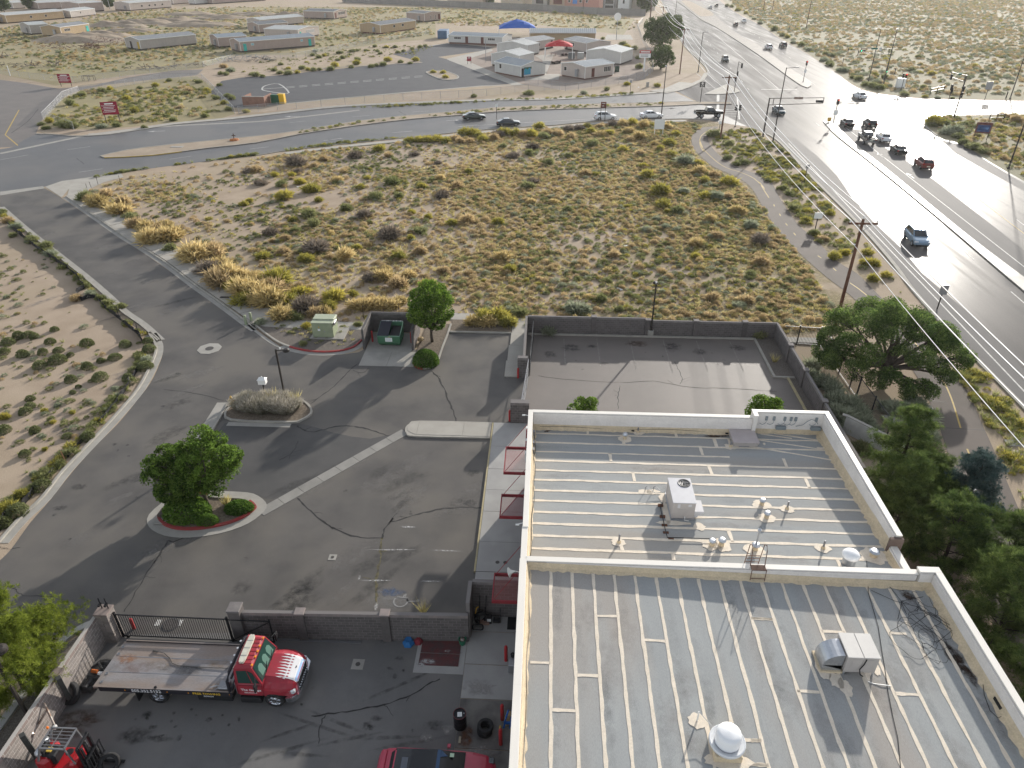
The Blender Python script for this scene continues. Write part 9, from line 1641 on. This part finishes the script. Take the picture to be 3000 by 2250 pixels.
for i,(x,y)in enumerate(((1095,480),(1190,480),(1105,550),(1140,545))):
    t=thing('picnic_table',('left','right','left','right')[i]+' picnic table of two '+('under the red shade canopy' if i<2 else 'in the open courtyard in front of the red canopy'),'picnic table',at(3,x,y),i*.5,('picnic tables under the red canopy','picnic tables in the open courtyard')[i//2]);tm_=mat('table_wood',(.22,.15,.13),rough=.8)
    MB().b(-1,1,-.4,.4,.7,.76).build('top',tm_,t)
    for s in(-1,1):MB().b(-1,1,s*.75-.15,s*.75+.15,.42,.47).build('bench',tm_,t);MB().b(s*.7-.04,s*.7+.04,-.7,.7,.0,.7).build('leg',BRNZ,t)
cn=thing('shipping_container','blue shipping container at the corner of the school lot','container',at(3,95,337));CBL=mat('container_blue',(.10,.17,.27),(.085,.145,.235),1,.6);MB().bb(0,3.6,0,8,.1,2.9,.05).build('shell',CBL,cn)
for i in range(14):MB().b(.12+i*.25,.22+i*.25,-.05,.0,.2,2.8).build('rib',CBL,cn)
for i in range(2):MB().b(3.6,3.64,.4+i*3.6,3.6+i*3.6,.2,2.7).build('side_panel',CBL,cn)
for x,c_,lab in((1250,(.16,.17,.17),'grey box'),(1330,(.42,.42,.40),'white box')):t=thing('rooftop_unit','pale ground-mounted air unit left of the pink classroom' if x>1300 else 'grey air unit behind the pink classroom','air unit',at(3,x,505));MB().bb(-1,1,-1,1,0,1.8,.05).build('cabinet',mat('unit_'+lab,c_,rough=.5),t)
for i,x in enumerate((1635,1652)):t=thing('wheelie_bin','dark green bin at the right end of the pink classroom, '+('left of two' if i==0 else 'right of two'),'bin',at(3,x,620));MB().bb(-.35,.35,-.4,.4,0,1.5,.05).build('bin',mat('bin_green',(.03,.06,.045),rough=.5),t);MB().bb(-.4,.4,-.45,.45,1.5,1.6,.03).build('lid',BLKP,t)
# green and yellow bins by a brick enclosure
gb=thing('dumpster','green bin beside the brick enclosure in the school lot','dumpster',at(2,325,893));MB().bb(-1.0,.9,-.7,.7,0,1.9,.06).build('bin',mat('bin_dark_green',(.02,.09,.045),rough=.5),gb);yb2=thing('dumpster','yellow bin beside the green one in the school lot','dumpster',at(2,375,893));MB().bb(-.75,.75,-.7,.7,0,2.05,.06).build('bin',mat('bin_yellow',(.60,.36,.02),rough=.5),yb2)
BRK=mat('brick_red',(.27,.155,.115),(.22,.125,.095),1.5,.9,fine=.08);be=thing('brick_enclosure','open-topped red brick bin enclosure beside the cross street','enclosure',at(2,38,918));L_=(at(2,232,900)-at(2,38,918)).length;MB().b(0,L_,0,.3,0,2.0).b(0,.3,.31,5,0,2.0).b(L_-.3,L_,.31,5,0,2.0).build('wall',BRK,be);MB().b(-.05,L_+.05,-.05,.35,2.0,2.1).build('coping',CONC,be)
# hoop and court
sheet('basketball_court',ats(3,(1530,345),(1560,300),(1760,302),(1785,342)),.03,CONW);hp=thing('basketball_hoop','white round-backed basketball hoop on a pole by the pale court','basketball hoop',at(3,1637,345));MB().tube([(0,0,0),(0,0,7)],.12,6).build('pole',SIGB,hp);MB().lathe([(1.35,-.06),(1.35,.06),(0,.07)],(0,0,8.0),16,ax='y').build('backboard',WHT,hp)
for lab,k,b2,h in(('thin pole in front of the long white school block',3,(512,540),6.5),('thin white pole beside the dark tree at the top left',1,(955,90),7),):t=thing('flag_pole',lab,'pole',at(k,*b2));MB().tube([(0,0,0),(0,0,h)],.09,6).build('pole',STEEL if k==3 else WHT,t)
# ---- long block wall with houses behind it
wl=thing('boundary_wall','long grey block wall in front of the far houses at the top of the photo','wall',at(2,1200,35));o_=wl.location;wp=[(at(*q)-o_)for q in((2,900,20),(2,1600,50),(2,2200,75),(3,1000,95),(3,1480,125),(3,1890,140))];GW=mat('far_block_wall',(.25,.235,.215),(.215,.20,.185),.4,.9,fine=.05,fsc=3)
for a,b2 in zip(wp[:-1],wp[1:]):
    n=max(2,int((b2-a).length/9))
    for i in range(n):MB().bar(a.lerp(b2,i/n)+Vector((0,0,1.6)),a.lerp(b2,(i+1)/n-.004)+Vector((0,0,1.6)),.25,3.2).build('wall_panel',GW,wl);MB().bb(-.3,.3,-.3,.3,0,3.4,.03).build('pier',GW,wl).location=a.lerp(b2,i/n)
def house(label,k,a,b2,depth,h,wcol,parts=(),roof='flat',name='house'):
    A_,B_=at(k,*a),at(k,*b2);d=B_-A_;L_=d.length;t=thing(name,label,'house',A_,math.atan2(d.y,d.x));wm=mat('stucco_'+'_'.join('%d'%(c*100)for c in wcol),wcol,rough=.9,fine=.05,fsc=2);MB().b(0,L_,0,depth,0,h).build('wall',wm,t)
    if roof=='flat':MB().b(-.2,L_+.2,-.2,depth+.2,h,h+.35).build('parapet',wm,t)
    else:MB().add([(-.5,-.5,h),(L_+.5,-.5,h),(L_+.5,depth+.5,h),(-.5,depth+.5,h),(L_*.3,depth/2,h+2.4),(L_*.7,depth/2,h+2.4)],[(0,1,5,4),(1,2,5),(2,3,4,5),(3,0,4)]).build('roof',ROOFS['dark'],t)
    for u,w,z0,z1,m_,kd in parts:
        x=u*L_;f=MB().b(x-w/2-.12,x+w/2+.12,-.06,.02,z0-.12,z1+.12).build(kd,WHT if kd=='window' else m_,t);MB().b(x-w/2,x+w/2,-.1,-.065,z0,z1).build('pane' if kd=='window' else 'leaf',m_,f)
    return t
HW=lambda u,w=1.6,z0=3.6,z1=5.4:(u,w,z0,z1,WIND,'window')
house('cream house behind the grey wall at the left of the row',3,(240,40),(480,50),10,6.5,(.45,.37,.28),(HW(.2),HW(.75),HW(.5,1.2)),'hip');house('cream two-storey house with several windows behind the grey wall',3,(640,55),(830,65),10,6.5,(.47,.40,.30),(HW(.12),HW(.5),HW(.82)),'hip');house('house with a dark covered porch behind the grey wall',3,(910,70),(1040,75),9,5.0,(.36,.33,.29),((.5,4.5,2.6,4.4,DOORD,'porch'),),'hip');house('tan house with a shaded patio beside the pink houses',3,(1060,75),(1190,78),9,6.5,(.44,.34,.25),((.55,5,2.5,4.8,DOORB,'porch'),));house('pink two-storey house with windows and a blue awning',3,(1190,80),(1350,84),10,7,(.42,.23,.18),(HW(.25,1.3),HW(.85,1.4),(.55,2.4,3.0,4.8,mat('blue_tarp',(.05,.2,.5)),'awning')));house('salmon house with plain walls next to the dark house',3,(1355,84),(1485,88),10,7.5,(.44,.22,.175),(HW(.2,1.0),));house('dark grey house with black windows near the end of the row',3,(1520,88),(1630,92),9,7,(.20,.19,.18),((.5,5,3.2,5.6,WIND,'window'),(.5,5,1,2.6,WIND,'window')));house('white plain house at the end of the row by the dark tree',3,(1650,92),(1745,96),9,7.5,(.62,.61,.58),(HW(.5,1.2),));house('pale house far behind the trees at the right end of the wall',3,(1760,92),(1900,100),9,5.5,(.40,.35,.29),(),'hip');house('cream house glimpsed at the top edge behind the wall',2,(1800,30),(2100,42),10,6.5,(.46,.38,.29),(HW(.3),HW(.85)),'hip')
# ---- chain link fences
def cfence(label,pts,h,step=3.2,m_=None):
    t=thing('chain_link_fence',label,'fence',(pts[0][0],pts[0][1],0));o_=Vector((pts[0][0],pts[0][1]));pm=MB().tube([(0,0,0),(0,0,h+.05)],.045,5).mesh('post')
    for a,b2 in zip(pts[:-1],pts[1:]):
        a,b2=Vector(a)-o_,Vector(b2)-o_;L_=(b2-a).length;n=max(1,round(L_/step));netting('wire_mesh',a,b2,.03,h,CHAINF,t);MB().tube([(a.x,a.y,h),(b2.x,b2.y,h)],.028,5).build('top_rail',SIGB,t)
        for i in range(n):q=a.lerp(b2,i/n);obj('post',pm,SIGB,t,(q.x,q.y,0))
    q=Vector(pts[-1])-o_;obj('post',pm,SIGB,t,(q.x,q.y,0));return t
CHAINF=meshmat('chain_link_far',(.40,.41,.42),.1,.13)
cfence('chain-link fence round the dry corner with the maroon sign',ats(1,(640,1120),(480,1060),(375,1040),(480,930),(550,850),(690,800),(1000,760),(1400,690),(1560,685),(1750,690),(1850,790),(2030,985)),1.5);cfence('long chain-link fence between the school car park and the cross street',ats(2,(0,985),(500,940),(920,905),(1420,870),(1900,845),(2140,830))+ats(3,(880,785),(1150,780)),1.6,4.5)
cfence('chain-link fence curving round the school grounds beside the trail',ats(3,(850,720),(1080,760),(1200,790),(1420,760),(1660,730),(1880,680),(1955,620),(1930,490),(1850,330),(1820,240),(1865,190)),1.8,5);cfence('chain-link fence along the school field beside the drive',ats(1,(0,640),(260,680),(640,715),(900,685),(1300,640),(1760,580),(2000,520))+ats(2,(500,500),(1000,405),(1640,300)),1.5,5)
# ---- scrap steel heaps and dirt mounds
def heap(name,label,c,rx,ry,h,m_,seed,cat='mound'):
    r=np.random.default_rng(seed);n=22;vs=[];fs=[]
    for j in range(n+1):
        for i in range(n+1):
            u,v=i/n*2-1,j/n*2-1;f=max(0,1-u*u-v*v)**.8;z=h*.62*f*(1+.9*mnoise.noise((u*2.2+seed,v*2.2,seed))+.5*mnoise.noise((u*7+seed,v*7,2)));vs.append((u*rx*1.05,v*ry*1.05,max(z,-.05)))
    o=MB().add(vs,[(j*(n+1)+i,j*(n+1)+i+1,(j+1)*(n+1)+i+1,(j+1)*(n+1)+i)for j in range(n)for i in range(n)]).build(name,m_,None,loc=c,smooth=True);return o
for k,x,y,rx,ry,h in((1,700,350,18,9,3.2),(1,900,320,12,8,2.8),(1,1000,230,14,7,2.8),(1,1250,210,16,9,3.0),(1,1500,190,15,8,2.8),(1,1150,270,12,6,2),(1,1750,220,18,9,2.5),(1,1900,160,16,8,2.2),(2,430,145,12,6,2.8),(2,130,130,14,8,2.2),(1,1650,130,14,8,2.4)):heap('dirt_mound','',at(k,x,y),rx,ry,h,DUST,int(x)%17)['kind']='structure'
RSTS=mat('rusted_scrap',(.17,.085,.065),(.11,.06,.05),3,.8)
def scrap(label,k,x,y,rx,ry,h,n,m_,seed):
    r=random.Random(seed);t=thing('scrap_heap',label,'scrap heap',at(k,x,y));mb=MB()
    for i in range(n):c=Vector((r.uniform(-rx,rx),r.uniform(-ry,ry),r.uniform(.1,h)));d=Vector((r.gauss(0,1),r.gauss(0,.5),r.gauss(0,.35))).normalized()*r.uniform(.7,2.2);mb.bar(c-d/2,c+d/2,r.uniform(.05,.13))
    mb.build('steel_bars',m_,t);return t
scrap('heap of rusty steel at the foot of the dirt mounds',1,640,420,12,2.5,1.6,90,RSTS,1);scrap('pile of rusty frames left of the grey portable',1,960,385,7,2,2.2,50,RSTS,2);scrap('dark rusty drum-like scrap beside the steel heap',1,790,420,2.5,1.5,2.4,40,RSTS,3);DKS=mat('dark_scrap',(.12,.10,.09),rough=.8)
scrap('row of dark steel frames on the grass at the far left',1,220,575,12,1.8,1.2,70,DKS,4);scrap('dark frames lying on the dry grass near the school drive',1,1290,600,7,1.5,.9,40,DKS,5);scrap('long dark trailer frame beside the school drive',1,1630,575,5,.8,.8,30,DKS,6);scrap('stack of blue-grey pipes beyond the car park bushes',2,60,525,9,2.0,1.5,60,mat('pipe_bluegrey',(.16,.20,.22),rough=.6),7);scrap('brown pipe stack at the right of the blue-grey pipes',2,210,530,4,1.5,1.2,30,DKS,8);scrap('dark rails at the left edge of the dry grass',1,20,500,3,1.2,1.2,24,DKS,9)
for i,x in enumerate((740,790)):t=thing('bike_rack','small metal frame by the school drive fence, '+('left of two' if i==0 else 'right of two'),'frame',at(1,x,700));MB().tube([(-.8,0,0),(-.8,0,1.2),(.8,0,1.2),(.8,0,0)],.06,5).tube([(-.8,.8,0),(-.8,.8,1.2),(.8,.8,1.2),(.8,.8,0)],.06,5).build('frame',BRNZ,t)
gt=thing('field_gate','pale swing gate post pair where the school drive meets the field fence','gate',at(1,90,655));MB().tube([(0,0,0),(0,0,2.6)],.12,6).build('post',WHT,gt)
# ---------------------------------------------------------------- every plant and post is told apart by what it stands beside
LM=[('pale green transformer',(-19.9,57.6)),('green dumpster',(-13.5,56.5)),('dumpster tree',(-9.9,56.6)),('back lot lamp post',(9.95,58.8)),('nearest utility pole',(27.6,61.6)),('wide elm',(27.9,52.3)),('blank white board',at(4,107,1460)),('field-edge maroon sign',at(3,1520,1045)),('corner utility pole',(32.3,139)),('long signal mast',at(4,1235,1475)),('pavement corner ramp',at(6,560,430)),('sidewalk grate',at(6,1828,1312)),('street manhole',at(10,1455,170)),('silt fence kink',at(6,640,1270)),('tree island',(-21,33)),('white trail sign',at(9,522,890)),('brown-backed verge sign',at(9,430,520)),('signal cabinet',at(5,868,945)),('green-lit signal mast',at(5,690,920)),('southeast signal mast',at(5,1455,1265)),('dark blue sign',at(5,1735,1510)),('far median signal',at(4,1668,890)),('dry-corner maroon sign',at(1,985,1075)),('school-drive maroon sign',at(1,575,748)),('painted oval',at(2,320,770)),('brick bin enclosure',at(2,130,910)),('blue container',at(3,95,337)),('car park island',at(2,1760,650)),('school marquee sign',at(3,1875,612)),('basketball hoop',at(3,1637,345)),('front white classroom',at(3,700,650)),('tan lone portable',at(2,1380,275)),('long grey portable',at(1,1450,410)),('blue spruce',at(13,1480,1590)),('white retaining wall',(23.5,42.5)),('median memorial',at(6,1900,35)),('westernmost street sedan',at(3,410,1030)),('bare scrub pole',at(4,1700,315)),('white box',(-21.7,46.7)),('iron fence corner',(24.9,57.6))]
ADJ={'golden_shrub':'golden-topped brush','dry_shrub':'tan dry brush','yellow_green_shrub':'yellow-green bush','sagebrush':'grey sage bush','green_shrub':'green bush','dead_shrub':'dark dead bush','lavender_bush':'greyish lavender-like bush','fence_stake':'thin dark metal stake','fence_post':'lone thin post','litter':'small white scrap of litter'}
ORD=['nearest one','second nearest','third nearest','fourth nearest','fifth nearest','sixth nearest','seventh nearest','eighth nearest','ninth nearest','tenth nearest','eleventh nearest','twelfth nearest']
share={}
for o in COL.objects:
    if o.parent is None and 'label' in o and o.name.split('.')[0]in ADJ:share.setdefault(o['label'],[]).append(o)
bins={}
for lab,os_ in share.items():
    if len(os_)<2:continue
    for o in os_:
        p=o.location;nm,q=min(LM,key=lambda l:(l[1][0]-p.x)**2+(l[1][1]-p.y)**2);dx,dy=p.x-q[0],p.y-q[1];s=o.scale.x
        d=('right of' if dx>0 else 'left of')if abs(dx)>abs(dy)else('beyond' if dy>0 else 'on the near side of')
        sz='' if o.type!='MESH' or 'shrub' not in o.name and 'sage' not in o.name else 'small ' if s<.75 else 'large ' if s>1.3 else ''
        bins.setdefault('%s%s %s the %s'%(sz,ADJ[o.name.split('.')[0]],d,nm),[]).append((math.hypot(dx,dy),o))
for ph,l in bins.items():
    l.sort(key=lambda t:t[0])
    for i,(_,o)in enumerate(l):o['label']=ph if len(l)==1 else ph+', '+(ORD[i]if i<len(ORD)else '%dth nearest'%(i+1))
# ---------------------------------------------------------------- thin warm haze over the whole place
hz_m=bpy.data.materials.new('haze_air');hz_m.use_nodes=True;hn=hz_m.node_tree.nodes;hn.remove(hn['Principled BSDF'])
pv=hn.new('ShaderNodeVolumePrincipled');pv.inputs['Color'].default_value=(.93,.92,.90,1);pv.inputs['Density'].default_value=.00011;pv.inputs['Anisotropy'].default_value=.45
hz_m.node_tree.links.new(pv.outputs[0],hn['Material Output'].inputs['Volume'])
MB().b(-1700,1700,-220,3100,-2.0,33).build('haze',hz_m,kind='stuff')
S.cycles.volume_bounces=0;S.cycles.volume_step_rate=4
